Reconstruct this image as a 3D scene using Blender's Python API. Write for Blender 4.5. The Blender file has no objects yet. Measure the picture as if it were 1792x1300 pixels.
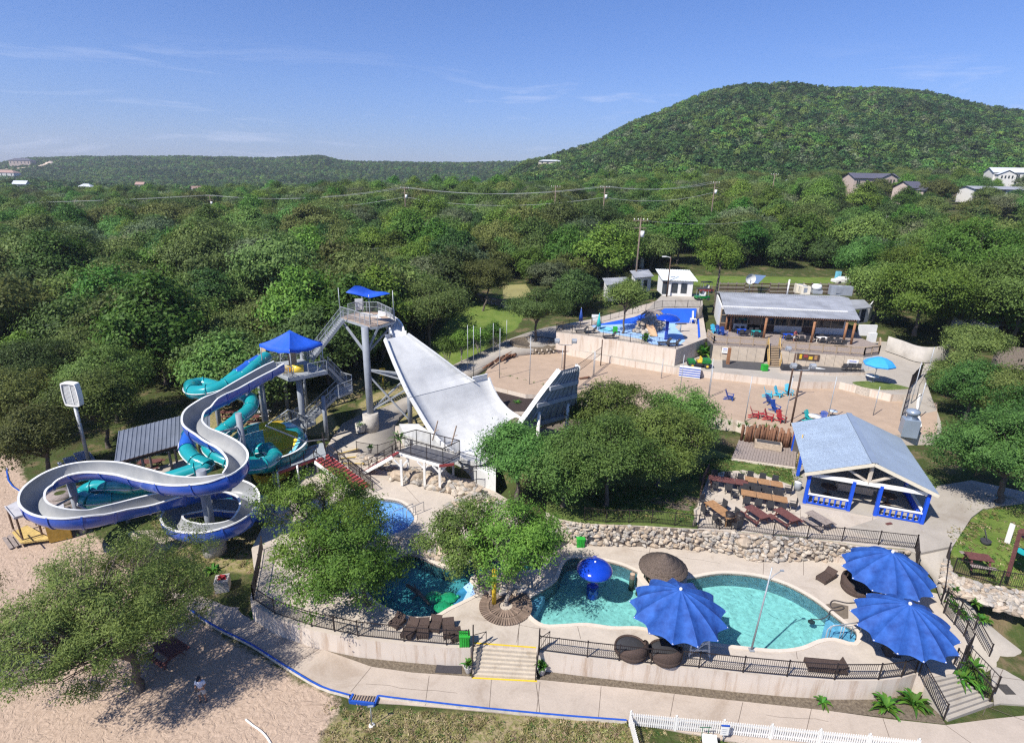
import bpy,bmesh,math,random
import numpy as np
from mathutils import Vector,Matrix
from mathutils.geometry import tessellate_polygon

# ---------------------------------------------------------------- camera, sky, sun, exposure
S = bpy.context.scene
COL = S.collection
FPX,CX,CY,CAMH = 1000.0,896.0,650.0,28.0
PITCH,ROLL = math.radians(19.05),math.radians(1.19)
_f = np.array([0,math.cos(PITCH),-math.sin(PITCH)])
_u0 = np.array([0,math.sin(PITCH),math.cos(PITCH)]);_r0 = np.array([1.0,0,0])
_R = math.cos(ROLL)*_r0 + math.sin(ROLL)*_u0
_U = -math.sin(ROLL)*_r0 + math.cos(ROLL)*_u0
_C = np.array([0,0,CAMH])
cd = bpy.data.cameras.new('camera');cam = bpy.data.objects.new('camera',cd);COL.objects.link(cam)
cd.sensor_width = 36;cd.lens = 36*FPX/1792;cd.clip_end = 9000;cd.clip_start = 0.3
cam.matrix_world = Matrix(((_R[0],_U[0],-_f[0],0),(_R[1],_U[1],-_f[1],0),(_R[2],_U[2],-_f[2],CAMH),(0,0,0,1)))
S.camera = cam
S.view_settings.view_transform = 'Standard';S.view_settings.look = 'None'
S.view_settings.exposure = 0.68;S.view_settings.gamma = 1.0;S.view_settings.use_curve_mapping = False
S.render.engine = 'CYCLES'
S.cycles.use_denoising = False;S.cycles.filter_width = 1.3
S.cycles.max_bounces = 7;S.cycles.sample_clamp_indirect = 3.0;S.cycles.transparent_max_bounces = 10;S.cycles.volume_bounces = 0
S.cycles.diffuse_bounces = 3;S.cycles.glossy_bounces = 2;S.cycles.transmission_bounces = 4
SUN_EL = math.radians(50);SUN_H = np.array([-0.755,-0.656])      # the horizontal direction towards the sun
W = bpy.data.worlds.new('World');S.world = W;W.use_nodes = True
wn = W.node_tree.nodes;wl = W.node_tree.links
bg = wn['Background'];sky = wn.new('ShaderNodeTexSky');sky.sky_type = 'NISHITA';sky.sun_disc = False
sky.sun_elevation = SUN_EL;sky.sun_rotation = math.atan2(SUN_H[0],SUN_H[1])
sky.air_density = 1.0;sky.dust_density = 0.2;sky.ozone_density = 2.0;sky.altitude = 300
wtc = wn.new('ShaderNodeTexCoord')
wsep = wn.new('ShaderNodeSeparateXYZ');wl.new(wtc.outputs['Generated'],wsep.inputs[0])
wmap = wn.new('ShaderNodeMapping');wmap.inputs['Scale'].default_value = (2.2,2.2,17.0);wmap.inputs['Location'].default_value = (0.45,0.1,0.9);wmap.inputs['Rotation'].default_value = (0.0,0.05,0.0)
wl.new(wtc.outputs['Generated'],wmap.inputs[0])
wno = wn.new('ShaderNodeTexNoise');wno.inputs['Scale'].default_value = 1.6;wno.inputs['Detail'].default_value = 9;wno.inputs['Roughness'].default_value = 0.62;wno.inputs['Distortion'].default_value = 0.7
wl.new(wmap.outputs[0],wno.inputs['Vector'])
wr = wn.new('ShaderNodeValToRGB');wr.color_ramp.elements[0].position = 0.54;wr.color_ramp.elements[1].position = 0.76
wl.new(wno.outputs['Fac'],wr.inputs[0])
wband = wn.new('ShaderNodeMapRange');wband.inputs[1].default_value = 0.19;wband.inputs[2].default_value = 0.09;wband.interpolation_type = 'SMOOTHSTEP'
wl.new(wsep.outputs[2],wband.inputs[0])
wm = wn.new('ShaderNodeMath');wm.operation = 'MULTIPLY';wl.new(wr.outputs[0],wm.inputs[0]);wl.new(wband.outputs[0],wm.inputs[1])
wm2 = wn.new('ShaderNodeMath');wm2.operation = 'MULTIPLY';wl.new(wm.outputs[0],wm2.inputs[0]);wm2.inputs[1].default_value = 0.55
wmix = wn.new('ShaderNodeMix');wmix.data_type = 'RGBA';wl.new(wm2.outputs[0],wmix.inputs[0])
whsv = wn.new('ShaderNodeMix');whsv.data_type = 'RGBA';whsv.blend_type = 'MULTIPLY';whsv.inputs[0].default_value = 1.0
wl.new(sky.outputs[0],whsv.inputs[6]); 
wel = wn.new('ShaderNodeValToRGB');wel.color_ramp.elements[0].position = 0.0;wel.color_ramp.elements[1].position = 0.45
wel.color_ramp.elements[0].color = (0.36,0.43,0.74,1);wel.color_ramp.elements[1].color = (0.44,0.62,0.98,1);_e = wel.color_ramp.elements.new(0.12);_e.color = (0.43,0.53,0.84,1)
wl.new(wsep.outputs[2],wel.inputs[0]);wl.new(wel.outputs[0],whsv.inputs[7])
wl.new(whsv.outputs[2],wmix.inputs[6]);wmix.inputs[7].default_value = (5.2,5.6,7.0,1)
wl.new(wmix.outputs[2],bg.inputs[0]);bg.inputs[1].default_value = 0.10
sd = bpy.data.lights.new('sun','SUN');sun = bpy.data.objects.new('sun',sd);COL.objects.link(sun)
sd.energy = 4.6;sd.angle = math.radians(0.5);sd.color = (1.0,0.955,0.88)
_sv = Vector((SUN_H[0]*math.cos(SUN_EL),SUN_H[1]*math.cos(SUN_EL),math.sin(SUN_EL)))
sun.rotation_euler = _sv.to_track_quat('Z','Y').to_euler()

# ---------------------------------------------------------------- measuring helpers: a spot in the survey picture at a known height -> metres
def P(x,y,z=0.0):
    d = _f + (x-CX)/FPX*_R - (y-CY)/FPX*_U
    return _C + d*((z-CAMH)/d[2])
def dirpx(x,y):
    return _f + (x-CX)/FPX*_R - (y-CY)/FPX*_U
def DY(x,y,Y):
    d = dirpx(x,y);return _C + d*(Y/d[1])
def Q(v):
    v = np.asarray(v,float)-_C;f = v@_f
    return CX+FPX*(v@_R)/f,CY-FPX*(v@_U)/f
def z1(x,y): return x/3.25,600+y/3.25
def z2(x,y): return 280+x/3.42,480+y/3.42
def z3(x,y): return 560+x/3.25,480+y/3.25
def z4(x,y): return 400+x/3.094,800+y/3.094
def z5(x,y): return 860+x/3.584,900+y/3.584
def z6(x,y): return 1300+x/3.25,900+y/3.25
def za(x,y): return 1140+x/3.2,660+y/3.2
def zb(x,y): return 940+x/4.48,460+y/4.48
def zc(x,y): return 1200+x/3.584,470+y/3.584
def PP(z,pts,f=None):
    return [P(*(f(*p) if f else p),z) for p in pts]
def smooth_closed(pts,n=4):
    pts = [np.array(p,float) for p in pts];out = [];N = len(pts)
    for i in range(N):
        a,b,c,d = pts[i-1],pts[i],pts[(i+1) % N],pts[(i+2) % N]
        for k in range(n):
            t = k/n
            out.append(0.5*((2*b)+(-a+c)*t+(2*a-5*b+4*c-d)*t*t+(-a+3*b-3*c+d)*t**3))
    return out
def smooth_open(pts,n=4):
    pts = [np.array(p,float) for p in pts];pts = [2*pts[0]-pts[1]]+pts+[2*pts[-1]-pts[-2]];out = []
    for i in range(1,len(pts)-2):
        a,b,c,d = pts[i-1],pts[i],pts[i+1],pts[i+2]
        for k in range(n):
            t = k/n
            out.append(0.5*((2*b)+(-a+c)*t+(2*a-5*b+4*c-d)*t*t+(-a+3*b-3*c+d)*t**3))
    out.append(pts[-2]);return out

# ---------------------------------------------------------------- materials
MATS = {}
def mat(name,col,rough=0.7,metal=0.0,var=0.12,scale=3.0,bump=0.0,bscale=20.0,spec=0.3,rnd=0.0,col2=None,coat=0.0):
    """plain procedural surface: colour broken up by two noises, optional relief and per-object variation"""
    if name in MATS: return MATS[name]
    m = bpy.data.materials.new(name);m.use_nodes = True;n = m.node_tree.nodes;l = m.node_tree.links
    b = n['Principled BSDF'];b.inputs['Roughness'].default_value = rough;b.inputs['Metallic'].default_value = metal
    b.inputs['Specular IOR Level'].default_value = spec;b.inputs['Coat Weight'].default_value = coat
    tc = n.new('ShaderNodeTexCoord')
    no = n.new('ShaderNodeTexNoise');no.inputs['Scale'].default_value = scale;no.inputs['Detail'].default_value = 7;no.inputs['Roughness'].default_value = 0.65
    l.new(tc.outputs['Object'],no.inputs['Vector'])
    r = n.new('ShaderNodeValToRGB');c = np.array(col);c2 = np.array(col2) if col2 is not None else c*(1+var)
    r.color_ramp.elements[0].position = 0.3;r.color_ramp.elements[1].position = 0.7
    r.color_ramp.elements[0].color = (*(c*(1-var)),1);r.color_ramp.elements[1].color = (*np.minimum(c2,0.95),1)
    l.new(no.outputs['Fac'],r.inputs[0]);last = r.outputs[0]
    if rnd:
        oi = n.new('ShaderNodeObjectInfo');mr = n.new('ShaderNodeMapRange');mr.inputs[3].default_value = 1-rnd;mr.inputs[4].default_value = 1+rnd
        l.new(oi.outputs['Random'],mr.inputs[0])
        hs = n.new('ShaderNodeHueSaturation');l.new(mr.outputs[0],hs.inputs['Value']);l.new(last,hs.inputs['Color']);last = hs.outputs[0]
    l.new(last,b.inputs['Base Color'])
    if bump:
        bn = n.new('ShaderNodeTexNoise');bn.inputs['Scale'].default_value = bscale;bn.inputs['Detail'].default_value = 5
        l.new(tc.outputs['Object'],bn.inputs['Vector'])
        bp = n.new('ShaderNodeBump');bp.inputs['Strength'].default_value = bump;bp.inputs['Distance'].default_value = 0.05
        l.new(bn.outputs['Fac'],bp.inputs['Height']);l.new(bp.outputs[0],b.inputs['Normal'])
    MATS[name] = m;return m
def leafmat(name,c1,c2,trans=0.32):
    if name in MATS: return MATS[name]
    m = bpy.data.materials.new(name);m.use_nodes = True;n = m.node_tree.nodes;l = m.node_tree.links
    for x in list(n): n.remove(x)
    out = n.new('ShaderNodeOutputMaterial')
    geo = n.new('ShaderNodeNewGeometry');oi = n.new('ShaderNodeObjectInfo')
    tc = n.new('ShaderNodeTexCoord');no = n.new('ShaderNodeTexNoise');no.inputs['Scale'].default_value = 0.9;no.inputs['Detail'].default_value = 3
    l.new(tc.outputs['Object'],no.inputs['Vector'])
    a1 = n.new('ShaderNodeMath');a1.operation = 'MULTIPLY_ADD';a1.inputs[1].default_value = 0.5;l.new(geo.outputs['Random Per Island'],a1.inputs[0])
    mm = n.new('ShaderNodeMapRange');mm.inputs[1].default_value = 0.3;mm.inputs[2].default_value = 0.7;mm.inputs[3].default_value = 0.0;mm.inputs[4].default_value = 0.5
    l.new(no.outputs['Fac'],mm.inputs[0]);l.new(mm.outputs[0],a1.inputs[2])
    r = n.new('ShaderNodeMix');r.data_type = 'RGBA';l.new(a1.outputs[0],r.inputs[0])
    r.inputs[6].default_value = (*c1,1);r.inputs[7].default_value = (*c2,1)
    hs = n.new('ShaderNodeHueSaturation')
    m1 = n.new('ShaderNodeMapRange');m1.inputs[3].default_value = 0.465;m1.inputs[4].default_value = 0.53;l.new(oi.outputs['Random'],m1.inputs[0]);l.new(m1.outputs[0],hs.inputs['Hue'])
    fr = n.new('ShaderNodeMath');fr.operation = 'MULTIPLY';fr.inputs[1].default_value = 7.31;l.new(oi.outputs['Random'],fr.inputs[0])
    f2 = n.new('ShaderNodeMath');f2.operation = 'FRACT';l.new(fr.outputs[0],f2.inputs[0])
    m2 = n.new('ShaderNodeMapRange');m2.inputs[3].default_value = 0.66;m2.inputs[4].default_value = 1.55;l.new(f2.outputs[0],m2.inputs[0]);l.new(m2.outputs[0],hs.inputs['Value'])
    l.new(r.outputs[2],hs.inputs['Color'])
    d = n.new('ShaderNodeBsdfPrincipled');d.inputs['Roughness'].default_value = 0.6;d.inputs['Specular IOR Level'].default_value = 0.22
    t = n.new('ShaderNodeBsdfTranslucent');mx = n.new('ShaderNodeMixShader');mx.inputs[0].default_value = trans
    l.new(hs.outputs[0],d.inputs['Base Color']);l.new(hs.outputs[0],t.inputs['Color'])
    l.new(d.outputs[0],mx.inputs[1]);l.new(t.outputs[0],mx.inputs[2]);l.new(mx.outputs[0],out.inputs[0])
    MATS[name] = m;return m
def concrete(name,col,scale=0.35,joints=None):
    """poured concrete: broad stains, fine speckle, faint water marks"""
    m = bpy.data.materials.new(name);m.use_nodes = True;n = m.node_tree.nodes;l = m.node_tree.links
    b = n['Principled BSDF'];b.inputs['Roughness'].default_value = 0.85;b.inputs['Specular IOR Level'].default_value = 0.2
    tc = n.new('ShaderNodeTexCoord');c = np.array(col)
    n1 = n.new('ShaderNodeTexNoise');n1.inputs['Scale'].default_value = scale;n1.inputs['Detail'].default_value = 9;n1.inputs['Roughness'].default_value = 0.7;n1.inputs['Distortion'].default_value = 0.6
    n2 = n.new('ShaderNodeTexNoise');n2.inputs['Scale'].default_value = 9;n2.inputs['Detail'].default_value = 6
    l.new(tc.outputs['Object'],n1.inputs['Vector']);l.new(tc.outputs['Object'],n2.inputs['Vector'])
    r = n.new('ShaderNodeValToRGB');e = r.color_ramp.elements;e[0].position = 0.28;e[1].position = 0.66
    e[0].color = (*(c*np.array([0.74,0.70,0.66])),1);e[1].color = (*(c*1.08),1)
    k = e.new(0.45);k.color = (*(c*0.95),1)
    l.new(n1.outputs['Fac'],r.inputs[0])
    mx = n.new('ShaderNodeMix');mx.data_type = 'RGBA';mx.blend_type = 'MULTIPLY';mx.inputs[0].default_value = 0.15
    r2 = n.new('ShaderNodeValToRGB');r2.color_ramp.elements[0].position = 0.35;r2.color_ramp.elements[1].position = 0.6;r2.color_ramp.elements[0].color = (0.55,0.53,0.5,1)
    l.new(n2.outputs['Fac'],r2.inputs[0]);l.new(r.outputs[0],mx.inputs[6]);l.new(r2.outputs[0],mx.inputs[7]);l.new(mx.outputs[2],b.inputs['Base Color'])
    bp = n.new('ShaderNodeBump');bp.inputs['Strength'].default_value = 0.25;bp.inputs['Distance'].default_value = 0.02
    l.new(n2.outputs['Fac'],bp.inputs['Height']);l.new(bp.outputs[0],b.inputs['Normal'])
    MATS[name] = m;return m
def stainedwall(name,col):
    """render with vertical rust and water streaks"""
    m = bpy.data.materials.new(name);m.use_nodes = True;n = m.node_tree.nodes;l = m.node_tree.links
    b = n['Principled BSDF'];b.inputs['Roughness'].default_value = 0.85;b.inputs['Specular IOR Level'].default_value = 0.2;c = np.array(col)
    tc = n.new('ShaderNodeTexCoord');mp = n.new('ShaderNodeMapping');mp.inputs['Scale'].default_value = (1.5,1.5,0.12)
    l.new(tc.outputs['Object'],mp.inputs[0])
    n1 = n.new('ShaderNodeTexNoise');n1.inputs['Scale'].default_value = 1.6;n1.inputs['Detail'].default_value = 8;n1.inputs['Roughness'].default_value = 0.75
    l.new(mp.outputs[0],n1.inputs['Vector'])
    r = n.new('ShaderNodeValToRGB');e = r.color_ramp.elements;e[0].position = 0.27;e[1].position = 0.5
    e[0].color = (*(c*np.array([0.62,0.5,0.4])),1);e[1].color = (*c,1)
    l.new(n1.outputs['Fac'],r.inputs[0])
    n2 = n.new('ShaderNodeTexNoise');n2.inputs['Scale'].default_value = 0.5;n2.inputs['Detail'].default_value = 6;l.new(tc.outputs['Object'],n2.inputs['Vector'])
    hs = n.new('ShaderNodeHueSaturation');mr = n.new('ShaderNodeMapRange');mr.inputs[3].default_value = 0.8;mr.inputs[4].default_value = 1.12
    l.new(n2.outputs['Fac'],mr.inputs[0]);l.new(mr.outputs[0],hs.inputs['Value']);l.new(r.outputs[0],hs.inputs['Color']);l.new(hs.outputs[0],b.inputs['Base Color'])
    MATS[name] = m;return m
def watermat(name,tint,rough=0.03,ripple=0.35,scale=2.2):
    """thin water surface: tinted see-through below, sky reflections by angle, ripples"""
    m = bpy.data.materials.new(name);m.use_nodes = True;n = m.node_tree.nodes;l = m.node_tree.links
    for x in list(n): n.remove(x)
    out = n.new('ShaderNodeOutputMaterial');tr = n.new('ShaderNodeBsdfTransparent');gl = n.new('ShaderNodeBsdfGlossy');mx = n.new('ShaderNodeMixShader')
    tc = n.new('ShaderNodeTexCoord');no = n.new('ShaderNodeTexNoise');no.inputs['Scale'].default_value = scale;no.inputs['Detail'].default_value = 4;no.inputs['Distortion'].default_value = 1.2
    l.new(tc.outputs['Object'],no.inputs['Vector'])
    rp = n.new('ShaderNodeMix');rp.data_type = 'RGBA';t = np.array(tint)
    mr = n.new('ShaderNodeMapRange');mr.inputs[1].default_value = 0.35;mr.inputs[2].default_value = 0.65;l.new(no.outputs['Fac'],mr.inputs[0]);l.new(mr.outputs[0],rp.inputs[0])
    rp.inputs[6].default_value = (*(t*0.86),1);rp.inputs[7].default_value = (*np.minimum(t*1.16,1),1);l.new(rp.outputs[2],tr.inputs[0])
    bp = n.new('ShaderNodeBump');bp.inputs['Strength'].default_value = ripple;bp.inputs['Distance'].default_value = 0.12
    l.new(no.outputs['Fac'],bp.inputs['Height']);l.new(bp.outputs[0],gl.inputs['Normal']);gl.inputs['Roughness'].default_value = rough
    fz = n.new('ShaderNodeFresnel');fz.inputs[0].default_value = 1.33;l.new(bp.outputs[0],fz.inputs['Normal'])
    l.new(fz.outputs[0],mx.inputs[0]);l.new(tr.outputs[0],mx.inputs[1]);l.new(gl.outputs[0],mx.inputs[2]);l.new(mx.outputs[0],out.inputs[0])
    MATS[name] = m;return m

# ---------------------------------------------------------------- mesh builder
class MB:
    def __init__(s): s.v = [];s.f = [];s.m = [];s.sm = []
    def add(s,vs,fs,mi=0,smooth=False):
        o = len(s.v);s.v.extend([tuple(map(float,q)) for q in vs])
        for f in fs: s.f.append(tuple(i+o for i in f));s.m.append(mi);s.sm.append(smooth)
        return s
    def box(s,c,d,rz=0.0,mi=0,tilt=None):
        x,y,z = d[0]/2,d[1]/2,d[2]/2;ca,sa = math.cos(rz),math.sin(rz);vs = []
        for i in (-1,1):
            for j in (-1,1):
                for k in (-1,1):
                    q = Vector((i*x,j*y,k*z))
                    if tilt: q.rotate(Matrix.Rotation(tilt[1],3,tilt[0]))
                    vs.append((c[0]+q.x*ca-q.y*sa,c[1]+q.x*sa+q.y*ca,c[2]+q.z))
        return s.add(vs,[(0,1,3,2),(4,6,7,5),(0,4,5,1),(2,3,7,6),(0,2,6,4),(1,5,7,3)],mi)
    def beam(s,a,b,w,h=None,mi=0,up=(0,0,1)):
        a = np.array(a,float);b = np.array(b,float);h = h or w;d = b-a;L = np.linalg.norm(d)
        if L < 1e-6: return s
        d /= L;up = np.array(up,float)
        if abs(d@up) > 0.98: up = np.array([1.0,0,0])
        x = np.cross(d,up);x /= np.linalg.norm(x);y = np.cross(x,d)
        vs = [p+x*i*w/2+y*j*h/2 for p in (a,b) for i,j in ((-1,-1),(1,-1),(1,1),(-1,1))]
        return s.add(vs,[(0,3,2,1),(4,5,6,7),(0,1,5,4),(1,2,6,5),(2,3,7,6),(3,0,4,7)],mi)
    def tube(s,path,r,n=8,mi=0,cap=True,smooth=True):
        path = [np.array(p,float) for p in path];N = len(path);rs = r if hasattr(r,'__len__') else [r]*N
        vs = [];ref = None
        for i,p in enumerate(path):
            d = path[min(i+1,N-1)]-path[max(i-1,0)];d = d/(np.linalg.norm(d)+1e-9)
            if ref is None: ref = np.array([0,0,1.0]) if abs(d[2]) < 0.9 else np.array([1.0,0,0])
            x = np.cross(d,ref);x /= (np.linalg.norm(x)+1e-9);y = np.cross(x,d);ref = y
            for k in range(n):
                a = 2*math.pi*k/n;vs.append(p+rs[i]*(math.cos(a)*x+math.sin(a)*y))
        fs = [(i*n+k,i*n+(k+1) % n,(i+1)*n+(k+1) % n,(i+1)*n+k) for i in range(N-1) for k in range(n)]
        s.add(vs,fs,mi,smooth)
        if cap:
            s.add(vs[:n],[tuple(range(n))],mi);s.add(vs[-n:],[tuple(range(n))[::-1]],mi)
        return s
    def cyl(s,c,r,h,n=12,mi=0,r2=None):
        c = np.array(c,float);return s.tube([c,c+[0,0,h]],[r,r if r2 is None else r2],n,mi)
    def lathe(s,c,prof,n=24,mi=0,smooth=True,sx=1,sy=1,wob=None):
        vs = [];m = len(prof)
        for k in range(n):
            a = 2*math.pi*k/n
            for (r,z) in prof:
                rr = r*(wob(a) if wob else 1);vs.append((c[0]+rr*math.cos(a)*sx,c[1]+rr*math.sin(a)*sy,c[2]+z))
        fs = [(k*m+j,((k+1) % n)*m+j,((k+1) % n)*m+j+1,k*m+j+1) for k in range(n) for j in range(m-1)]
        return s.add(vs,fs,mi,smooth)
    def loft(s,rows,mi=0,smooth=True,closed=False,flip=False):
        m = len(rows[0]);vs = [p for r in rows for p in r];fs = []
        for i in range(len(rows)-1):
            for j in range(m-(0 if closed else 1)):
                q = (i*m+j,i*m+(j+1) % m,(i+1)*m+(j+1) % m,(i+1)*m+j);fs.append(q[::-1] if flip else q)
        return s.add(vs,fs,mi,smooth)
    def slab(s,loops,zb,mi=0,mside=None,top=True):
        """loops: outer outline then holes, 3D points; top face plus sides down to zb"""
        vs = [Vector(p) for L in loops for p in L]
        flat = [[Vector((p[0],p[1],0)) for p in L] for L in loops]
        if top: 
            tris = tessellate_polygon(flat);out = []
            for t in tris:
                a,b,c = (vs[i] for i in t)
                out.append(t if (b-a).cross(c-a).z > 0 else t[::-1])
            s.add(vs,out,mi)
        if zb is not None:
            for L in loops:
                n = len(L);vv = list(L)+[(p[0],p[1],zb) for p in L]
                s.add(vv,[(i,(i+1) % n,n+(i+1) % n,n+i) for i in range(n)],mi if mside is None else mside)
        return s
    def sphere(s,c,r,n=10,m=6,mi=0,sc=(1,1,1),jit=0,rng=None):
        vs = []
        for i in range(m+1):
            t = math.pi*i/m
            for k in range(n):
                a = 2*math.pi*k/n;j = 1+(rng.uniform(-jit,jit) if jit and 0 < i < m else 0)
                vs.append((c[0]+r*sc[0]*math.sin(t)*math.cos(a)*j,c[1]+r*sc[1]*math.sin(t)*math.sin(a)*j,c[2]+r*sc[2]*math.cos(t)*j))
        fs = [(i*n+k,(i+1)*n+k,(i+1)*n+(k+1) % n,i*n+(k+1) % n) for i in range(m) for k in range(n)]
        return s.add(vs,fs,mi,jit == 0)
    def mesh(s,name,mats,off=(0,0,0)):
        me = bpy.data.meshes.new(name);o = np.array(off)
        me.from_pydata([tuple(np.array(q)-o) for q in s.v],[],s.f)
        for m in (mats if isinstance(mats,(list,tuple)) else [mats]): me.materials.append(m)
        me.polygons.foreach_set('material_index',s.m);me.polygons.foreach_set('use_smooth',s.sm);me.update()
        bm = bmesh.new();bm.from_mesh(me);bmesh.ops.remove_doubles(bm,verts=bm.verts,dist=1e-4);bmesh.ops.recalc_face_normals(bm,faces=bm.faces);bm.to_mesh(me);bm.free()
        return me
def root_of(o):
    while o.parent: o = o.parent
    return o
def link(name,me,parent=None,**props):
    o = bpy.data.objects.new(name,me);COL.objects.link(o)
    if parent: o.parent = parent
    for k,v in props.items():
        if v is not None: o[k] = v
    return o
def part(mb,name,mats,parent,**props):
    r = root_of(parent);return link(name,mb.mesh(name,mats,r.location),parent,**props)
def thing(name,label,cat,loc=(0,0,0),group=None):
    o = bpy.data.objects.new(name,None);COL.objects.link(o);o.location = tuple(map(float,loc));o.empty_display_size = 0.3
    o['label'] = label;o['category'] = cat
    if group: o['group'] = group
    return o
def solo(mb,name,mats,label,cat,loc=(0,0,0),group=None,**kw):
    o = link(name,mb.mesh(name,mats,loc));o.location = tuple(map(float,loc));o['label'] = label;o['category'] = cat
    if group: o['group'] = group
    for k,v in kw.items(): o[k] = v
    return o
def struct(mb,name,mats):
    return link(name,mb.mesh(name,mats),None,kind='structure')
KIDS = {}
def copy_thing(o,loc,rz=0.0,label=None,scale=None):
    def rec(a,par):
        c = a.copy();COL.objects.link(c)
        if par: c.parent = par
        for ch in kids_of(a): rec(ch,c)
        return c
    c = rec(o,None);c.location = tuple(map(float,loc));c.rotation_euler = (0,0,rz)
    if scale: c.scale = (scale,)*3 if not hasattr(scale,'__len__') else scale
    if label: c['label'] = label
    return c
def kids_of(a):
    if a.name not in KIDS: KIDS[a.name] = [c.name for c in a.children]
    return [bpy.data.objects[n] for n in KIDS[a.name]]
def inpoly(x,y,poly):
    poly = np.asarray([(p[0],p[1]) for p in poly]);x = np.asarray(x,float);y = np.asarray(y,float);ins = np.zeros(x.shape,bool);j = len(poly)-1
    for i in range(len(poly)):
        xi,yi = poly[i];xj,yj = poly[j]
        c = ((yi > y) != (yj > y)) & (x < (xj-xi)*(y-yi)/((yj-yi) if yj != yi else 1e-9)+xi)
        ins ^= c;j = i
    return ins
# ================================================================ terrain
def sstep(t): t = np.clip(t,0,1);return t*t*(3-2*t)
def profile(pts):
    A = [];E_ = []
    for x,y in pts:
        d = dirpx(x,y);A.append(d[0]/d[1]);E_.append(d[2]/d[1])
    return np.array(A),np.array(E_)
AR,ER = profile([(700,296),(790,291),(850,288),(900,284),(960,273),(1000,261),(1040,248),(1100,216),(1170,189),(1240,162),(1300,152),(1380,154),(1450,158),(1560,157),(1620,163),(1680,178),(1740,193),(1792,199),(2100,260)])
AL,EL = profile([(-300,285),(-60,292),(0,284),(50,277),(150,273),(250,274),(350,273),(480,277),(560,271),(600,281),(700,284),(800,284),(900,283),(1000,284)])
TA = np.array([-1.6,-.95,-.6,-.35,-.1,.1,.4,.7,1.0,1.6]);TZ = np.array([3,4,6.5,10.5,14,16,19,22,24,25.])
YR,YL = 850.,1500.
CTRL = [(0,1290,0),(150,1290,0),(300,1290,0),(500,1290,0),(700,1290,0),(900,1290,-.05),(1100,1290,-.05),(1300,1290,-.1),(1500,1295,-.1),(1790,1290,-.1),
 (0,1100,0),(150,1100,0),(300,1100,0),(400,1140,0),(560,1200,-.02),(0,950,0),(100,1000,0),(250,950,0),(0,850,.1),(60,800,.2),(120,800,.3),(300,900,.1),(380,960,.1),(450,1000,.1),(420,900,.1),(200,850,.2),
 (480,860,.4),(430,820,.4),(300,780,.4),(420,730,.9),(360,700,1.0),(500,790,.8),(560,760,1.1),(620,720,1.6),(590,680,2.2),(690,740,1.35),(690,690,2.2),(760,700,2.0),(640,830,1.0),(720,800,1.0),(700,640,2.9),(620,640,2.8),
 (600,1000,-.2),(750,1040,-.2),(900,1050,-.2),(1100,1060,-.2),(1300,1060,-.2),(1450,1080,-.2),(1200,1000,-.2),(1000,960,-.2),(1520,1140,0),(1400,1200,-.05),(1200,1200,-.05),(1000,1170,-.05),(700,1150,-.05),(560,1120,-.05),(650,900,-.2),(850,900,.2),(560,930,-.2),(750,950,-.2),(860,960,-.1),(930,960,-.1),
 (900,880,2.0),(1000,870,2.5),(1100,860,2.6),(1200,860,2.6),(1300,860,2.6),(1400,880,2.6),(1500,900,2.6),(1580,930,2.4),(950,800,2.8),(850,800,2.0),(1000,790,3.2),(1100,780,3.2),
 (1250,760,2.9),(1400,740,3.0),(1300,700,3.7),(1500,690,3.7),(1100,700,3.6),(950,700,3.0),(900,640,3.7),(1000,650,3.7),(860,620,3.8),(1150,650,3.9),(1400,640,4.2),(1250,640,4.2),(1550,650,4.2),(1050,620,4.2),
 (800,640,3.2),(780,590,3.6),(850,570,4.4),(800,540,4.8),(900,560,4.9),(950,590,4.4),(880,600,4.3),(900,520,6.2),(860,500,6.4),(1000,560,5.2),(1050,540,6.0),
 (1100,570,6.4),(1200,570,6.4),(1150,540,6.6),(1300,560,6.4),(1450,560,6.4),(1250,520,6.9),(1200,500,6.9),(1400,500,6.9),(1550,570,6.2),(1560,520,6.6),(1600,620,4.6),(1620,700,3.9),
 (1700,620,4.6),(1790,640,4.4),(1750,720,3.6),(1790,780,3.4),(1700,800,3.0),(1650,860,2.9),(1700,880,3.0),(1790,900,3.1),(1690,945,3.1),(1790,960,3.1),(1720,1000,2.6),(1790,1040,2.2),(1792,1075,.8),(1740,1080,1.0),(1760,1130,-.1),(1740,1200,-.1),
 (1300,480,7.4),(1450,470,7.4),(1600,470,7.6),(1150,470,7.4),(1000,500,6.8),(200,640,1.2),(100,680,1.0),(0,700,1.0),(400,640,1.6),(100,600,1.6),(300,600,1.9),(550,580,3.0),(700,580,3.6)]
_cp = np.array([P(*c) for c in CTRL])
def hnear(x,y):
    d2 = (x[...,None]-_cp[:,0])**2+(y[...,None]-_cp[:,1])**2+0.6
    w = 1/d2**1.9
    return (w*_cp[:,2]).sum(-1)/w.sum(-1)
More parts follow.
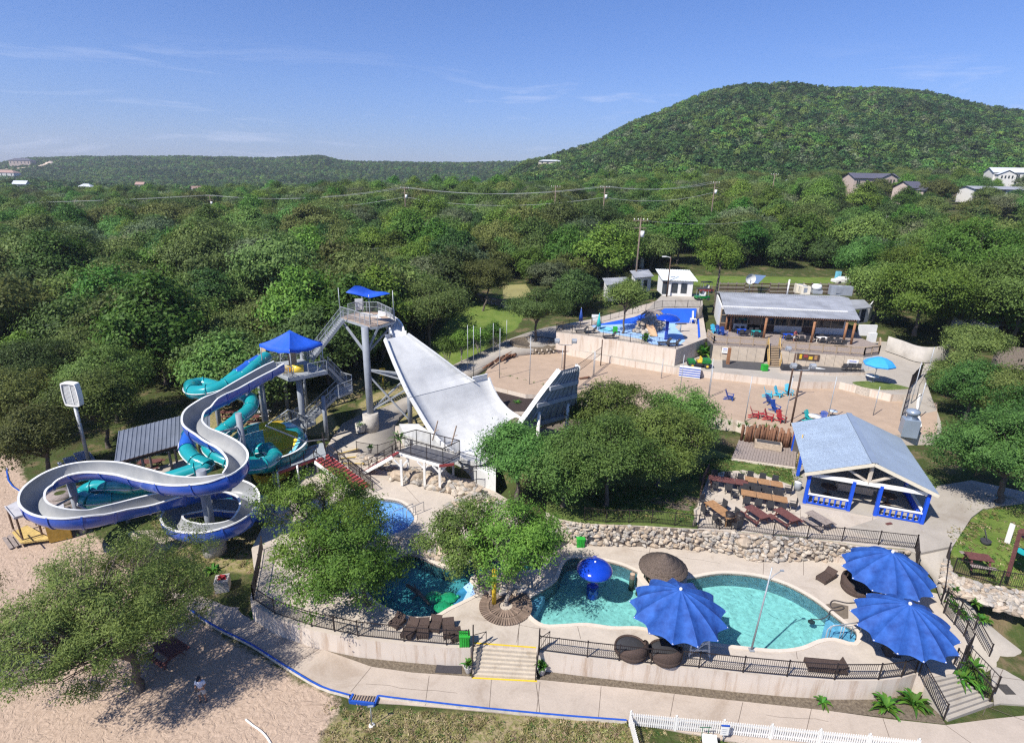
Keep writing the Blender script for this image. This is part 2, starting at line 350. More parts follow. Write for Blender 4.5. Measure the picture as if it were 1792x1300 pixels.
def hfar(x,y):
    a = x/np.maximum(y,30.);tab = np.interp(a,TA,TZ)
    z3m = 6.0+(tab-6.0)*sstep((y-90)/210.)*1.0
    zc_r = CAMH+np.interp(a,AR,ER)*YR-9.5
    zR = np.where(y < YR,tab+(zc_r-tab)*sstep((y-280)/(YR-280))**0.9,zc_r-(y-YR)*0.06)
    zc_l = CAMH+np.interp(a,AL,EL)*YL-7.0
    low = tab-(tab-0.0)*sstep((y-300)/450.)
    zL = np.where(y < YL,low+(zc_l-low)*sstep((y-820)/(YL-820)),zc_l-(y-YL)*0.05)
    wr = sstep((a+0.075)/0.095);wr = wr*(1-sstep((y-900)/200.)*(1-sstep((a-.05)/.05)));zz = zL*(1-wr)+zR*wr
    bumps = 3.2*np.sin(x*0.021+1.3)*np.cos(y*0.017)+1.7*np.sin(x*0.05+y*0.033)
    zz = zz+bumps*sstep((y-330)/250.)*np.where(y < YR-120,1,.25)
    return np.where(y < 300,z3m,zz)
def H(x,y):
    x = np.asarray(x,float);y = np.asarray(y,float)
    t = sstep((y-82)/26.); 
    hn = hnear(x,np.minimum(y,108.));return hn*(1-t)+hfar(x,y)*t
def h1(x,y): return float(H(np.array([x]),np.array([y]))[0])
def G(px,py,t0=18.,lift=0.0):
    """where the sight line through a spot of the survey picture meets the terrain"""
    d = dirpx(px,py);t = t0*1.03**np.arange(180);t = t[t < 3000]
    pts = _C+d[None]*t[:,None];hz = H(pts[:,0],pts[:,1])+lift
    i = np.argmax(pts[:,2] < hz)
    if i == 0: i = len(t)-1
    a = (pts[i-1,2]-hz[i-1]);b = (hz[i]-pts[i,2]);k = a/(a+b+1e-9)
    q = pts[i-1]*(1-k)+pts[i]*k;return q
def axis(lo,hi,step,far,g=1.09):
    a = list(np.arange(lo,hi+.01,step));s = step;x = hi
    while x < far: s *= g;x += s;a.append(x)
    return a
xa = axis(-50,50,0.55,3400);xneg = [-v for v in axis(50,50.1,.55,3400)][1:][::-1]
xs = np.array([v for v in xneg if v < -50.3]+xa);ys = np.array([-600,-200,-60,0.,8.]+axis(15,105,0.55,3300,1.06))
XX,YY = np.meshgrid(xs,ys)
ZZ = H(XX.ravel(),YY.ravel()).reshape(XX.shape)
ZZ = np.where(YY < 15,-0.05,ZZ)
nv = XX.size;me = bpy.data.meshes.new('ground');nx = len(xs);ny = len(ys)
idx = np.arange(nv).reshape(ny,nx)
quads = np.stack([idx[:-1,:-1],idx[:-1,1:],idx[1:,1:],idx[1:,:-1]],-1).reshape(-1,4)
me.from_pydata(np.stack([XX.ravel(),YY.ravel(),ZZ.ravel()],1).tolist(),[],quads.tolist())
me.polygons.foreach_set('use_smooth',[True]*len(me.polygons))
# what covers the ground: r = sand, g = mown lawn, b = dry grass; nothing = brown leaf litter
SAND = [[P(*p,0) for p in [(-900,1500),(-500,780),(-60,770),(30,800),(45,850),(120,900),(180,950),(330,1075),(420,1130),(520,1190),(600,1225),(560,1300),(540,1500)]]]
LAWN = [PP(3.6,[(755,640),(745,600),(790,570),(820,543),(880,540),(930,560),(900,590),(860,600),(830,640),(790,660)]),
        PP(7.4,[(1235,495),(1100,480),(1120,455),(1500,455),(1540,480),(1480,497)]),
        PP(3.3,[(1655,900),(1700,860),(1900,860),(1950,1010),(1750,1000),(1670,960)]),
        PP(3.3,[(1650,660),(1800,640),(1950,760),(1700,740)])]
DRY = [PP(0,[(600,1240),(1110,1262),(1200,1400),(560,1500),(560,1290)]),PP(.3,[(260,905),(330,880),(460,860),(470,1000),(400,1000),(300,960)]),
       PP(1.2,[(330,700),(480,690),(560,700),(600,760),(480,760),(340,770)]),PP(2.0,[(630,700),(750,660),(800,740),(740,790),(600,770)]),
       PP(1.7,[(590,680),(640,670),(620,700),(585,715)]),PP(.0,[(940,1165),(1280,1200),(1500,1225),(1640,1245),(1630,1260),(1300,1228),(940,1187)])]
def mask(polys):
    m = np.zeros(nv)
    near = (YY.ravel() < 130) & (np.abs(XX.ravel()) < 130)
    for p in polys: m[near] = np.maximum(m[near],inpoly(XX.ravel()[near],YY.ravel()[near],p))
    return m
cols = np.zeros((nv,4),np.float32);cols[:,3] = 1
cols[:,0] = mask(SAND);cols[:,1] = mask(LAWN);cols[:,2] = mask(DRY)*(1-cols[:,1]);cols[:,0] *= (1-cols[:,2])
for p in range(2):
    c3 = cols.reshape(ny,nx,4);c3[1:-1,1:-1] = (c3[1:-1,1:-1]*2+c3[:-2,1:-1]+c3[2:,1:-1]+c3[1:-1,:-2]+c3[1:-1,2:])/6
at = me.color_attributes.new('cover','FLOAT_COLOR','POINT');at.data.foreach_set('color',cols.ravel())
gm = bpy.data.materials.new('ground cover');gm.use_nodes = True;gn = gm.node_tree.nodes;gl = gm.node_tree.links
gb = gn['Principled BSDF'];gb.inputs['Roughness'].default_value = 0.95;gb.inputs['Specular IOR Level'].default_value = 0.1
ga = gn.new('ShaderNodeVertexColor');ga.layer_name = 'cover';gs = gn.new('ShaderNodeSeparateColor');gl.new(ga.outputs[0],gs.inputs[0])
gt = gn.new('ShaderNodeTexCoord')
def nz(scale,det=6,rough=.6,dist=0.):
    q = gn.new('ShaderNodeTexNoise');q.inputs['Scale'].default_value = scale;q.inputs['Detail'].default_value = det;q.inputs['Roughness'].default_value = rough;q.inputs['Distortion'].default_value = dist
    gl.new(gt.outputs['Object'],q.inputs['Vector']);return q.outputs['Fac']
def ramp(src,a,b,pa=.35,pb=.65,mid=None):
    q = gn.new('ShaderNodeValToRGB');q.color_ramp.elements[0].position = pa;q.color_ramp.elements[1].position = pb
    q.color_ramp.elements[0].color = (*a,1);q.color_ramp.elements[1].color = (*b,1)
    if mid: e = q.color_ramp.elements.new((pa+pb)/2);e.color = (*mid,1)
    gl.new(src,q.inputs[0]);return q.outputs[0]
def gmix(f,a,b):
    q = gn.new('ShaderNodeMix');q.data_type = 'RGBA';gl.new(f,q.inputs[0]);gl.new(a,q.inputs[6]);gl.new(b,q.inputs[7]);return q.outputs[2]
def edge(src,nsrc,lo=.35,hi=.65,amt=.9):
    q = gn.new('ShaderNodeMath');q.operation = 'MULTIPLY_ADD';gl.new(nsrc,q.inputs[0]);q.inputs[1].default_value = amt
    gl.new(src,q.inputs[2]);r = gn.new('ShaderNodeMapRange');r.inputs[1].default_value = lo+amt/2;r.inputs[2].default_value = hi+amt/2;gl.new(q.outputs[0],r.inputs[0]);return r.outputs[0]
fine = nz(3.5,8,.75);mid_ = nz(.45,8,.65);tiny = nz(22,5,.7)
litter = ramp(mid_,(.062,.058,.026),(.15,.115,.065),.35,.65,(.05,.072,.02))
sandc = ramp(fine,(.345,.255,.190),(.455,.345,.262),.34,.62)
lawnc = ramp(mid_,(.075,.135,.022),(.16,.20,.05),.3,.7)
dryc = ramp(fine,(.30,.235,.14),(.17,.17,.055),.42,.58)
c = gmix(edge(gs.outputs[2],fine),litter,dryc);c = gmix(edge(gs.outputs[1],fine,.4,.6,.5),c,lawnc);c = gmix(edge(gs.outputs[0],fine,.35,.65,1.1),c,sandc)
gl.new(c,gb.inputs['Base Color'])
gbp = gn.new('ShaderNodeBump');gbp.inputs['Strength'].default_value = 1.0;gbp.inputs['Distance'].default_value = .13;gl.new(nz(1.7,4,.6,2.2),gbp.inputs['Height']);gl.new(gbp.outputs[0],gb.inputs['Normal'])
me.materials.append(gm);me.update()
link('ground',me,None,kind='structure')

# ================================================================ slabs: path, decks, terraces, water
M_path = concrete('path concrete',(.42,.355,.295));M_deck = concrete('deck concrete',(.46,.40,.335),.5);M_wall = stainedwall('cream wall',(.60,.52,.44))
M_walk = concrete('walk concrete',(.36,.325,.28),.3);M_coping = mat('pale coping',(.56,.49,.41),.8,var=.08)
M_grass = mat('lawn',(.075,.13,.022),.95,var=.25,scale=1.4,col2=(.15,.19,.05),bump=.8,bscale=30)
M_court = mat('court sand',(.37,.275,.20),.95,var=.10,scale=.8,bump=.8,bscale=5)
M_bed = mat('planting bed',(.12,.09,.065),.95,var=.35,scale=6,col2=(.22,.18,.13),bump=1,bscale=25)
M_mulch = mat('dark mulch',(.045,.032,.028),.95,var=.3,scale=8,bump=1,bscale=40)
M_blue = mat('painted kerb blue',(.02,.08,.38),.5,var=.2,scale=4)
M_yel = mat('yellow paint',(.62,.42,.03),.6,var=.15,scale=8)
M_rail = mat('black railing',(.028,.022,.022),.5,var=.1)
M_poolfloor = mat('pool plaster',(.50,.66,.66),.7,var=.06,scale=1.0)
M_poolwall = mat('pool tile band',(.25,.42,.62),.5,var=.1)
M_water = watermat('pool water',(.55,.79,.77));M_lagoon = watermat('lagoon water',(.30,.60,.64),scale=1.4);M_shallow = watermat('shallow water',(.66,.82,.98),scale=3)
M_blueflr = mat('pale blue pool paint',(.30,.46,.72),.6,var=.12,scale=1.0)

PATH_UP = [(395,1045),(425,1075),(480,1105),(560,1134),(650,1166),(720,1176),(820,1183),(945,1189),(1090,1203),(1220,1218),(1330,1230),(1450,1243),(1560,1258),(1655,1268)]
PATH_DN = [(1792,1400),(1620,1400),(1500,1330),(1300,1300),(1098,1262),(990,1257),(850,1244),(700,1232),(645,1229),(612,1222),(560,1200),(500,1166),(440,1128),(385,1100),(350,1080),(320,1060)]
mb = MB();mb.slab([PP(.03,PATH_UP+[(1730,1258),(1900,1240),(2100,1250),(2200,1400)]+PATH_DN)],-.3);struct(mb,'path',M_path)
mb = MB();mb.slab([PP(.036,[(45,842),(30,800),(12,760),(20,735),(80,735),(150,770),(270,830),(300,900),(340,950),(400,1000),(430,1050),(395,1090),(340,1080),(300,1040),(220,930),(150,880)])],-.3);struct(mb,'path',M_path)
# deck with three pools
POOL1 = [(921,1060),(930,1078),(952,1092),(985,1092),(1027,1090),(1072,1096),(1115,1096),(1150,1103),(1200,1117),(1250,1125),(1312,1132),(1362,1136),(1402,1131),(1432,1119),(1460,1116),(1494,1124),(1498,1105),(1482,1094),(1454,1072),(1423,1048),(1377,1023),(1331,1009),(1278,1003),(1245,1005),(1214,1011),(1189,1014),(1156,1010),(1125,1005),(1097,992),(1072,984),(1038,978),(1000,976),(985,990),(975,1015),(950,1033),(930,1045)]
POOL2 = [(646,1000),(640,1030),(660,1052),(691,1069),(723,1079),(759,1077),(785,1063),(812,1050),(836,1035),(822,1018),(832,1004),(869,994),(904,999),(945,994),(949,975),(904,966),(869,953),(838,962),(823,984),(788,995),(756,985),(723,971),(691,978)]
POOL3 = [(672,873),(701,878),(719,893),(725,908),(714,923),(691,934),(660,938),(626,939),(585,934),(550,918),(552,898),(578,882),(626,871)]
WALL_F = [z4(120,790),z4(250,870),z4(450,935),z4(700,985),z4(950,1010),z4(1180,1030),z4(1310,1032)]
WALL_R = [z5(290,862),z5(600,900),z5(1000,945),z5(1300,968),z6(0,905),z6(250,927),z6(520,945),z6(770,945),z6(900,930),z6(990,905)]
deck = WALL_F+[(829,1126),(938,1134)]+WALL_R+[z6(1060,925),z6(1190,905),z6(1240,835),z6(1300,740),z6(1250,630),z6(1160,550),z6(1130,480),z6(1100,380),(1600,985),(1560,975),(1469,970),(1380,965),(1300,960),(1139,945),(1025,940),(960,930),(900,880),(850,850),(840,825),(800,770),(700,745),(640,745),(585,760),(560,800),(520,850),(470,900),(440,960),(446,1010),(438,1045)]
p1 = smooth_closed(PP(1.4,POOL1),3);p2 = smooth_closed(PP(1.4,POOL2),3);p3 = smooth_closed(PP(1.4,POOL3),3)
mb = MB();mb.slab([PP(1.4,deck),p1,p2,p3],-.4,0,1);struct(mb,'pool_deck',[M_deck,M_wall])
mb = MB();mb.slab([PP(.32,[(520,850),(740,850),(830,940),(1000,950),(1300,985),(1520,1090),(1500,1150),(1200,1150),(920,1110),(700,1095),(600,1040),(500,930)])],None);struct(mb,'pool_floor',M_poolfloor)
def grow(pts,d):
    n = len(pts);out = [];A = sum(pts[i][0]*pts[(i+1) % n][1]-pts[(i+1) % n][0]*pts[i][1] for i in range(n));s = 1 if A > 0 else -1
    for i in range(n):
        t = np.array(pts[(i+1) % n][:2])-np.array(pts[i-1][:2]);t /= np.linalg.norm(t)+1e-9
        out.append(np.array([pts[i][0]+s*t[1]*d,pts[i][1]-s*t[0]*d,pts[i][2]]))
    return out
for pts,wm_,zw,cop in ((p1,M_water,1.27,M_coping),(p2,M_lagoon,1.25,M_coping),(p3,M_shallow,1.2,M_coping)):
    q = [(p[0],p[1],zw) for p in grow(pts,.05)]
    mb = MB();mb.slab([q],None);struct(mb,'pool_water',wm_)
    mb = MB();up = [np.array([p[0],p[1],1.44]) for p in pts];og = [np.array([p[0],p[1],1.44]) for p in grow(pts,.26)]
    iw = [np.array([p[0],p[1],.3]) for p in pts];ow = [np.array([p[0],p[1],1.38]) for p in grow(pts,.26)];bd = [np.array([p[0],p[1],1.36]) for p in pts]
    mb.loft([ow+ow[:1],og+og[:1],up+up[:1],bd+bd[:1]],0,False);tb = [np.array([p[0],p[1],1.24]) for p in pts];mb.loft([bd+bd[:1],tb+tb[:1]],2,False);mb.loft([tb+tb[:1],iw+iw[:1]],1,False)
    struct(mb,'pool_rim',[cop,M_poolwall if pts is not p3 else M_blueflr,mat('dark tile line',(.09,.06,.06),.4,var=.3,scale=10)])
# shelf along the near edge and steps of the big pool, pale floor of the splash pool
mb = MB();mb.slab([PP(1.08,POOL3[:])],None);struct(mb,'pool_floor',M_blueflr)
mb = MB();mb.slab([PP(1.12,[(1455,1119),(1462,1090),(1482,1094),(1499,1105),(1495,1125)])],.3);mb.slab([PP(.85,[(1436,1120),(1446,1082),(1463,1088),(1456,1120)])],.3);struct(mb,'pool_floor',M_blueflr)
mb = MB();mb.slab([[P(785,1063,1.1),P(812,1050,1.42),P(838,1036,1.42),P(822,1018,1.42),P(800,1035,1.1)]],.3);struct(mb,'pool_floor',M_blueflr)
mb = MB();mb.slab([[P(921,1066,1.1),P(932,1079,1.1),P(948,1055,.9),P(954,1045,.9),P(946,1038,1.1),P(930,1047,1.1)]],.3);struct(mb,'pool_floor',M_blueflr)

# front stairs: eight treads, yellow nosings top and bottom
s0,s1 = P(829,1126,1.4),P(938,1134,1.4);e0,e1 = P(826,1187,.03),P(940,1193,.03)
e0[2] = e1[2] = 0;t = thing('front_stairs','pale weathered concrete stairs with yellow painted first and last edges, between two planters','stairs',(*((e0+e1)/2)[:2],0))
NS = 8
M_step = concrete('step concrete',(.46,.40,.32),1.5)
for k in range(NS):
    f0,f1 = k/NS,(k+1)/NS;zt = 1.4-(k+1)*1.4/(NS+.0)+.0
    zt = max(zt,.035)
    a0,a1 = s0+(e0-s0)*f0,s1+(e1-s1)*f0;b0,b1 = s0+(e0-s0)*f1,s1+(e1-s1)*f1
    if k < NS-1:
        m_ = MB();m_.slab([[(a0[0],a0[1],zt),(a1[0],a1[1],zt),(b1[0],b1[1],zt),(b0[0],b0[1],zt)]],-.1);part(m_,'step',M_step,t)
m_ = MB();d_ = (e0-s0)/np.linalg.norm((e0-s0)[:2])*.12
m_.slab([[(s0[0],s0[1],1.405),(s1[0],s1[1],1.405),(s1[0]-d_[0],s1[1]-d_[1],1.405),(s0[0]-d_[0],s0[1]-d_[1],1.405)]],None);part(m_,'yellow_edge',M_yel,t)
m_ = MB();m_.slab([[(e0[0],e0[1],.036),(e1[0],e1[1],.036),(e1[0]-d_[0],e1[1]-d_[1],.036),(e0[0]-d_[0],e0[1]-d_[1],.036)]],None);part(m_,'yellow_edge',M_yel,t)

# right hand stairs down to the plaza
A0,A1 = P(*z6(1050,935),1.4),P(*z6(1195,905),1.4);B0,B1 = P(*z6(1165,1175),.03),P(*z6(1425,1080),.03)
t = thing('plaza_stairs','wide grey concrete stairs fanning down from the deck to the plaza','stairs',(*((B0+B1)/2)[:2],0))
for k in range(8):
    zt = 1.4-k*.175;a0 = A0+(B0-A0)*k/8;a1 = A1+(B1-A1)*k/8;b0 = A0+(B0-A0)*(k+1)/8;b1 = A1+(B1-A1)*(k+1)/8
    m_ = MB();m_.slab([[(*a0[:2],zt),(*a1[:2],zt),(*b1[:2],zt),(*b0[:2],zt)]],-.15);part(m_,'step',M_walk,t)

# plaza and sloping walk on the right
mb = MB();mb.slab([PP(.034,[z6(1430,1080),(1752,1230),(1900,1240),(2000,1120),(1792,1080),(1750,1070),(1727,1095),(1731,1150)])],-.3);struct(mb,'plaza',M_walk)
lw = [(1560,905,3.11),(1606,965,2.95),(1636,1000,2.65),(1652,1040,2.3),(1672,1080,1.6),(1700,1130,.6),(1718,1180,.045)]
rw = [(1700,905,3.11),(1668,955,2.95),(1660,990,2.65),(1668,1020,2.35),(1700,1060,1.6),(1740,1100,.6),(1790,1140,.045)]
mb = MB();mb.loft([smooth_open([P(*p) for p in lw],3),smooth_open([P(*p) for p in rw],3)],0,True);lo = [np.array(p)-[0,0,.6] for p in smooth_open([P(*p) for p in lw],3)];mb.loft([smooth_open([P(*p) for p in lw],3),lo]);struct(mb,'ramp_walk',M_walk)
mb = MB();mb.slab([PP(3.12,[(1480,925),(1540,905),(1610,910),(1640,850),(1700,840),(1792,860),(1792,880),(1720,890),(1700,905),(1668,955),(1606,968)])],2.1);struct(mb,'walkway',M_walk)

# dining terrace (lawn with a paved part)
TERR = [z5(430,30),z5(590,57),z5(900,68),z5(1300,90),z6(0,102),z6(350,130),z6(700,182),z6(990,205),(1630,935),(1660,850),(1560,790),(1420,770),(1290,800),(1200,770),(1060,800),(960,850),(955,895)]
ZT = 3.1
mb = MB();mb.slab([PP(ZT,TERR)],1.3,0,1);struct(mb,'terrace_lawn',[M_grass,M_wall])
PAVE = [(1222,926),(1216,900),(1225,870),(1240,833),(1260,826),(1300,822),(1340,832),(1402,855),(1440,840),(1560,830),(1650,860),(1640,920),(1606,962),z6(700,180),z6(350,128),z6(0,100)]
mb = MB();mb.slab([PP(ZT+.006,PAVE)],None);struct(mb,'terrace_paving',M_deck)
mb = MB();mb.slab([PP(ZT+.004,[(1130,875),(1180,862),(1225,872),(1216,895),(1160,888)])],None);struct(mb,'bare_ground',M_bed)
# planting strip under the front wall
mb = MB();mb.slab([PP(.012,WALL_F[:1]+[(395,1045),(425,1075),(480,1105),(560,1134),(650,1166),(720,1176),(822,1183),(822,1140),(700,1120),(560,1095),(450,1060)])],None);struct(mb,'planting_strip',M_bed)
mb = MB();mb.slab([PP(.012,[(945,1189),(1090,1203),(1220,1218),(1330,1230),(1450,1243),(1560,1256),(1655,1267),(1600,1180),(1400,1180),(1200,1165),(945,1140)])],None);struct(mb,'planting_strip',M_bed)
m_ = MB();m_.slab([PP(.045,[z4(1130,1108),z4(1262,1112),z4(1262,1170),z4(1118,1162)])],-.1);solo(m_,'floor_mat',mat('dark rubber',(.05,.045,.05),.9,bump=.5),'dark rubber mat on the planting strip below the cream wall, left of the front stairs','mat')
m_ = MB();m_.slab([PP(.05,[z6(1435,962),z6(1500,965),z6(1555,1022),z6(1495,1022)])],-.05);solo(m_,'drain_grate',mat('dark grate',(.06,.055,.05),.7,bump=.6),'dark rectangular drain grate set in the grey plaza','drain grate')

# upper levels: sand courts, promenade, kiddie pool deck, restaurant deck
COURT1 = [(838,670),(860,635),(900,618),(930,608),(965,600),(1050,622),(1180,655),(1480,680),(1560,700),(1640,705),(1640,760),(1580,760),(1400,770),(1290,735),(1120,720),(1040,700),(985,690),(920,690)]
mb = MB();mb.slab([PP(4.2,COURT1)],2.9,0,1);struct(mb,'sand_court',[M_court,M_wall])
mb = MB();mb.slab([PP(3.7,[(838,672),(850,668),(920,684),(985,690),(1010,700),(1008,730),(940,720),(890,720),(855,695)])],2.4,0,1);struct(mb,'mulch_bed',[M_mulch,M_wall])
mb = MB();mb.slab([PP(3.3,[(870,700),(900,715),(1010,730),(1040,760),(1000,790),(930,760),(880,735)])],1.8,0,1);struct(mb,'planting_bed',[M_bed,M_wall])
PROM = [(955,602),(1000,612),(1100,630),(1180,643),(1330,660),(1400,668),(1470,668),(1486,672),(1560,690),(1605,690),(1612,660),(1640,640),(1560,580),(1480,600),(1200,580),(1100,570),(960,572),(940,585)]
mb = MB();mb.slab([PP(5.1,PROM)],3.6,0,1);struct(mb,'promenade',[M_walk,M_wall])
KID = [zb(150,545),zb(400,575),zb(640,612),zb(850,640),zb(1090,680),zb(1300,600),zb(1330,590),zb(1290,350),zb(1280,300),zb(960,290),zb(700,370),zb(430,440),zb(160,490)]
mb = MB();mb.slab([PP(7.3,KID)],4.8,0,1);struct(mb,'splash_deck',[M_deck,M_wall])
mb = MB();mb.slab([PP(7.32,[zb(420,490),zb(500,545),zb(620,560),zb(830,600),zb(900,640),zb(1100,655),zb(1160,610),zb(1140,560),zb(1080,500),zb(1110,480),zb(1000,440),zb(760,430),zb(560,470)])],None);struct(mb,'splash_water',M_blueflr)
# painted blue slope behind the splash pool
M_bluewall = mat('blue painted wall',(.015,.09,.52),.6,var=.12,scale=.8)
mb = MB();a = [P(*zb(x,y),z) for x,y,z in ((430,492,7.33),(700,476,7.35),(900,470,7.35),(1240,470,7.35))];b = [P(*zb(x,y),z) for x,y,z in ((760,425,8.0),(860,385,8.6),(960,357,9.0),(1250,357,9.0))]
mb.loft([a,b],0,False);mb.loft([b,[p-[0,0,3] for p in b]],0,False);struct(mb,'blue_slope',M_bluewall)
mb = MB();mb.slab([PP(7.34,[zb(1250,357),zb(1262,357),zb(1280,580),zb(1262,590)])],None);struct(mb,'blue_edge',M_bluewall)
mb = MB();mb.slab([PP(9.0,[zb(850,385),zb(1000,357),zb(1270,357),zb(1300,330),zb(1290,240),zb(980,250),zb(900,330)])],6.0,0,1);struct(mb,'entrance_court',[M_walk,M_wall])
# walk from the slides up past the lawn
wl_ = [(585,790,1.42),(600,740,1.5),(690,705,2.1),(745,668,2.9),(790,640,3.6),(850,612,4.4),(900,590,4.9),(960,572,5.1),(1060,556,5.8),(1130,540,6.6)]
wr_ = [(700,800,1.42),(690,745,1.5),(725,705,2.1),(775,672,2.9),(835,648,3.9),(880,622,4.6),(950,606,5.11),(990,590,5.1),(1080,570,5.8),(1150,552,6.6)]
L_ = smooth_open([P(a,b,c+.03) for a,b,c in wl_],3);R_ = smooth_open([P(a,b,c+.03) for a,b,c in wr_],3)
mb = MB();mb.loft([L_,R_],0,True);mb.loft([L_,[p-[0,0,.7] for p in L_]]);mb.loft([R_,[p-[0,0,.7] for p in R_]]);struct(mb,'walkway',M_walk)
# round lawn island by the promenade with a low stone edge
mb = MB();mb.slab([smooth_closed(PP(5.2,[zc(1045,712),zc(1110,742),(1546,682),(1590,680),zc(1395,745),zc(1300,722),zc(1180,705)]),3)],4.0,0,1);struct(mb,'lawn_island',[M_grass,mat('pale rubble',(.42,.37,.31),.9,var=.3,scale=5,bump=1,bscale=8)])
M_asph = mat('asphalt',(.07,.068,.07),.9,var=.15,scale=2)
mb = MB();mb.slab([PP(5.13,[zc(230,570),zc(480,570),zc(500,610),zc(495,640),zc(230,620)])],None);struct(mb,'dark_paving',M_asph)
mb = MB();mb.slab([PP(5.45,[zc(590,612),zc(1110,610),zc(1125,650),zc(900,652),zc(600,640)])],5.0,0,1);struct(mb,'dark_paving',[M_asph,M_wall])

# expansion joints and hairline cracks in the concrete
mb = MB();rj = np.random.default_rng(2)
def joint(a,b,z,w=.03,wob=0.):
    a,b = P(*a,z),P(*b,z);d = (b-a)[:2];L = np.linalg.norm(d);n = max(1,int(L/.6)) if wob else 1;s = np.array([-d[1],d[0],0])/L*w/2;pts = [a+(b-a)*k/n+s/w*2*wob*rj.normal()*(0 < k < n) for k in range(n+1)]
    mb.loft([[p-s for p in pts],[p+s for p in pts]],0,False)
for a,b in (((560,1134),(505,1168)),((649,1167),(614,1210)),((751,1182),(744,1234)),((860,1188),(856,1244)),((945,1192),(938,1254)),((1052,1200),(1047,1258)),((1180,1214),(1170,1268)),((1300,1228),(1288,1280)),((1420,1240),(1408,1292)),((1545,1256),(1560,1300)),((470,1100),(425,1118)),((1655,1268),(1700,1300))): joint(a,b,.034)
joint((640,1196),(800,1212),.034,.02,.03);joint((938,1195),(945,1250),.034,.035,.05);joint((1340,1250),(1450,1262),.034,.02,.05)
for a,b in ((z5(165,830),z5(180,600)),(z5(1000,190),z5(985,260)),(z6(345,262),z6(345,345)),(z6(120,262),z6(115,340)),(z5(540,700),z5(560,780)),(z4(1585,840),z4(1560,1000)),((700,840),(735,880)),((640,790),(690,780)),(z6(300,760),z6(310,820)),((470,960),(520,950)),((460,1010),(560,990)),((640,1075),(600,1100))): joint(a,b,1.404)
joint(z4(1380,880),z4(1720,930),1.404,.02,.04);joint((1100,960),(1260,985),1.404,.018,.05)
for a,b in (((1760,1160),(1720,1250)),((1720,1180),(1792,1190)),((1700,1225),(1792,1260))): joint(a,b,.038)
for a,b in ((za(830,700),za(840,860)),(za(640,745),za(830,765)),(za(1240,780),za(1235,850)),(za(1500,830),za(1490,890))): joint(a,b,ZT+.010)
link('expansion_joints',mb.mesh('expansion_joints',mat('joint dirt',(.13,.10,.08),.9)),None,kind='structure')
# ================================================================ trees
L_OLIVE = leafmat('leaves olive',(.038,.068,.015),(.175,.225,.060))
L_LIVE = leafmat('leaves live oak',(.028,.066,.014),(.165,.27,.06))
L_BRIGHT = leafmat('leaves bright',(.026,.076,.010),(.145,.26,.04))
L_DARK = leafmat('leaves juniper',(.020,.048,.012),(.085,.155,.04))
L_GREY = leafmat('leaves grey green',(.046,.070,.030),(.19,.23,.11))
L_MESQ = leafmat('leaves feathery',(.048,.082,.018),(.25,.285,.07))
M_BARK = mat('bark',(.115,.095,.078),.95,var=.3,scale=4,bump=1,bscale=12)
M_BARKP = mat('pale bark',(.26,.23,.20),.95,var=.3,scale=4,bump=1,bscale=12)

def leaf_mesh(name,cen,spread,per,size,rng,m,asp=.55,up=.35,outw=.95):
    N = len(cen);n = N*per
    c = np.repeat(np.asarray(cen),per,0)+rng.normal(0,1,(n,3))*np.repeat(np.asarray(spread).reshape(-1,1) if np.ndim(spread) else np.full((N,1),spread),per,0)*np.array([1,1,.62])
    ctr = np.asarray(cen).mean(0)*np.array([1,1,.8]);od = c-np.repeat(np.asarray(cen),per,0)*.5-ctr*.5;od /= np.linalg.norm(od,axis=1)[:,None]+1e-6
    nr = rng.normal(0,.55,(n,3))+od*outw;nr[:,2] += up;nr /= np.linalg.norm(nr,axis=1)[:,None]
    t = np.cross(nr,rng.normal(0,1,(n,3)));t /= np.linalg.norm(t,axis=1)[:,None]+1e-9;b = np.cross(nr,t)
    s = (size*rng.uniform(.6,1.35,(n,1)));t = t*s;b = b*s*asp
    v = np.stack([c-t,c-b*.9,c+t,c+b*.9],1).reshape(-1,3).astype(np.float32)
    me = bpy.data.meshes.new(name);me.vertices.add(4*n);me.vertices.foreach_set('co',v.ravel())
    me.loops.add(4*n);me.loops.foreach_set('vertex_index',np.arange(4*n,dtype=np.int32))
    me.polygons.add(n);me.polygons.foreach_set('loop_start',np.arange(0,4*n,4,dtype=np.int32));me.polygons.foreach_set('loop_total',np.full(n,4,np.int32))
    me.materials.append(m);me.update(calc_edges=True);return me

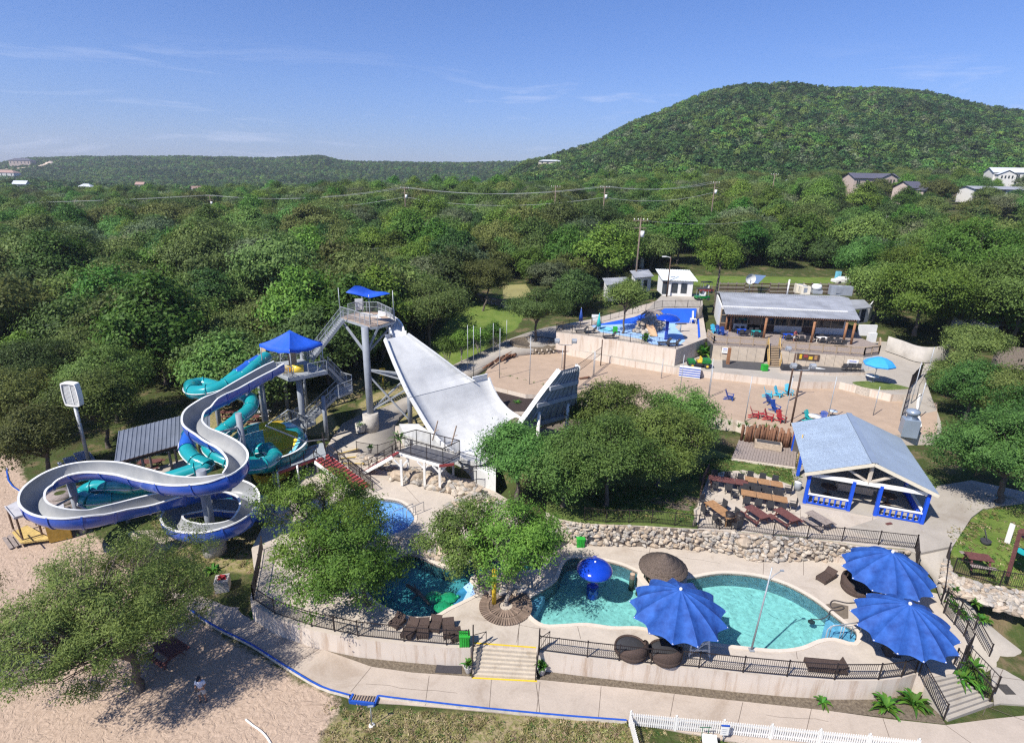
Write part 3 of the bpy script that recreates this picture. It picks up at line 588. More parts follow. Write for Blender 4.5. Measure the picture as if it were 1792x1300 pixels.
def branches(mb,base,fork,terms,r0,rng,nm=5,sides=5):
    """trunk up to the fork, main limbs, then thinner branches out to the leafy ends"""
    base = np.array(base,float);fork = np.array(fork,float);terms = np.asarray(terms)
    k = 5;path = [base+(fork-base)*i/k+rng.normal(0,r0*.35,3)*(0 < i < k)*np.array([1,1,.2]) for i in range(k+1)]
    mb.tube([base-[0,0,.25]]+path,[r0*1.5,r0*1.25]+[r0*(1-.3*i/k) for i in range(1,k+1)],8)
    c = terms[rng.choice(len(terms),nm,replace=False)];ctr = terms.mean(0)
    for _ in range(4):
        lab = np.argmin(((terms[:,None]-c[None])**2).sum(-1),1)
        c = np.array([terms[lab == j].mean(0) if (lab == j).any() else c[j] for j in range(nm)])
    for j in range(nm):
        T = terms[lab == j]
        if not len(T): continue
        e = fork+(c[j]-fork)*.72;midp = (fork+e)/2+[0,0,.12*np.linalg.norm(e-fork)]+rng.normal(0,.12*np.linalg.norm(e-fork),3)
        limb = [(1-t)**2*fork+2*t*(1-t)*midp+t*t*e for t in np.linspace(0,1,6)]
        mb.tube(limb,[r0*.62*(1-.55*i/5) for i in range(6)],6,cap=False)
        for q in T:
            s = limb[rng.integers(2,6)];mm_ = (s+q)/2+rng.normal(0,.1*np.linalg.norm(q-s)+.02,3)
            mb.tube([s,mm_,q],[r0*.17,r0*.10,r0*.03],4,cap=False)

def crown_points(rng,K,R,Hc,zc,lobes=7,lobe_r=.45,shell=.55):
    """clump centres gathered in several uneven lobes, more to the outside than to the middle"""
    lob = []
    for i in range(lobes):
        a = 2*math.pi*(i+rng.uniform(-.3,.3))/lobes;rr = R*rng.uniform(.38,.68);lob.append((rr*math.cos(a),rr*math.sin(a),zc+Hc*rng.uniform(-.28,.18),R*lobe_r*rng.uniform(.75,1.2)))
    lob.append((0,0,zc+Hc*.28,R*lobe_r*1.15));out = []
    w = np.array([l[3]**2 for l in lob]);w /= w.sum()
    for i in rng.choice(len(lob),K,p=w):
        d = rng.normal(0,1,3);d /= np.linalg.norm(d);d[2] = abs(d[2])*.9 if rng.random() < .72 else d[2]
        r = lob[i][3]*(shell+(1-shell)*rng.random()**.6);out.append((lob[i][0]+d[0]*r,lob[i][1]+d[1]*r,lob[i][2]+d[2]*r*Hc/R*.8))
    return np.array(out)

def big_tree(name,label,px,zb,hgt,R,Hc,leafm,seed,K=200,per=170,size=.075,spread=.34,bark=None,cat='tree',lean=(0,0),lobes=8,trunk_r=.22,group=None,fork=.3,cx=(0,0),asp=.5,world=None,nm=5,lobe_r=.36):
    rng = np.random.default_rng(seed);b = np.array(world) if world is not None else P(*px,zb)
    t = thing(name,label,cat,b,group)
    cp = crown_points(rng,K,R,Hc,hgt-Hc*.55,lobes+3,lobe_r,.62);cp[:,0] += cx[0];cp[:,1] += cx[1]
    m_ = MB();branches(m_,(0,0,0),(lean[0],lean[1],hgt*fork),cp,trunk_r,rng,nm)
    me_ = m_.mesh('trunk',bark or M_BARK);link('trunk',me_,t)
    inner = cp*np.array([.86,.86,.95])+[0,0,.05]
    cen = np.concatenate([cp,inner[::3]])
    link('crown',leaf_mesh('crown',cen,rng.uniform(.7,1.3,len(cen))*spread,per,size,rng,leafm,asp),t)
    return t

# ---- hand placed trees
big_tree('mesquite_tree','large feathery tree on the sand, its lacy shade falling over the standing person',(243,1208),0,9.8,6.5,7.8,L_MESQ,3,K=560,per=120,size=.074,spread=.27,lean=(.3,-.2),lobes=12,trunk_r=.26,asp=.34,cx=(-.5,.3),nm=8,fork=.25)
big_tree('mesquite_tree','feathery tree cut off by the picture edge beside the large feathery tree',(-90,1190),0,7.0,3.6,4.6,L_MESQ,5,K=170,per=110,size=.066,spread=.30,trunk_r=.2,asp=.34)
big_tree('elm_tree','leafy tree hanging over the black fence, hiding the left end of the lagoon',(645,1058),1.4,6.5,4.5,5.2,L_BRIGHT,11,K=215,per=95,size=.086,spread=.30,lean=(-.6,.3),lobes=8,trunk_r=.15,cx=(-1.2,-.3),fork=.28)
big_tree('elm_tree','leafy tree beside the pale blue splash pool, left of the lagoon',(582,985),1.4,7.2,4.8,5.4,L_BRIGHT,12,K=230,per=95,size=.086,spread=.30,lean=(.5,.2),lobes=9,trunk_r=.15,cx=(-.3,.2),fork=.28)
big_tree('elm_tree','leafy tree growing from the round brick planter between lagoon and big pool',(885,1058),1.4,7.2,3.6,5.0,L_BRIGHT,14,K=165,per=95,size=.086,spread=.29,lean=(.4,.2),lobes=7,trunk_r=.14,cx=(.5,.4),bark=M_BARKP,fork=.3)
big_tree('elm_tree','slim leafy tree on the rocks at the right bank of the lagoon',(838,1022),1.4,6.2,3.2,4.2,L_LIVE,15,K=125,per=95,size=.086,spread=.28,lean=(-.4,.3),lobes=6,trunk_r=.11,cx=(-.7,.3),fork=.35)
for i,(px,w_,h_,R_,Hc_,s_,lab) in enumerate([
    ((905,872),(ZT),6.6,3.9,4.8,21,'live oak beside the foot of the white ride, leftmost of the terrace oaks'),
    ((985,885),(ZT),6.6,4.2,5.0,22,'live oak shading the lawn above the rock wall, next to the leftmost terrace oak'),
    ((1060,885),(ZT),7.6,4.8,5.4,23,'broad live oak in the middle of the terrace lawn, a dark trunk in deep shade'),
    ((1150,850),(ZT),7.3,4.5,5.2,24,'live oak at the right of the terrace lawn beside the dining tables'),
    ((1060,805),(ZT),7.6,4.6,4.8,25,'live oak behind the terrace lawn, in front of the sand court'),
    ((1190,800),(ZT),6.8,4.0,4.6,26,'rear live oak of the terrace, beside the log post wall')]):
    big_tree('live_oak_tree',lab,px,w_,h_,R_,Hc_,L_LIVE,s_,K=250,per=110,size=.09,spread=.36,lobes=9,trunk_r=.2,group='oaks on the dining terrace',nm=6)
big_tree('oak_tree','big oak beside the pavilion on the right edge, crown overlapping the metal roof',(1745,880),3.0,8.0,5.0,5.6,L_LIVE,31,K=330,per=110,size=.09,spread=.4,lobes=9,trunk_r=.25,cx=(-1.6,0))
big_tree('oak_tree','oak at the right edge behind the one beside the pavilion',(1800,810),3.4,8.6,4.4,5.4,L_LIVE,32,K=230,per=105,size=.1,spread=.42,lobes=8,trunk_r=.25)
big_tree('oak_tree','round oak right of the fire lane fence, above the pavilion oak',(1735,745),3.8,6.6,3.8,4.4,L_OLIVE,33,K=190,per=100,size=.1,spread=.42,trunk_r=.22)
big_tree('oak_tree','spreading oak between the fire lane and the picture edge, below the leaning one',(1690,735),3.9,6.4,4.4,4.6,L_LIVE,35,K=230,per=100,size=.1,spread=.42,trunk_r=.2)
big_tree('oak_tree','small oak at the bend of the fire lane beside the grey wall',(1668,690),4.3,5.0,3.2,3.6,L_OLIVE,36,K=150,per=95,size=.1,spread=.42,trunk_r=.16)
big_tree('oak_tree','olive coloured oak leaning over the end of the curved concrete wall',(1700,652),4.6,6.0,4.2,3.0,L_OLIVE,34,K=200,per=90,size=.11,spread=.42,trunk_r=.22,lean=(-.8,0),cx=(-.6,0))
for i,(px,h_,R_,Hc_,s_,lm,lab) in enumerate([
    ((1600,585),11.5,6.6,8.0,41,L_BRIGHT,'lush green tree just behind the right end of the restaurant'),
    ((1680,560),16.5,8.6,11.5,42,L_BRIGHT,'tallest lush green tree on the right, above the restaurant'),
    ((1770,600),13,7.4,9.0,43,L_LIVE,'dark lush tree at the right edge near the small white shed'),
    ((1545,525),11.0,6.4,8.0,44,L_BRIGHT,'lush green tree beside the parked car behind the restaurant'),
    ((1790,500),15,8.0,10,45,L_BRIGHT,'lush green tree at the right edge behind the tallest one'),
    ((1530,560),9.0,4.6,7.0,47,L_LIVE,'dense green tree right against the right wing of the restaurant'),
    ((1590,540),12.5,6.5,9.0,48,L_BRIGHT,'lush green tree above the curved wall, second row'),
    ((1655,575),10.0,6.0,8.0,49,L_LIVE,'green tree just above the right part of the curved wall'),
    ((1500,500),10.5,6.0,8.0,50,L_LIVE,'green tree at the right end of the mown lawn'),
    ((1720,560),12.5,7.0,10.0,56,L_BRIGHT,'lush green tree beside the dark roofed shed'),
    ((1620,500),14,8.0,9.5,46,L_LIVE,'green tree behind the tallest lush tree on the right')]):
    big_tree('pecan_tree',lab,px,6.4,h_,R_,Hc_,lm,s_,K=330,per=95,size=.165,spread=.64,lobes=10,trunk_r=.3,group='lush trees right of the restaurant')
big_tree('pecan_tree','ragged tree with one tall bare trunk rising between the white building and the restaurant',(1249,545),6.9,12.2,4.2,4.8,L_BRIGHT,51,K=130,per=90,size=.15,spread=.5,fork=.62,lobes=7,trunk_r=.22,cx=(-.4,0))
big_tree('oak_tree','yellow green tree with twisted double trunk at the splash pool',zb(672,555),7.3,7.4,3.3,3.8,L_MESQ,52,K=130,per=90,size=.12,spread=.42,fork=.4,lobes=6,trunk_r=.16,cx=(.4,.5))
big_tree('oak_tree','small rounded oak in the raised stone planter beside the sand court',(937,598),5.0,7.4,4.6,3.2,L_OLIVE,53,K=200,per=90,size=.12,spread=.45,fork=.35,lobes=8,trunk_r=.2)
big_tree('oak_tree','oak with a slanting trunk on the mown lawn in front of the stone wall',(843,553),4.6,9.6,4.2,4.2,L_OLIVE,54,K=190,per=90,size=.13,spread=.48,fork=.5,lean=(1.2,.3),cx=(1.2,.5),trunk_r=.18)
big_tree('oak_tree','wide oak behind the top of the white ride, at the edge of the lawn',(752,612),3.2,10.4,6.0,6.2,L_OLIVE,55,K=300,per=90,size=.13,spread=.5,fork=.3,trunk_r=.28,lobes=9)
for i,(px,lab,s_) in enumerate([((781,652),'small bright crape myrtle nearest the white ramp in its row',61),((808,637),'second small bright crape myrtle from the white ramp',62),((836,626),'third small bright crape myrtle from the white ramp',63),((866,620),'small bright crape myrtle beside the stacked logs',64)]):
    big_tree('crape_myrtle',lab,px,3.6,4.6,1.5,2.0,L_BRIGHT,s_,K=42,per=70,size=.11,spread=.28,fork=.25,trunk_r=.09,bark=M_BARKP,group='crape myrtles along the walk',nm=4)
for i,(px,h_,R_,lab,s_,lm) in enumerate([
    ((86,836),7.2,3.5,'oak left of the sign pole, its leaning trunk at the edge of the concrete',71,L_OLIVE),
    ((30,770),7.8,4.6,'oak at the left edge of the sand, beside the one at the concrete corner',72,L_OLIVE),
    ((190,782),8.4,4.4,'oak close behind the white slatted sign, left of the grey roofed shelter',73,L_LIVE),
    ((205,740),9.0,4.8,'oak touching the left end of the grey shelter roof',74,L_LIVE),
    ((70,720),8.5,5.0,'oak in the second row behind the sign, at the left edge',75,L_OLIVE),
    ((150,690),8.5,5.0,'oak in the second row straight behind the white sign',76,L_OLIVE)]):
    big_tree('oak_tree',lab,px,.4,h_,R_,4.8,lm,s_,K=240,per=90,size=.115,spread=.45,trunk_r=.22,lobes=9,group='oaks around the sign and shelter',lean=(rng_ := .4,0))

# ---- woodland: shared tree meshes, single trees near by, one mass farther off
def proto(seed,R,Hc,hgt,lm,K,per,size,spread,lobes=8,tr=.2):
    rng = np.random.default_rng(seed);cp = crown_points(rng,K,R,Hc,hgt-Hc*.55,lobes)
    m_ = MB();branches(m_,(0,0,0),(rng.normal(0,.3),rng.normal(0,.3),hgt*.28),cp[::3],tr,rng,4)
    return m_.mesh('trunk',M_BARK),leaf_mesh('crown',cp,rng.uniform(.7,1.3,len(cp))*spread,per,size,rng,lm,.6)
KINDS = [('live_oak_tree','olive green live oak',L_OLIVE,(5.0,5.2,7.6)),('live_oak_tree','mid green live oak',L_LIVE,(4.6,5.0,7.4)),('elm_tree','bright green broadleaf tree',L_BRIGHT,(4.2,5.6,8.4)),
         ('juniper_tree','dark green juniper',L_DARK,(3.4,5.2,6.2)),('oak_tree','grey green oak',L_GREY,(4.8,4.6,7.0)),('live_oak_tree','wide olive green live oak',L_OLIVE,(6.0,5.2,7.8))]
PROT = []
for i,(nm_,lb,lm,(R_,Hc_,h_)) in enumerate(KINDS):
    for v in range(2):
        PROT.append((nm_,lb,R_)+proto(100+i*7+v,R_,Hc_,h_,lm,190,72,.175,.50,lobes=(7,10)[v]))
CLEAR = [[(310,740),(420,733),(500,716),(600,692),(650,668),(700,640),(735,610),(740,595),(800,540),(850,496),(940,500),(1000,556),(1040,520),(1100,470),(1150,500),(1170,472),(1330,474),(1455,474),(1505,490),(1560,500),(1620,560),(1650,600),(1900,625),(1900,1300),(-300,1300),(-300,800),(-200,700),(250,690)],
         [(600,425),(715,418),(720,432),(610,436)],[(0,835),(230,835),(230,690),(330,690),(330,900),(0,900)]]
HAND = [o.location.copy() for o in COL.objects if o.type == 'EMPTY' and o.get('category') == 'tree']
HOUSES = [(G(1385,338),13),(G(1515,340),16),(G(1600,350),15),(G(1750,325),20),(G(1740,350),15),(G(1690,345),12)]
rng = np.random.default_rng(8);cand = []
def thin(x,y):
    if any((x-h[0][0])**2+(y-h[0][1])**2 < h[1]**2 for h in HOUSES): return True
    # keep the line of sight to the far houses open
    for hp,r in HOUSES:
        k = y/hp[1]
        if .55 < k < 1 and abs(x-hp[0]*k) < r*.9 and math.sin(x*1.7+y*2.3) > -.35: return True
    return False
yy = 56.
while yy < 330:
    sp = 7.4 if yy < 130 else 7.6+yy*.004
    xw = 1.0*yy+16;xx = -xw
    while xx < xw:
        x,y = xx+rng.uniform(-.42,.42)*sp,yy+rng.uniform(-.42,.42)*sp;xx += sp
        z = h1(x,y);b = Q((x,y,z)); 
        if any(inpoly([b[0]],[b[1]],c)[0] for c in CLEAR): continue
        if any((x-q[0])**2+(y-q[1])**2 < 17 for q in HAND): continue
        if thin(x,y): continue
        cand.append((x,y,z,b))
    yy += sp*.86
cand.sort(key=lambda c: math.hypot(c[0],c[1]))
vis = [c for c in cand if -60 < c[3][0] < 1850]
single = vis[:285];sset = set(id(c) for c in single);rest = [c for c in cand if id(c) not in sset]
LM = [(20,'the left edge of the woods'),(138,'the white pole sign'),(240,'the grey shelter roof'),(335,'the teal tube curl'),(420,'the top bend of the trough slide'),(500,'the pyramid canopy'),(575,'the upper tower stairs'),(640,'the high shade sail'),(700,'the top of the white ride'),(765,'the crape myrtles'),(845,'the lawn stone wall'),(930,'the small planter oak'),(1005,'the court floodlight'),(1070,'the twisted splash deck tree'),(1120,'the tall transformer pole'),(1185,'the ticket building'),(1250,'the tree with bare trunk'),(1320,'the satellite dish'),(1400,'the rooftop air conditioners'),(1470,'the exhaust fan'),(1545,'the parked white car'),(1625,'the curved wall'),(1710,'the dark roofed shed'),(1780,'the right edge of the woods')]
ORD = ['nearest','second','third','fourth','fifth','sixth','seventh','eighth','ninth','tenth','eleventh','twelfth','thirteenth','fourteenth','fifteenth','sixteenth','seventeenth','eighteenth','nineteenth','twentieth']+['twenty-'+w for w in ('first','second','third','fourth','fifth','sixth','seventh','eighth','ninth')]+['thirtieth']*9
COLN = {}
def zone(b):
    m = min(LM,key=lambda q: abs(q[0]-b[0]))[1];COLN[m] = COLN.get(m,0)+1
    return f'above {m}, {ORD[COLN[m]-1]} tree back'
single.sort(key=lambda c: -c[3][1])
def pick(x,y):
    n = .5+.5*math.sin(x*.045+1.7)*math.cos(y*.05-.6);r = rng.random()
    if y < 100 and x < 8: w = [.36,.24,.10,.02,.06,.22]
    elif n > .6: w = [.15,.2,.34,.1,.1,.11]
    else: w = [.16,.24,.08,.27,.15,.10]
    return rng.choice(6,p=w)
for c in single:
    k = pick(c[0],c[1]);nm_,lb,R_,tm,cm = PROT[k*2+rng.integers(2)]
    t = thing(nm_,f'{lb} {zone(c[3])}','tree',(c[0],c[1],c[2]-.1),'woodland trees around the park')
    s = rng.uniform(.85,1.5); 
    t.rotation_euler = (0,0,rng.uniform(0,6.28));t.scale = (s*rng.uniform(.9,1.1),s*rng.uniform(.9,1.1),s*rng.uniform(.85,1.12))
    link('trunk',tm,t);link('crown',cm,t)

def scatter(name,pts,scales,kinds,protos):
    """one mass of trees: a point per tree, the tree meshes set on them by geometry nodes"""
    me = bpy.data.meshes.new(name);me.vertices.add(len(pts));me.vertices.foreach_set('co',np.asarray(pts,np.float32).ravel())
    for an,ty,dat in (('sc','FLOAT',scales),('kd','INT',kinds),('rt','FLOAT',rng.uniform(0,6.28,len(pts)))):
        a = me.attributes.new(an,ty,'POINT');a.data.foreach_set('value',np.asarray(dat,np.float32 if ty == 'FLOAT' else np.int32))
    me.update();o = link(name,me,None,kind='stuff')
    pc = bpy.data.collections.new(name+' sources')
    for i,pm in enumerate(protos):
        q = bpy.data.objects.new(f'{name}_source_{i:02d}',pm);pc.objects.link(q)
    g = bpy.data.node_groups.new(name,'GeometryNodeTree');g.interface.new_socket('Geometry',in_out='INPUT',socket_type='NodeSocketGeometry');g.interface.new_socket('Geometry',in_out='OUTPUT',socket_type='NodeSocketGeometry')
    N = g.nodes;Lk = g.links;gi = N.new('NodeGroupInput');go = N.new('NodeGroupOutput');ip = N.new('GeometryNodeInstanceOnPoints');ci = N.new('GeometryNodeCollectionInfo')
    ci.inputs[0].default_value = pc;ci.inputs['Separate Children'].default_value = True;ci.inputs['Reset Children'].default_value = True
    mp = N.new('GeometryNodeMeshToPoints');Lk.new(gi.outputs[0],mp.inputs[0])
    Lk.new(mp.outputs[0],ip.inputs['Points']);Lk.new(ci.outputs[0],ip.inputs['Instance']);ip.inputs['Pick Instance'].default_value = True
    def na(nm,ty):
        q = N.new('GeometryNodeInputNamedAttribute');q.data_type = ty;q.inputs[0].default_value = nm;return q.outputs[0]
    Lk.new(na('kd','INT'),ip.inputs['Instance Index']);Lk.new(na('sc','FLOAT'),ip.inputs['Scale'])
    cx_ = N.new('ShaderNodeCombineXYZ');Lk.new(na('rt','FLOAT'),cx_.inputs[2]);Lk.new(cx_.outputs[0],ip.inputs['Rotation'])
    Lk.new(ip.outputs[0],go.inputs[0]);md = o.modifiers.new('scatter','NODES');md.node_group = g
    return o
def joined(tm,cm):
    bm = bmesh.new();bm.from_mesh(cm);me = bpy.data.meshes.new('tree');n0 = len(bm.faces);bm.from_mesh(tm)
    for i,f in enumerate(bm.faces): f.material_index = 0 if i < n0 else 1
    bm.to_mesh(me);bm.free();me.materials.append(cm.materials[0]);me.materials.append(M_BARK);return me
mids = [joined(p[3],p[4]) for p in PROT]
scatter('mixed_woodland',[c[:3] for c in rest],[rng.uniform(.85,1.45) for _ in rest],[pick(c[0],c[1])*2+rng.integers(2) for c in rest],mids)
far = []
for i,lm in enumerate([L_DARK,L_LIVE,L_DARK,L_BRIGHT,L_GREY,L_LIVE]):
    r2 = np.random.default_rng(300+i);cp = crown_points(r2,40,3.6,3.8,3.4,5);far.append(leaf_mesh('far',cp,r2.uniform(.6,1.1,40)*.75,11,.62,r2,lm,.75))
# wooded slopes: right hill from 320 m up to its crest, left ridge beyond the valley
pts = [];sc = [];kd = []
def field(y0,y1,sp0,a0,a1,smin,smax,weights):
    y = y0
    while y < y1:
        sp = sp0*(1+.35*(y-y0)/(y1-y0));x = a0*y
        while x < a1*y:
            px_,py_ = x+rng.uniform(-.5,.5)*sp,y+rng.uniform(-.5,.5)*sp
            if not thin(px_,py_) and rng.random() > .03: pts.append((px_,py_));sc.append(rng.uniform(smin,smax)); 
            x += sp
        y += sp*.85
field(322,900,6.3,-.12,1.08,.75,1.35,0)
field(322,780,8.0,-1.08,-.12,.8,1.5,0)
field(780,1540,8.6,-1.08,.1,.9,1.4,0)
pa = np.array(pts);pz = H(pa[:,0],pa[:,1]);nn = np.sin(pa[:,0]*.03+2)*np.cos(pa[:,1]*.026)+rng.normal(0,.5,len(pa))
kd = np.where(nn > .75,3,np.where(nn > .15,1,np.where(nn > -.4,2,0)));kd = np.where(rng.random(len(pa)) < .12,4,kd)
scatter('hill_forest',np.column_stack([pa,pz]),sc,kd,far)

# turf: short tufts over the dry grass by the picket fence and on the lawns
tuft = []
for i,(c1_,c2_) in enumerate([((.16,.15,.05),(.24,.22,.09)),((.30,.24,.13),(.40,.33,.20)),((.05,.11,.02),(.10,.17,.04))]):
    r2 = np.random.default_rng(500+i);tuft.append(leaf_mesh('tuft',np.zeros((1,3))+[0,0,.03],.07,16,.07,r2,leafmat(f'grass {i}',c1_,c2_,.2),.3,-.2,0.))
def turf(name,polys,n,z=None,kd3=(.45,.4,.15),seed=1,sc_=(.6,1.4)):
    r2 = np.random.default_rng(seed);out = []
    for pl in polys:
        q = np.array([(p[0],p[1]) for p in pl]);lo,hi = q.min(0),q.max(0);c = r2.uniform(lo,hi,(int(n*(hi-lo).prod()),2));k = inpoly(c[:,0],c[:,1],pl);c = c[k]
        f = np.sin(c[:,0]*1.9+1)*np.cos(c[:,1]*2.3)+np.sin(c[:,0]*.7-c[:,1]*.9)+r2.normal(0,.6,len(c));c = c[f > -.55]
        out.append(np.column_stack([c,H(c[:,0],c[:,1]) if z is None else np.full(len(c),z)]))
    out = np.concatenate(out);scatter(name,out,r2.uniform(*sc_,len(out)),r2.choice(3,len(out),p=kd3),tuft)
turf('dry_grass',[PP(0,[(612,1238),(850,1252),(1100,1266),(1180,1280),(1400,1304),(1400,1330),(590,1330),(560,1290),(570,1230)])],55)
turf('lawn_grass',[PP(ZT,[(1030,900),(1215,915),(1216,860),(1100,850),(1030,860)]),PP(ZT,[(1170,850),(1250,800),(1400,800),(1402,850),(1340,830),(1240,830)])],30,ZT+.01,(.25,.0,.75),2,(.8,1.6))
turf('lawn_grass',[LAWN[2],DRY[1]],18,None,(.5,.15,.35),3,(.8,1.7))
# ================================================================ water rides
M_galv = mat('galvanised steel',(.36,.38,.40),.5,metal=.25,var=.15,scale=2)
M_galvd = mat('grey painted steel',(.24,.26,.29),.6,var=.15,scale=1.5)
M_mesh = mat('steel grating',(.30,.32,.34),.7,var=.1,scale=12,bump=.5,bscale=60)
M_white = mat('white paint',(.76,.74,.70),.5,var=.06,scale=1)
M_gel = mat('white gelcoat',(.50,.50,.49),.35,var=.10,scale=.35,spec=.4,col2=(.66,.66,.64))
M_trough = mat('grey trough',(.23,.245,.26),.4,var=.10,scale=.4,col2=(.36,.36,.355))
M_slideblue = mat('slide blue',(.022,.085,.42),.22,var=.12,scale=.7,spec=.5,coat=.3)
M_lip = mat('slide lip',(.70,.70,.68),.4,var=.05)
M_teal = mat('teal fibreglass',(.012,.27,.29),.2,var=.12,scale=.8,spec=.5,coat=.4)
M_tealb = mat('blue fibreglass',(.02,.10,.45),.2,var=.12,scale=.8,spec=.5,coat=.4)
M_canvas = mat('blue canvas',(.014,.085,.50),.6,var=.15,scale=.8,bump=.5,bscale=3)
M_red = mat('red paint',(.27,.05,.05),.6,var=.2,scale=3)
M_conc = mat('pier concrete',(.42,.39,.35),.9,var=.2,scale=2,bump=.6)
M_yelgel = mat('yellow fibreglass',(.80,.54,.06),.3,var=.08,scale=1,coat=.2)
M_lblue = mat('light blue fibreglass',(.18,.50,.66),.3,var=.08,scale=1,coat=.2)
M_wood = mat('weathered deck boards',(.33,.25,.19),.85,var=.3,scale=4)

def rail(mb,pts,h=1.05,sp=1.3,bal=.0,r=.025,mi=0,mids=(.5,),balr=.008):
    """hand rail along 3D points (z of the walking surface): posts, top and middle rails, optional balusters"""
    for a,b in zip(pts[:-1],pts[1:]):
        a = np.array(a,float);b = np.array(b,float);L = np.linalg.norm(b-a);n = max(1,round(L/sp));up = np.array([0,0,h])
        for k in range(n+1):
            q = a+(b-a)*k/n;mb.beam(q,q+up,r*2,r*2,mi)
        mb.beam(a+up,b+up,r*2,r*2,mi)
        for m in mids: mb.beam(a+up*m,b+up*m,r*1.3,r*1.3,mi)
        if bal:
            n = int(L/bal)
            for k in range(1,n):
                q = a+(b-a)*k/n;mb.beam(q+[0,0,.08],q+up,balr*2,balr*2,mi)
def stairflight(t,a,b,w,matt,mrail,nstep=None,rails=True,red=False,bal=.16):
    """flight between two landings centres a (low) and b (high)"""
    a = np.array(a,float);b = np.array(b,float);d = (b-a)[:2];L = np.linalg.norm(d);d /= L;s = np.array([-d[1],d[0],0])*w/2
    n = nstep or max(3,int(abs(b[2]-a[2])/.19));g = np.array([*d,0])
    for k in range(n):
        q = a+(b-a)*(k+.5)/n;m_ = MB();m_.box(q+[0,0,.0],(L/n+.05,w,.05),math.atan2(d[1],d[0]));part(m_,'step',matt,t)
    m_ = MB()
    for sg in (-1,1): m_.beam(a+s*sg-[0,0,.12],b+s*sg-[0,0,.12],.06,.28)
    part(m_,'stringer',mrail if not red else M_white,t)
    if rails:
        for sg in (-1,1):
            m_ = MB();rail(m_,[a+s*sg,b+s*sg],1.05,1.4,bal,.025);part(m_,'handrail',mrail,t)
def platform(t,pts,z,matt,th=.12,frame=None):
    m_ = MB();q = [(p[0],p[1],z) for p in pts];m_.slab([q],z-th);part(m_,'platform',matt,t)
    m_ = MB()
    for a,b in zip(q,q[1:]+q[:1]): m_.beam(np.array(a)-[0,0,.22],np.array(b)-[0,0,.22],.12,.26)
    part(m_,'edge_beam',frame or M_galv,t)

# ---- slide tower
t = TOWER = thing('slide_tower','tall galvanised slide tower with switchback stairs, two blue canopies and two start platforms','slide tower',(-21,54,1.2))
A = [P(*z2(*p),9.0) for p in [(592,540),(775,622),(1000,578),(850,505)]]
platform(t,A,9.0,M_mesh)
Bp = [P(*z3(*p),13.0) for p in [(118,243),(200,268),(285,296),(328,292),(424,262),(330,215),(205,215)]]
platform(t,Bp,13.0,M_wood)
L2 = [P(*z2(*p),6.2) for p in [(1040,700),(1070,722),(1150,690),(1150,660),(1085,640)]]
platform(t,L2,6.2,M_mesh)
L1 = [P(*z2(*p),3.4) for p in [(790,880),(870,905),(930,880),(850,840)]]
platform(t,L1,3.4,M_mesh)
c2 = P(*z2(1078,690),6.2);c1 = P(*z2(885,872),3.4);ca_ = P(*z2(985,545),9.0)
stairflight(t,c1,c2,1.2,M_mesh,M_galv)
stairflight(t,P(*z2(1100,660),6.2),ca_,1.1,M_mesh,M_galv)
stairflight(t,P(*z2(905,500),9.0),P(*z3(128,250),13.0),1.3,M_mesh,M_galv)
stairflight(t,P(*z2(690,925),1.5),P(*z2(805,868),3.4),1.2,M_mesh,M_galv)
for pts,z,closed in ((A,9.0,True),(L2,6.2,False),(L1,3.4,False)):
    q = [np.array([p[0],p[1],z]) for p in pts]
    if pts is A: segs = [[q[0],q[0]+(q[1]-q[0])*.28],[q[0]+(q[1]-q[0])*.62,q[1],q[1]+(q[2]-q[1])*.12],[q[1]+(q[2]-q[1])*.5,q[2]],[q[3]+(q[2]-q[3])*.5,q[3],q[0]]]
    elif pts is L2: segs = [[q[1],q[2],q[3],q[4]]]
    else: segs = [[q[0],q[1],q[2]],[q[3]+(q[0]-q[3])*.3,q[0]]]
    for sg in segs:
        m_ = MB();rail(m_,sg,1.1,1.1,.13,.03);part(m_,'railing',M_galv,t)
q = [np.array([p[0],p[1],13.0]) for p in Bp]
for sg in ([q[0],q[1],q[2],q[3]],[q[4],q[5],q[6],q[6]+(q[0]-q[6])*.5]):
    m_ = MB();rail(m_,sg,1.15,1.1,.13,.03);part(m_,'railing',M_galv,t)
# pyramid canopy: sagging fabric between four corner posts
cc = [P(*z2(*p),11.7) for p in [(593,418),(775,455),(972,408)]];cc.append(cc[0]+cc[2]-cc[1]);cen = sum(cc)/4;pk = cen+[0,0,1.35]
m_ = MB(); 
for i in range(4):
    a,b = cc[i],cc[(i+1) % 4];rows = []
    for u_ in np.linspace(0,1,7):
        r_ = []
        for v_ in np.linspace(0,1,9):
            e = a+(b-a)*v_;p_ = pk+(e-pk)*u_;sag = -.28*u_*(1-u_)*2-.22*math.sin(math.pi*v_)*u_+.05*math.sin(v_*17+i)*u_;r_.append(p_+[0,0,sag])
        rows.append(r_)
    m_.loft(rows)
    m_.loft([rows[-1],[p-[0,0,.28] for p in rows[-1]]])
part(m_,'canopy',M_canvas,t)
for i in range(4):
    m_ = MB();m_.cyl((cc[i][0]*.97+cen[0]*.03,cc[i][1]*.97+cen[1]*.03,9.0),.05,2.7,8);part(m_,'canopy_post',M_galv,t)
sc_ = [P(*z2(1112,108),16.2),P(*z2(1258,142),15.9),P(*z2(1378,118),15.9),P(*z2(1165,68),16.9)]
m_ = MB();rows = []
for u_ in np.linspace(0,1,9):
    r_ = []
    for v_ in np.linspace(0,1,9):
        p_ = (sc_[0]*(1-u_)+sc_[1]*u_)*(1-v_)+(sc_[3]*(1-u_)+sc_[2]*u_)*v_;r_.append(p_+[0,0,-.35*math.sin(math.pi*u_)*math.sin(math.pi*v_)+.10*math.sin(9*u_)*v_])
    rows.append(r_)
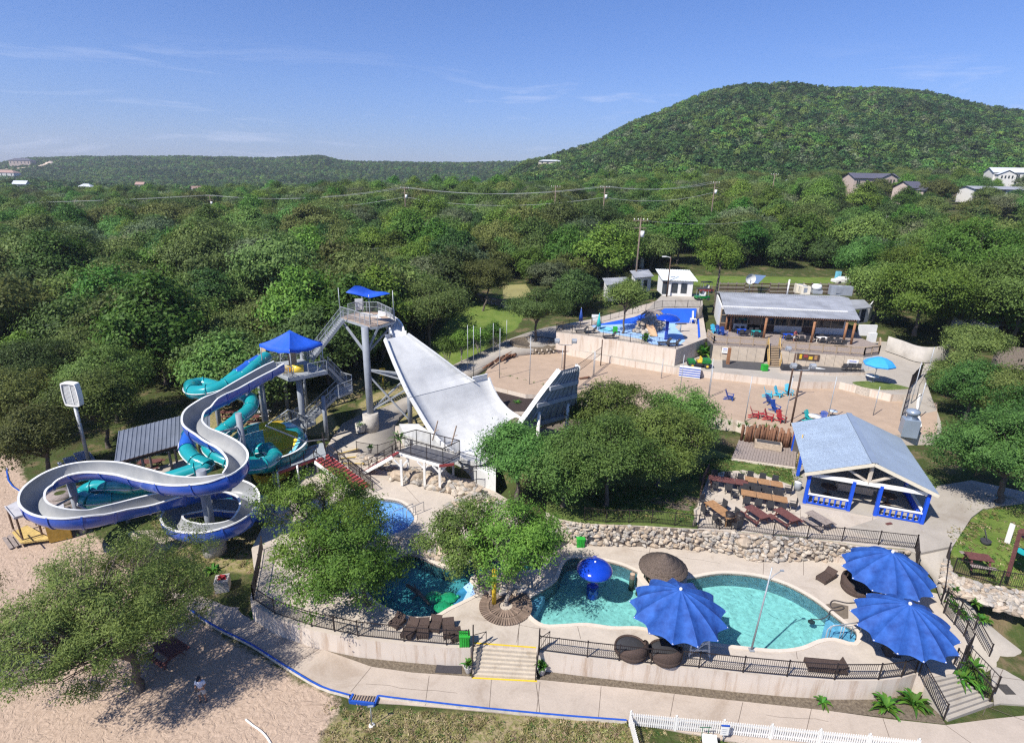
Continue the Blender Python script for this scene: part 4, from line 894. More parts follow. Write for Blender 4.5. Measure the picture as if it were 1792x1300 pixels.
m_.loft(rows);m_.loft([[p-[0,0,.03] for p in r_] for r_ in rows]);part(m_,'shade_sail',M_canvas,t)
for p in (z2(1080,250),z2(1260,300),z2(1400,268),z2(1216,240)):
    b_ = P(*p,13.0);m_ = MB();m_.cyl(b_,.045,3.1,8);part(m_,'canopy_post',M_galv,t)
m_ = MB();b_ = P(*z2(1195,222),13.05);m_.box(b_+[0,0,.8],(.9,.06,1.3),.4);part(m_,'notice_board',M_white,t)
m_ = MB();b_ = P(*z2(628,520),9.0);m_.box(b_+[0,0,.75],(.7,.05,1.3),-.5);part(m_,'notice_board',mat('tan board',(.50,.36,.22),.7),t)
m_ = MB();b_ = P(*z2(797,545),9.0);m_.box(b_+[0,0,.75],(.8,.05,1.3),.6);part(m_,'notice_board',MATS['tan board'],t)
def column(t,px,zb,zt,r,nm='column',pier=None,mt=None):
    b = P(*px,zb);m_ = MB();m_.cyl(b-[0,0,.2],r,zt-zb+.2,14);part(m_,nm,mt or M_galvd,t)
    if pier: m_ = MB();m_.cyl(b-[0,0,.3],pier[0],pier[1]+.3,16);part(m_,'pier',M_conc,t)
    return b
colB = column(t,(650,752),1.5,13,.36,pier=(.85,2.0))
for p,zq,zt,r in ((z2(632,905),1.2,8.8,.3),(z2(870,1000),1.2,8.8,.3),(z2(765,810),1.2,8.8,.2),(z2(1000,985),1.3,6.1,.22),(z2(845,960),1.2,3.4,.14),(z2(885,850),1.2,8.8,.16)):
    column(t,p,zq,zt,r)
m_ = MB();h_ = colB+[0,0,8.6]
for q_ in (Bp[0],Bp[3]): m_.beam(h_,np.array([q_[0],q_[1],12.75]),.2)
m_.beam(h_,P(*z3(410,290),12.6),.16);part(m_,'brace',M_galvd,t)
m_ = MB()
for a_,b_ in ((P(*z2(632,905),5),P(*z2(765,810),7.5)),(P(*z2(765,810),3.5),P(*z2(885,850),6)),(P(*z2(885,850),3.5),P(*z2(765,810),6)),(P(*z2(870,1000),1.6),P(*z2(885,850),5)),(P(*z2(870,1000),6),P(*z2(632,905),8.4)),(P(*z2(1000,985),3),P(*z2(870,1000),5.5))):
    m_.beam(a_,b_,.1)
part(m_,'brace',M_galv,t)
m_ = MB();b_ = P(*z2(790,585),9.0);m_.tube([b_+[0,0,.3],P(*z2(860,562),9.3)],.42,12);m_.box(P(*z2(745,570),9.25),(.8,1.0,.5),-.5);part(m_,'start_tub',M_yelgel,t)

# ---- open blue trough slide
def trough(t,px,w=.80,depth=.98,seg=6):
    """px: list of (x, y, z) of the trough floor seen in the survey; half-round shell in sections"""
    c = smooth_open([P(*q) for q in px],6);n = len(c);secs = []
    T_ = [c[min(i+1,n-1)]-c[max(i-1,0)] for i in range(n)];N_ = []
    for i in range(n):
        d = T_[i]/np.linalg.norm(T_[i]);s = np.cross(d,[0,0,1.]);s /= np.linalg.norm(s);up = np.cross(s,d)
        a,b = T_[max(i-2,0)],T_[min(i+2,n-1)];turn = a[0]*b[1]-a[1]*b[0];turn /= np.linalg.norm(a)*np.linalg.norm(b)
        bank = float(np.clip(turn*.5,-.32,.32));s2 = s*math.cos(bank)-up*math.sin(bank)*-1;up2 = np.cross(s2,d);N_.append((s2/np.linalg.norm(s2),up2/np.linalg.norm(up2)))
    def ring(i,kind):
        s,up = N_[i];out = [];K = 12
        if kind == 'in': prof = [(-math.cos(math.pi*k/K)*w*.80,depth*(1-math.sin(math.pi*k/K))) for k in range(K+1)]
        elif kind == 'lip': return [c[i]+s*x+up*y for x,y in ((-w*.80,depth),(-w*.80,depth+.03),(-w*.98,depth+.03),(-w*.98,depth-.06))],[c[i]+s*x+up*y for x,y in ((w*.80,depth),(w*.80,depth+.03),(w*.98,depth+.03),(w*.98,depth-.06))]
        else: prof = [(-math.cos(math.pi*k/K)*w*.92,depth*.97-(depth*1.12)*math.sin(math.pi*k/K)) for k in range(K+1)]
        return [c[i]+s*x+up*y for x,y in prof]
    i = 0
    while i < n-1:
        j = min(i+seg,n-1);m_ = MB()
        m_.loft([ring(k,'in') for k in range(i,j+1)],0);m_.loft([ring(k,'out') for k in range(i,j+1)],1)
        for sd in (0,1): m_.loft([ring(k,'lip')[sd] for k in range(i,j+1)],2,False)
        # bolted flange at the section end
        o1 = ring(j,'out');cj = c[j];fl = [p+(p-(cj+np.array([0,0,depth*.7])))*.09 for p in o1];d = T_[j]/np.linalg.norm(T_[j])*.06
        m_.loft([[p-d for p in o1],[p-d for p in fl],[p+d for p in fl],[p+d for p in o1]],1,False)
        part(m_,'trough_section',[M_trough,M_slideblue,M_lip],t);i = j
    return c
S1 = [z1(*p[:2])+(p[2],) for p in [(1600,165,9.9),(1530,200,9.7),(1400,275,9.3),(1290,340,8.9),(1170,400,8.5),(1085,475,8.2),(1120,550,7.9),(1240,605,7.6),(1345,670,7.3),(1378,745,7.0),(1310,820,6.7),(1130,858,6.4),(950,850,6.1),(800,808,5.8),(640,768,5.5),(450,770,5.2),(290,822,4.9),(185,915,4.6),(200,995,4.3),(320,1040,4.1),(480,1045,3.9),(650,1010,3.7),(850,958,3.5),(1050,915,3.4),(1230,870,3.3),(1370,868,3.2),(1445,935,3.0),(1410,1040,2.8),(1290,1105,2.6),(1120,1125,2.3),(985,1085,2.1),(985,1020,1.9),(1110,975,1.7),(1290,975,1.5),(1440,1000,1.35),(1540,1010,1.3)]]
t = thing('body_slide','long winding open slide, blue outside and grey inside, looping down from the tower','water slide',(-30,42,0))
trough(t,S1)
t_sl = t
def post(t,px,zb,zt,r,pier=None,arms=()):
    b = column(t,px,zb,zt,r,'support_post',pier)
    for ap,az in arms:
        m_ = MB();a = b+[0,0,az-zb-.8];e = P(*ap,az);m_.tube([a,e-[0,0,.25]],.09,8);part(m_,'support_arm',M_galvd,t)
post(t,z1(1420,840),.8,8.3,.26,arms=((z1(1180,505),7.8),(z1(1345,670),7.0)))
post(t,z1(1225,1190),.1,7.2,.34,pier=(.85,1.6),arms=((z1(1310,820),6.4),(z1(1400,1040),2.6),(z1(1300,975),1.6),(z1(1110,860),6.2)))
post(t,z1(475,1075),.1,4.9,.28,arms=((z1(640,1010),3.5),(z1(220,960),4.2)))
post(t,z1(1138,880),.4,5.7,.22)
post(t,z1(1530,560),1.0,8.8,.24,arms=((z1(1400,280),9.0),))
post(t,z1(1262,560),1.0,7.6,.2)
post(t,z1(730,1010),.2,3.4,.18);post(t,z1(1110,1000),.2,3.1,.2)

# ---- closed teal flumes
def flume(t,px,r=.62,seg=5,blues=()):
    c = smooth_open([P(*q) for q in px],5);n = len(c);i = 0;k = 0
    while i < n-1:
        j = min(i+seg,n-1);m_ = MB();m_.tube([p+[0,0,r] for p in c[i:j+1]],r,16,cap=False)
        d = (c[j]-c[j-1]);d = d/np.linalg.norm(d)*.05;m_.tube([c[j]-d+[0,0,r],c[j]+d+[0,0,r]],r*1.12,16)
        # horizontal joint flange along both sides
        for s_ in (-1,1):
            pth = []
            for q_ in range(i,j+1):
                dd = c[min(q_+1,n-1)]-c[max(q_-1,0)];dd /= np.linalg.norm(dd);sv = np.cross(dd,[0,0,1.]);sv /= np.linalg.norm(sv);pth.append(c[q_]+[0,0,r]+sv*s_*r*1.03)
            m_.tube(pth,.045,4,1)
        part(m_,'tube_section',[M_tealb if k in blues else M_teal,M_lip],t);i = j;k += 1
TA_ = [(640,530,9.2),(575,590,8.9),(500,655,8.6),(400,702,8.3),(290,738,8.0),(205,738,7.8),(195,705,7.6),(260,690,7.4),(360,715,7.2),(470,745,6.9),(545,785,6.5),(545,840,6.2),(480,900,5.9),(400,965,5.5),(330,1020,5.0),(300,1070,4.6),(340,1120,4.3),(420,1160,4.0),(520,1190,3.7),(620,1180,3.4),(690,1130,3.2),(650,1085,3.0),(590,1090,2.8)]
t = thing('tube_slide','teal tube slide curling left of the tower, then winding down to the bowl','tube slide',(-26,50,0));flume(t,[z2(a,b)+(c,) for a,b,c in TA_])
post(t,z2(368,950),1.0,7.0,.2);post(t,z2(352,820),1.0,8.0,.2);post(t,z2(228,1240),.6,4.2,.18)
TB_ = [z2(a,b)+(c,) for a,b,c in [(600,548,9.1),(540,585,8.8),(470,635,8.4),(400,690,7.8),(335,740,7.0),(260,830,6.2)]]+[z1(a,b)+(c,) for a,b,c in [(1085,560,5.3),(1070,640,4.9),(1120,705,4.5),(1180,735,4.2),(1120,758,4.0),(930,820,3.5),(780,850,3.2),(640,850,2.9),(540,860,2.7),(480,900,2.4),(520,935,2.2),(640,925,2.0),(800,895,1.8),(980,890,1.5),(1200,905,1.3),(1400,925,1.1),(1500,945,1.0)]]
t = thing('tube_slide','teal tube slide with blue stretches, ending inside the loop of the open slide','tube slide',(-28,46,0));flume(t,TB_,.6,5,(0,1,6))
post(t,z1(905,985),.3,3.3,.16);post(t,z1(600,985),.2,2.6,.16)

# ---- bowl
bc = P(z2(655,1090)[0],z2(655,1090)[1],2.6)
t = thing('bowl_slide','big round slide bowl striped yellow, teal and pale blue inside','slide bowl',(bc[0],bc[1],.6))
R0 = 3.3;pats = [0,2,1,1,2,0,0,2,0,0,2,0]
for k in range(12):
    m_ = MB();rows = []
    for a in np.linspace(2*math.pi*k/12,2*math.pi*(k+1)/12,5):
        pr = [(R0*1.0,1.35),(R0*1.03,.9),(R0*.98,.35),(R0*.80,-.25),(R0*.5,-.6),(.5,-.8)]
        rows.append([bc+[math.cos(a)*r_,math.sin(a)*r_,z_] for r_,z_ in pr])
    m_.loft(rows);m_.loft([[p+(p-bc)*np.array([.03,.03,0])-[0,0,.08] for p in r_] for r_ in rows],1);m_.loft([[r_[0],r_[0]+(r_[0]-bc)*np.array([.06,.06,0])] for r_ in rows],2,False)
    part(m_,'bowl_panel',[(M_teal,M_yelgel,M_lblue,M_lblue)[pats[k]],M_teal,M_lip],t)
# domed hood over the far half
for k in range(9):
    m_ = MB();rows = []
    for a in np.linspace(.1+math.pi*(k)/9,.1+math.pi*(k+1)/9,4):
        rows.append([bc+[math.cos(a)*r_*R0,math.sin(a)*r_*R0,z_] for r_,z_ in ((1.0,1.36),(.97,2.0),(.80,2.5),(.52,2.75))])
    m_.loft(rows);part(m_,'hood_panel',(M_teal,M_lblue,M_lblue,M_yelgel,M_yelgel,M_yelgel,M_lblue,M_teal,M_teal)[k],t)
for a in (0,1.05,2.1,3.14,4.2,5.2):
    m_ = MB();m_.cyl((bc[0]+R0*.85*math.cos(a),bc[1]+R0*.85*math.sin(a),.3),.12,2.2,8);part(m_,'leg',M_galvd,t)
m_ = MB();m_.tube([bc-[0,0,.8],bc-[0,0,1.7]],[.9,.8],14);m_.lathe(bc-[0,0,2.0],[(1.6,0),(1.7,.9)],20);part(m_,'drain_tub',M_yelgel,t)

# ---- grey walkway along the bowl with red stair down
t = thing('bowl_walkway','raised grey walkway with black railing and a steep red stair beside the bowl','walkway',(-18,46,0))
wk = [z2(700,1178),z2(940,1090),z2(985,1098),z2(995,1080),z2(975,1005),z2(890,1030),z2(870,1060),z2(715,1130)]
q = [P(*p,3.0) for p in wk];platform(t,q,3.0,M_mesh,frame=M_red)
for sg in ([q[0],q[1]],[q[7],q[6],q[5]],[q[3],q[4]]):
    m_ = MB();rail(m_,[np.array([p[0],p[1],3.0]) for p in sg],1.05,1.3,.13,.025);part(m_,'railing',M_rail,t)
a_,b_ = P(*z2(1225,1285),1.4),P(*z2(965,1092),3.0)
ns = 15;d_ = (b_-a_);s_ = np.array([-d_[1],d_[0],0]);s_ /= np.linalg.norm(s_)
for k in range(ns):
    c_ = a_+d_*(k+.5)/ns;m_ = MB();m_.box(c_,(np.linalg.norm(d_[:2])/ns*.82,1.5,.1),math.atan2(d_[1],d_[0]));part(m_,'step',M_red,t)
m_ = MB(); 
for sg in (-1,1): m_.beam(a_+s_*sg*.78-[0,0,.2],b_+s_*sg*.78-[0,0,.2],.08,.35)
part(m_,'stringer',M_white,t)
m_ = MB();rail(m_,[a_-s_*.8,b_-s_*.8],1,1.3,.15,.025);part(m_,'handrail',M_rail,t)
m_ = MB();rail(m_,[a_+s_*.8,b_+s_*.8],1,1.3,0,.025);part(m_,'handrail',M_rail,t)
for p in (z2(700,1180),z2(820,1140),z2(935,1095),z2(985,1100),z2(870,1065)):
    b__ = P(*p,3.0);m_ = MB();m_.cyl((b__[0],b__[1],.8),.09,2.15,8);part(m_,'leg',M_white,t)

# ---- tall white half-pipe
t = RIDE = thing('half_pipe_slide','huge white flared half-pipe slide with narrow top chute and dark backed wing','water slide',(-5,52,2))
rows = [((238,236),(330,228),13.1),((300,246),(385,240),12.95),((355,272),(432,268),12.6),((392,315),(458,300),12.15),((408,362),(472,350),11.6)]
def sect(rowsL,n=1):
    out = []
    for (l,r,z) in rowsL:
        zz = z if hasattr(z,'__len__') else (z,z);out.append((P(*z3(*l),zz[0]),P(*z3(*r),zz[1])))
    return out
def strip(rws,lip=.35,seams=True,nm='ramp_section',kk=8,sidewall=.12):
    """lofted riding surface with raised lips; one object per stretch between seams"""
    res = []
    for i in range(len(rws)-1):
        (l0,r0),(l1,r1) = rws[i],rws[i+1];m_ = MB()
        g = [[l0+(r0-l0)*k/kk for k in range(kk+1)],[l1+(r1-l1)*k/kk for k in range(kk+1)]]
        m_.loft(g)
        nrm = np.cross(r0-l0,l1-l0);nrm /= np.linalg.norm(nrm);nrm = nrm if nrm[2] > 0 else -nrm
        m_.loft([[p-nrm*.10 for p in r_] for r_ in g],1)
        for a0,a1,sgn in ((l0,l1,-1),(r0,r1,1)):
            w0 = (r0-l0)/np.linalg.norm(r0-l0)*sgn;m_.loft([[a0,a1],[a0+nrm*lip,a1+nrm*lip],[a0+nrm*lip+w0*.16,a1+nrm*lip+w0*.16],[a0-nrm*.12+w0*.16,a1-nrm*.12+w0*.16]],2,False)
        part(m_,nm,[M_gel,M_galvd,M_lip],t)
rt = sect(rows)
cc_ = smooth_open([np.concatenate([a,b]) for a,b in rt],3);strip([(c[:3],c[3:]) for c in cc_],.42,nm='chute_section',kk=4)
R1 = sect([((370,370),(492,346),11.9),((425,508),(655,463),9.9),((487,648),(792,566),7.9),((515,700),(868,612),7.1)])
def resample(R,n):
    s = smooth_open([np.concatenate([a,b]) for a,b in R],n);return [(c[:3],c[3:]) for c in s]
r1 = resample(R1,3);strip(r1)
R2 = sect([((515,700),(952,592),7.08),((562,778),(975,655),5.9),((612,862),(1012,722),4.7),((668,940),(1062,778),3.8),((745,1010),(1110,812),3.3),((850,1075),(1150,835),3.1),((945,1060),(1180,838),3.5),((1010,1000),(1215,825),4.5),((1085,925),(1440,815),6.4),((1160,830),(1446,750),8.3),((1262,688),(1452,640),10.6),((1370,548),(1468,522),12.7)])
r2 = resample(R2,3);M_wback = mat('dark wing back',(.32,.33,.35),.6,var=.2);kq = int(len(r2)*.62);strip(r2[:kq+1]);_g = M_galvd;M_galvd = M_wback;strip(r2[kq:]); 
# stepped end panels where the pipe widens
m_ = MB();a_,b_ = R1[-1][1],R2[0][1];m_.loft([[a_,b_],[a_+[0,0,.5],b_+[0,0,.5]]],0,False);m_.beam(a_+[0,0,.5],b_+[0,0,.5],.16,.1);part(m_,'end_panel',M_lip,t)
m_ = MB();a_,b_ = R1[0][0],rt[-1][0];m_.loft([[a_,b_],[a_+[0,0,.5],b_+[0,0,.5]]],0,False);a_,b_ = R1[0][1],rt[-1][1];m_.loft([[a_,b_],[a_+[0,0,.5],b_+[0,0,.5]]],0,False);part(m_,'end_panel',M_lip,t)
# ribs on the back of the wing and its props
m_ = MB()
for f_ in (.25,.55,.85):
    i = int(len(r2)*(.72+.26*f_));i = min(i,len(r2)-2);l_,rr_ = r2[i];nr = np.cross(rr_-l_,r2[i+1][0]-l_);nr /= np.linalg.norm(nr);nr = nr if nr[2] < 0 else -nr
    m_.beam(l_+nr*.25,rr_+nr*.25,.2,.35)
part(m_,'rib',M_galvd,t)
m_ = MB()
for f_ in np.linspace(.12,.88,7):
    pa_ = [r2[i][0]+(r2[i][1]-r2[i][0])*f_ for i in range(int(len(r2)*.72),len(r2))]; 
    for a_,b_ in zip(pa_[:-1],pa_[1:]): m_.beam(a_-[-.1,.1,.12],b_-[-.1,.1,.12],.05,.12)
part(m_,'stiffener',M_galvd,t);M_galvd = _g
for i,f_ in ((len(r2)-6,.2),(len(r2)-6,.85),(len(r2)-12,.8)):
    l_,rr_ = r2[i];p_ = l_+(rr_-l_)*f_;m_ = MB();m_.cyl((p_[0],p_[1],2.6),.16,p_[2]-2.7,10);part(m_,'prop',M_white,t)
m_ = MB();b_ = P(*z3(515,862),2.0);m_.cyl(b_-[0,0,.3],.26,6.2,12);part(m_,'prop',M_galvd,t)
m_ = MB();tl = colB+[0,0,6.9];tip = b_+[0,0,5.6]
for a_,c_ in ((tl,tip),(tl-[0,0,.5],b_+[0,0,.6]),(colB+[0,0,2.2],b_+[0,0,4.4]),(colB+[0,0,2.2],P(*z3(480,600),6.8)),(tl,P(*z3(470,600),7.4)),(tl,P(*z3(455,562),8.2))):
    m_.beam(a_,c_,.16)
part(m_,'truss',M_galv,t)
# white landing floor under the foot of the pipe
m_ = MB();m_.slab([PP(2.9,[z3(450,850),z3(560,850),z3(640,905),z3(740,1000),z3(860,1075),z3(1000,1060),z3(1000,1150),z3(900,1110),z3(800,1030),z3(620,960),z3(480,910)])],1.2);part(m_,'landing_floor',M_gel,t)
m_ = MB();b_ = P(*z3(360,640),2.2);m_.box(b_+[0,0,2.0],(.7,.06,1.0),.3);m_.beam(b_,b_+[0,0,2.4],.08);solo(m_,'warning_sign',M_yel,'small yellow warning sign on a post beside the walk under the tall white ride','sign',b_)

# ---- jump platform with black railing on white posts
t = thing('jump_platform','small raised viewing deck with black railing on white braced posts over the rocks','platform',(-7,45,1.4))
q = [P(*z3(*p),4.2) for p in [(430,1002),(700,1080),(795,1032),(550,968)]]
platform(t,q,4.2,mat('dark deck',(.12,.12,.13),.7,var=.2),frame=M_white)
qq = [np.array([p[0],p[1],4.2]) for p in q]
for sg in ([qq[0],qq[1]],[qq[1],qq[2]],[qq[2],qq[3]],[qq[3],qq[0]]):
    m_ = MB();rail(m_,sg,1.5,1.5,.13,.03,mids=(.12,));part(m_,'railing',M_rail,t)
for p in ((467,1200),(505,1150),(597,1210),(683,1235),(758,1140)):
    b_ = P(*z3(*p),1.45);m_ = MB();m_.beam(b_,[b_[0],b_[1],4.0],.2)
    for dx in (-.6,.6): m_.beam([b_[0],b_[1],3.3],[b_[0]+dx,b_[1],4.0],.12)
    part(m_,'leg',M_white,t)
a_,b_ = P(*z3(262,1115),1.45),P(*z3(435,1018),4.2)
ns = 14;d_ = b_-a_;s_ = np.array([-d_[1],d_[0],0]);s_ /= np.linalg.norm(s_)
for k in range(ns):
    c_ = a_+d_*(k+.5)/ns;m_ = MB();m_.box(c_,(.3,1.1,.08),math.atan2(d_[1],d_[0]));part(m_,'step',M_red,t)
m_ = MB()
for sg in (-1,1): m_.beam(a_+s_*sg*.58-[0,0,.1],b_+s_*sg*.58-[0,0,.1],.08,.3)
part(m_,'stringer',M_white,t)
for sg in (-1,1):
    m_ = MB();rail(m_,[a_+s_*sg*.6,b_+s_*sg*.6],1,1.2,0,.025);part(m_,'handrail',M_rail,t)
m_ = MB();c_ = P(*z3(720,1085),4.1);m_.box(c_,(1.3,.1,.22),.3);part(m_,'red_beam',M_red,t)
for px_ in ((640,945),(745,975)):
    b_ = P(*z3(*px_),4.25);m_ = MB();m_.beam(b_,b_+[.5,.3,1.9],.09);m_.beam(b_+[.25,.15,.9],b_+[.6,-.2,1.2],.06);part(m_,'spring_board',M_wood,t)
# ================================================================ fences
def fence(label,pts,h=1.1,bal=.115,sp=2.0,post_h=None,cat='fence',mt=None,group=None,balr=.009,lean=False):
    pts = [np.array(p,float) for p in pts];t = thing('iron_fence',label,cat,pts[0],group);mt = mt or M_rail;r = MB();pk = MB()
    for a,b in zip(pts[:-1],pts[1:]):
        L = np.linalg.norm(b-a);n = max(1,round(L/sp));up = np.array([0,0,1.])
        for k in range(n+(1 if b is pts[-1] else 0)):
            q = a+(b-a)*k/n;m_ = MB();m_.beam(q,q+up*(h+.06),.06,.06);m_.box(q+up*(h+.07),(.08,.08,.03));part(m_,'fence_post',mt,t)
        r.beam(a+up*h,b+up*h,.05,.035);r.beam(a+up*.12,b+up*.12,.035,.035)
        for k in range(1,int(L/bal)):
            q = a+(b-a)*k*bal/L;pk.beam(q+up*.12,q+up*h,balr*2,balr*2)
    part(r,'rail',mt,t);part(pk,'baluster',mt,t,kind='stuff');return t
fence('black iron fence on the cream wall left of the front stairs, under leafy branches',PP(1.42,[z4(135,772),z4(250,848),z4(450,915),z4(700,968),z4(950,995),z4(1180,1015),z4(1300,1018)]))
fence('black iron fence on the short return at the left corner of the pool deck',PP(1.42,[z4(135,772),z4(150,700),z4(170,600),z4(185,500)]),sp=1.5)
fence('long black iron fence on the cream wall right of the front stairs',PP(1.42,[z5(300,855),z5(600,893),z5(1000,937),z5(1300,960),z6(0,897),z6(250,920),z6(520,939),z6(770,938),z6(900,923),z6(980,900)]))
fence('black iron fence on top of the rock wall beside the dining tables',PP(ZT+.02,[(1022,910),(1060,914),(1140,915),za(260,845),za(500,857),za(680,885),za(870,902),za(1065,917),za(1270,937),za(1475,960)]))
fence('black iron fence stepping down behind the upper blue umbrella',[P(*za(1475,960),ZT+.02),P(*z6(985,290),2.6)])
fence('black iron fence along the walkway at the right of the blue umbrellas',[P(*z6(1128,490),1.9),P(*z6(1145,350),2.4),P(*z6(1160,240),2.9)])
fence('curved black iron fence behind the lowest blue umbrella',PP(1.42,[z6(1140,560),z6(1200,625),z6(1255,690),z6(1290,765),z6(1245,835)]),sp=1.6)
fence('black iron fence running downhill between flower bed and sloping walk',[P(*z6(1145,500),1.9),P(*z6(1225,580),1.5),P(*z6(1310,665),.8),P(*z6(1395,820),.05)])
fence('black iron fence on the stone wall in front of the lawn picnic table',PP(3.12,[z6(1195,330),z6(1460,405),z6(1700,440)]))
fence('black iron stair rail on the left side of the plaza stairs',[P(*z6(1000,912),1.42),P(*z6(1140,1168),.05)],sp=2.6)
fence('black iron stair rail on the right side of the plaza stairs, beside glossy plants',[P(*z6(1200,850),1.42),P(*z6(1400,1072),.05)],sp=2.6)
fence('inner black iron rail between planter and plaza stairs',[P(*z6(1265,830),1.42),P(*z6(1435,1010),.3)],sp=2.6,bal=.2)
fence('short black iron fence at the rocks under the white ride',[P(*z3(780,1160),2.1),P(*z3(890,1190),2.1)],1.2)
fence('short black iron fence on the white floor under the white ride',[P(*z3(790,1075),2.92),P(*z3(890,1105),2.92)],1.2)
fence('black iron railing beside the red stair',[P(*z2(1130,1160),1.42),P(*z2(1200,1230),1.42),P(*z2(1275,1300),1.42)],1.0)
fence('black fence around the terrace behind the stair platform',[P(*z3(210,1010),2.0),P(*z3(330,1030),2.0),P(*z3(430,1000),2.2)],1.1)
for lab,a,b,c in (('black gate posts and stair rail at the left of the front stairs',z4(1325,1035),z4(1318,1190),0),('black gate posts and stair rail at the right of the front stairs',z4(1680,1055),z4(1662,1205),1)):
    A_,B_ = P(*a,1.42),P(*b,.04);t = thing('stair_railing',lab,'stair railing',B_)
    for q in (A_,A_+(B_-A_)*.08):
        m_ = MB();m_.beam(q,q+[0,0,1.75],.07);part(m_,'gate_post',M_rail,t)
    m_ = MB();m_.beam(B_,B_+[0,0,.95],.06);part(m_,'post',M_rail,t)
    m_ = MB();m_.beam(A_+[0,0,.95],B_+[0,0,.95],.05);m_.beam(A_+[0,0,.15],B_+[0,0,.15],.04)
    for k in range(1,16):
        q = A_+(B_-A_)*k/16;m_.beam(q+[0,0,.12],q+[0,0,.95],.018)
    part(m_,'handrail',M_rail,t)
    s_ = .9 if c == 0 else -.9;m_ = MB();o_ = A_+np.array([0,0,0]);e_ = o_+np.array([.55 if c == 0 else -.2,-.75 if c == 0 else .8,0]) if 0 else o_+np.array([.75,.25,0])
    if c: e_ = o_+np.array([.65,.6,0])
    else: e_ = o_+np.array([.75,.30,0])
    m_.beam(o_+[0,0,.15],e_+[0,0,.15],.03);m_.beam(o_+[0,0,1.0],e_+[0,0,1.0],.03);m_.beam(o_+[0,0,.15],e_+[0,0,1.0],.025);m_.beam(e_,e_+[0,0,1.02],.04)
    part(m_,'gate_leaf',M_rail,t)
# white picket fence along the path
t = thing('picket_fence','white picket fence along the lower side of the concrete path','picket fence',P(1102,1268,0))
bays = [P(1102,1269,0),P(1181,1277,0),P(1264,1284,0),P(1347,1292,0),P(1431,1301,0),P(1516,1309,0),P(1601,1318,0)]
pm = MB();pm.add([(-.035,-.012,.08),(.035,-.012,.08),(.035,-.012,.9),(0,-.012,.97),(-.035,-.012,.9),(-.035,.012,.08),(.035,.012,.08),(.035,.012,.9),(0,.012,.97),(-.035,.012,.9)],[(0,1,2,3,4),(9,8,7,6,5),(0,5,6,1),(1,6,7,2),(2,7,8,3),(3,8,9,4),(4,9,5,0)])
pme = pm.mesh('picket',M_white);back = P(1118,1330,0)
for a,b in list(zip(bays[:-1],bays[1:]))+[(bays[0],back)]:
    d = b-a;L = np.linalg.norm(d[:2]);az = math.atan2(d[1],d[0]);nn_ = int(L/.112)
    for k in range(1,nn_):
        o = link('picket',pme,t);o.location = tuple(a+d*k/nn_-np.array(t.location)+np.array([math.sin(az)*.035,-math.cos(az)*.035,0]));o.rotation_euler = (0,0,az)
    m_ = MB();m_.beam(a+[0,0,.28],b+[0,0,.28],.04,.09);m_.beam(a+[0,0,.74],b+[0,0,.74],.04,.09);part(m_,'rail',M_white,t)
for b in bays+[back]:
    m_ = MB();m_.box(b+[0,0,.5],(.12,.12,1.0),-.1);m_.tube([b+[0,0,1.0],b+[0,0,1.1]],[.09,.01],4);part(m_,'fence_post',M_white,t)
# blue kerb
def kerb(label,pts,w=.12,h=.16):
    P_ = smooth_open([np.array(p) for p in pts],3);m_ = MB();L = [];R = []
    for i in range(len(P_)):
        d = P_[min(i+1,len(P_)-1)]-P_[max(i-1,0)];d /= np.linalg.norm(d);s = np.array([-d[1],d[0],0]);L.append(P_[i]+s*w/2);R.append(P_[i]-s*w/2)
    zt = np.array([0,0,h]);lo = np.array([0,0,-.1])
    t = thing('kerb',label,'kerb',P_[0]); 
    m_.loft([[p+zt for p in L],[p+zt for p in R]],0,False);m_.loft([[p+zt for p in L],[p+lo for p in L]],0,False);part(m_,'kerb_top',M_blue,t)
    m_ = MB();m_.loft([[p+zt-[0,0,.004] for p in R],[p+lo-np.array([0,0,0]) for p in R]],0,False);part(m_,'kerb_face',mat('kerb concrete',(.55,.50,.42),.9,var=.2,scale=4),t)
kerb('blue topped kerb between path and sand, passing the large feathery tree',PP(.03,[(330,1066),(350,1082),(385,1103),(440,1130),(500,1168),(560,1203),(612,1219)]))
kerb('blue topped kerb between path and dry grass',PP(.03,[(662,1220),(700,1225),(850,1242),(990,1255),(1096,1263)]))
kerb('blue kerb at the far left corner of the concrete by the sand',PP(.03,[(12,735),(13,790),(15,842),(45,868)]))
kerb('short blue kerb beside the leaning oak on the left concrete',PP(.03,[(72,828),(88,847)]))
# slatted drain box in the kerb
q = [P(*p,.02) for p in ((612,1229),(618,1217),(662,1220),(656,1234))];t = thing('slatted_drain','slatted drain box with blue rim let into the kerb of the path','drain',q[0])
m_ = MB(); 
for a,b in ((q[0],q[1]),(q[0],q[3]),(q[3],q[2])): m_.beam(a+[0,0,.08],b+[0,0,.08],.12,.2)
part(m_,'rim',M_blue,t)
m_ = MB();m_.slab([[p+[0,0,.005] for p in q]],None);part(m_,'pit',MATS['dark rubber'],t)
for k in range(9):
    a = q[1]+(q[2]-q[1])*(k+.6)/9.2;b = q[0]+(q[3]-q[0])*(k+.6)/9.2;m_ = MB();m_.beam(a+[0,0,.1],b+[0,0,.1],.06,.04);part(m_,'slat',M_wood,t)
b = P(651,1269,0);t = thing('marker_post','thin grey post on a white disc foot in the dry grass','post',b);m_ = MB();m_.lathe(b,[(.0,.06),(.15,.06),(.17,.0)],16);part(m_,'base',M_white,t);m_ = MB();m_.cyl(b,.025,1.35,8);m_.box(b+[0,0,1.36],(.3,.1,.04),.1);part(m_,'pole',M_galvd,t)
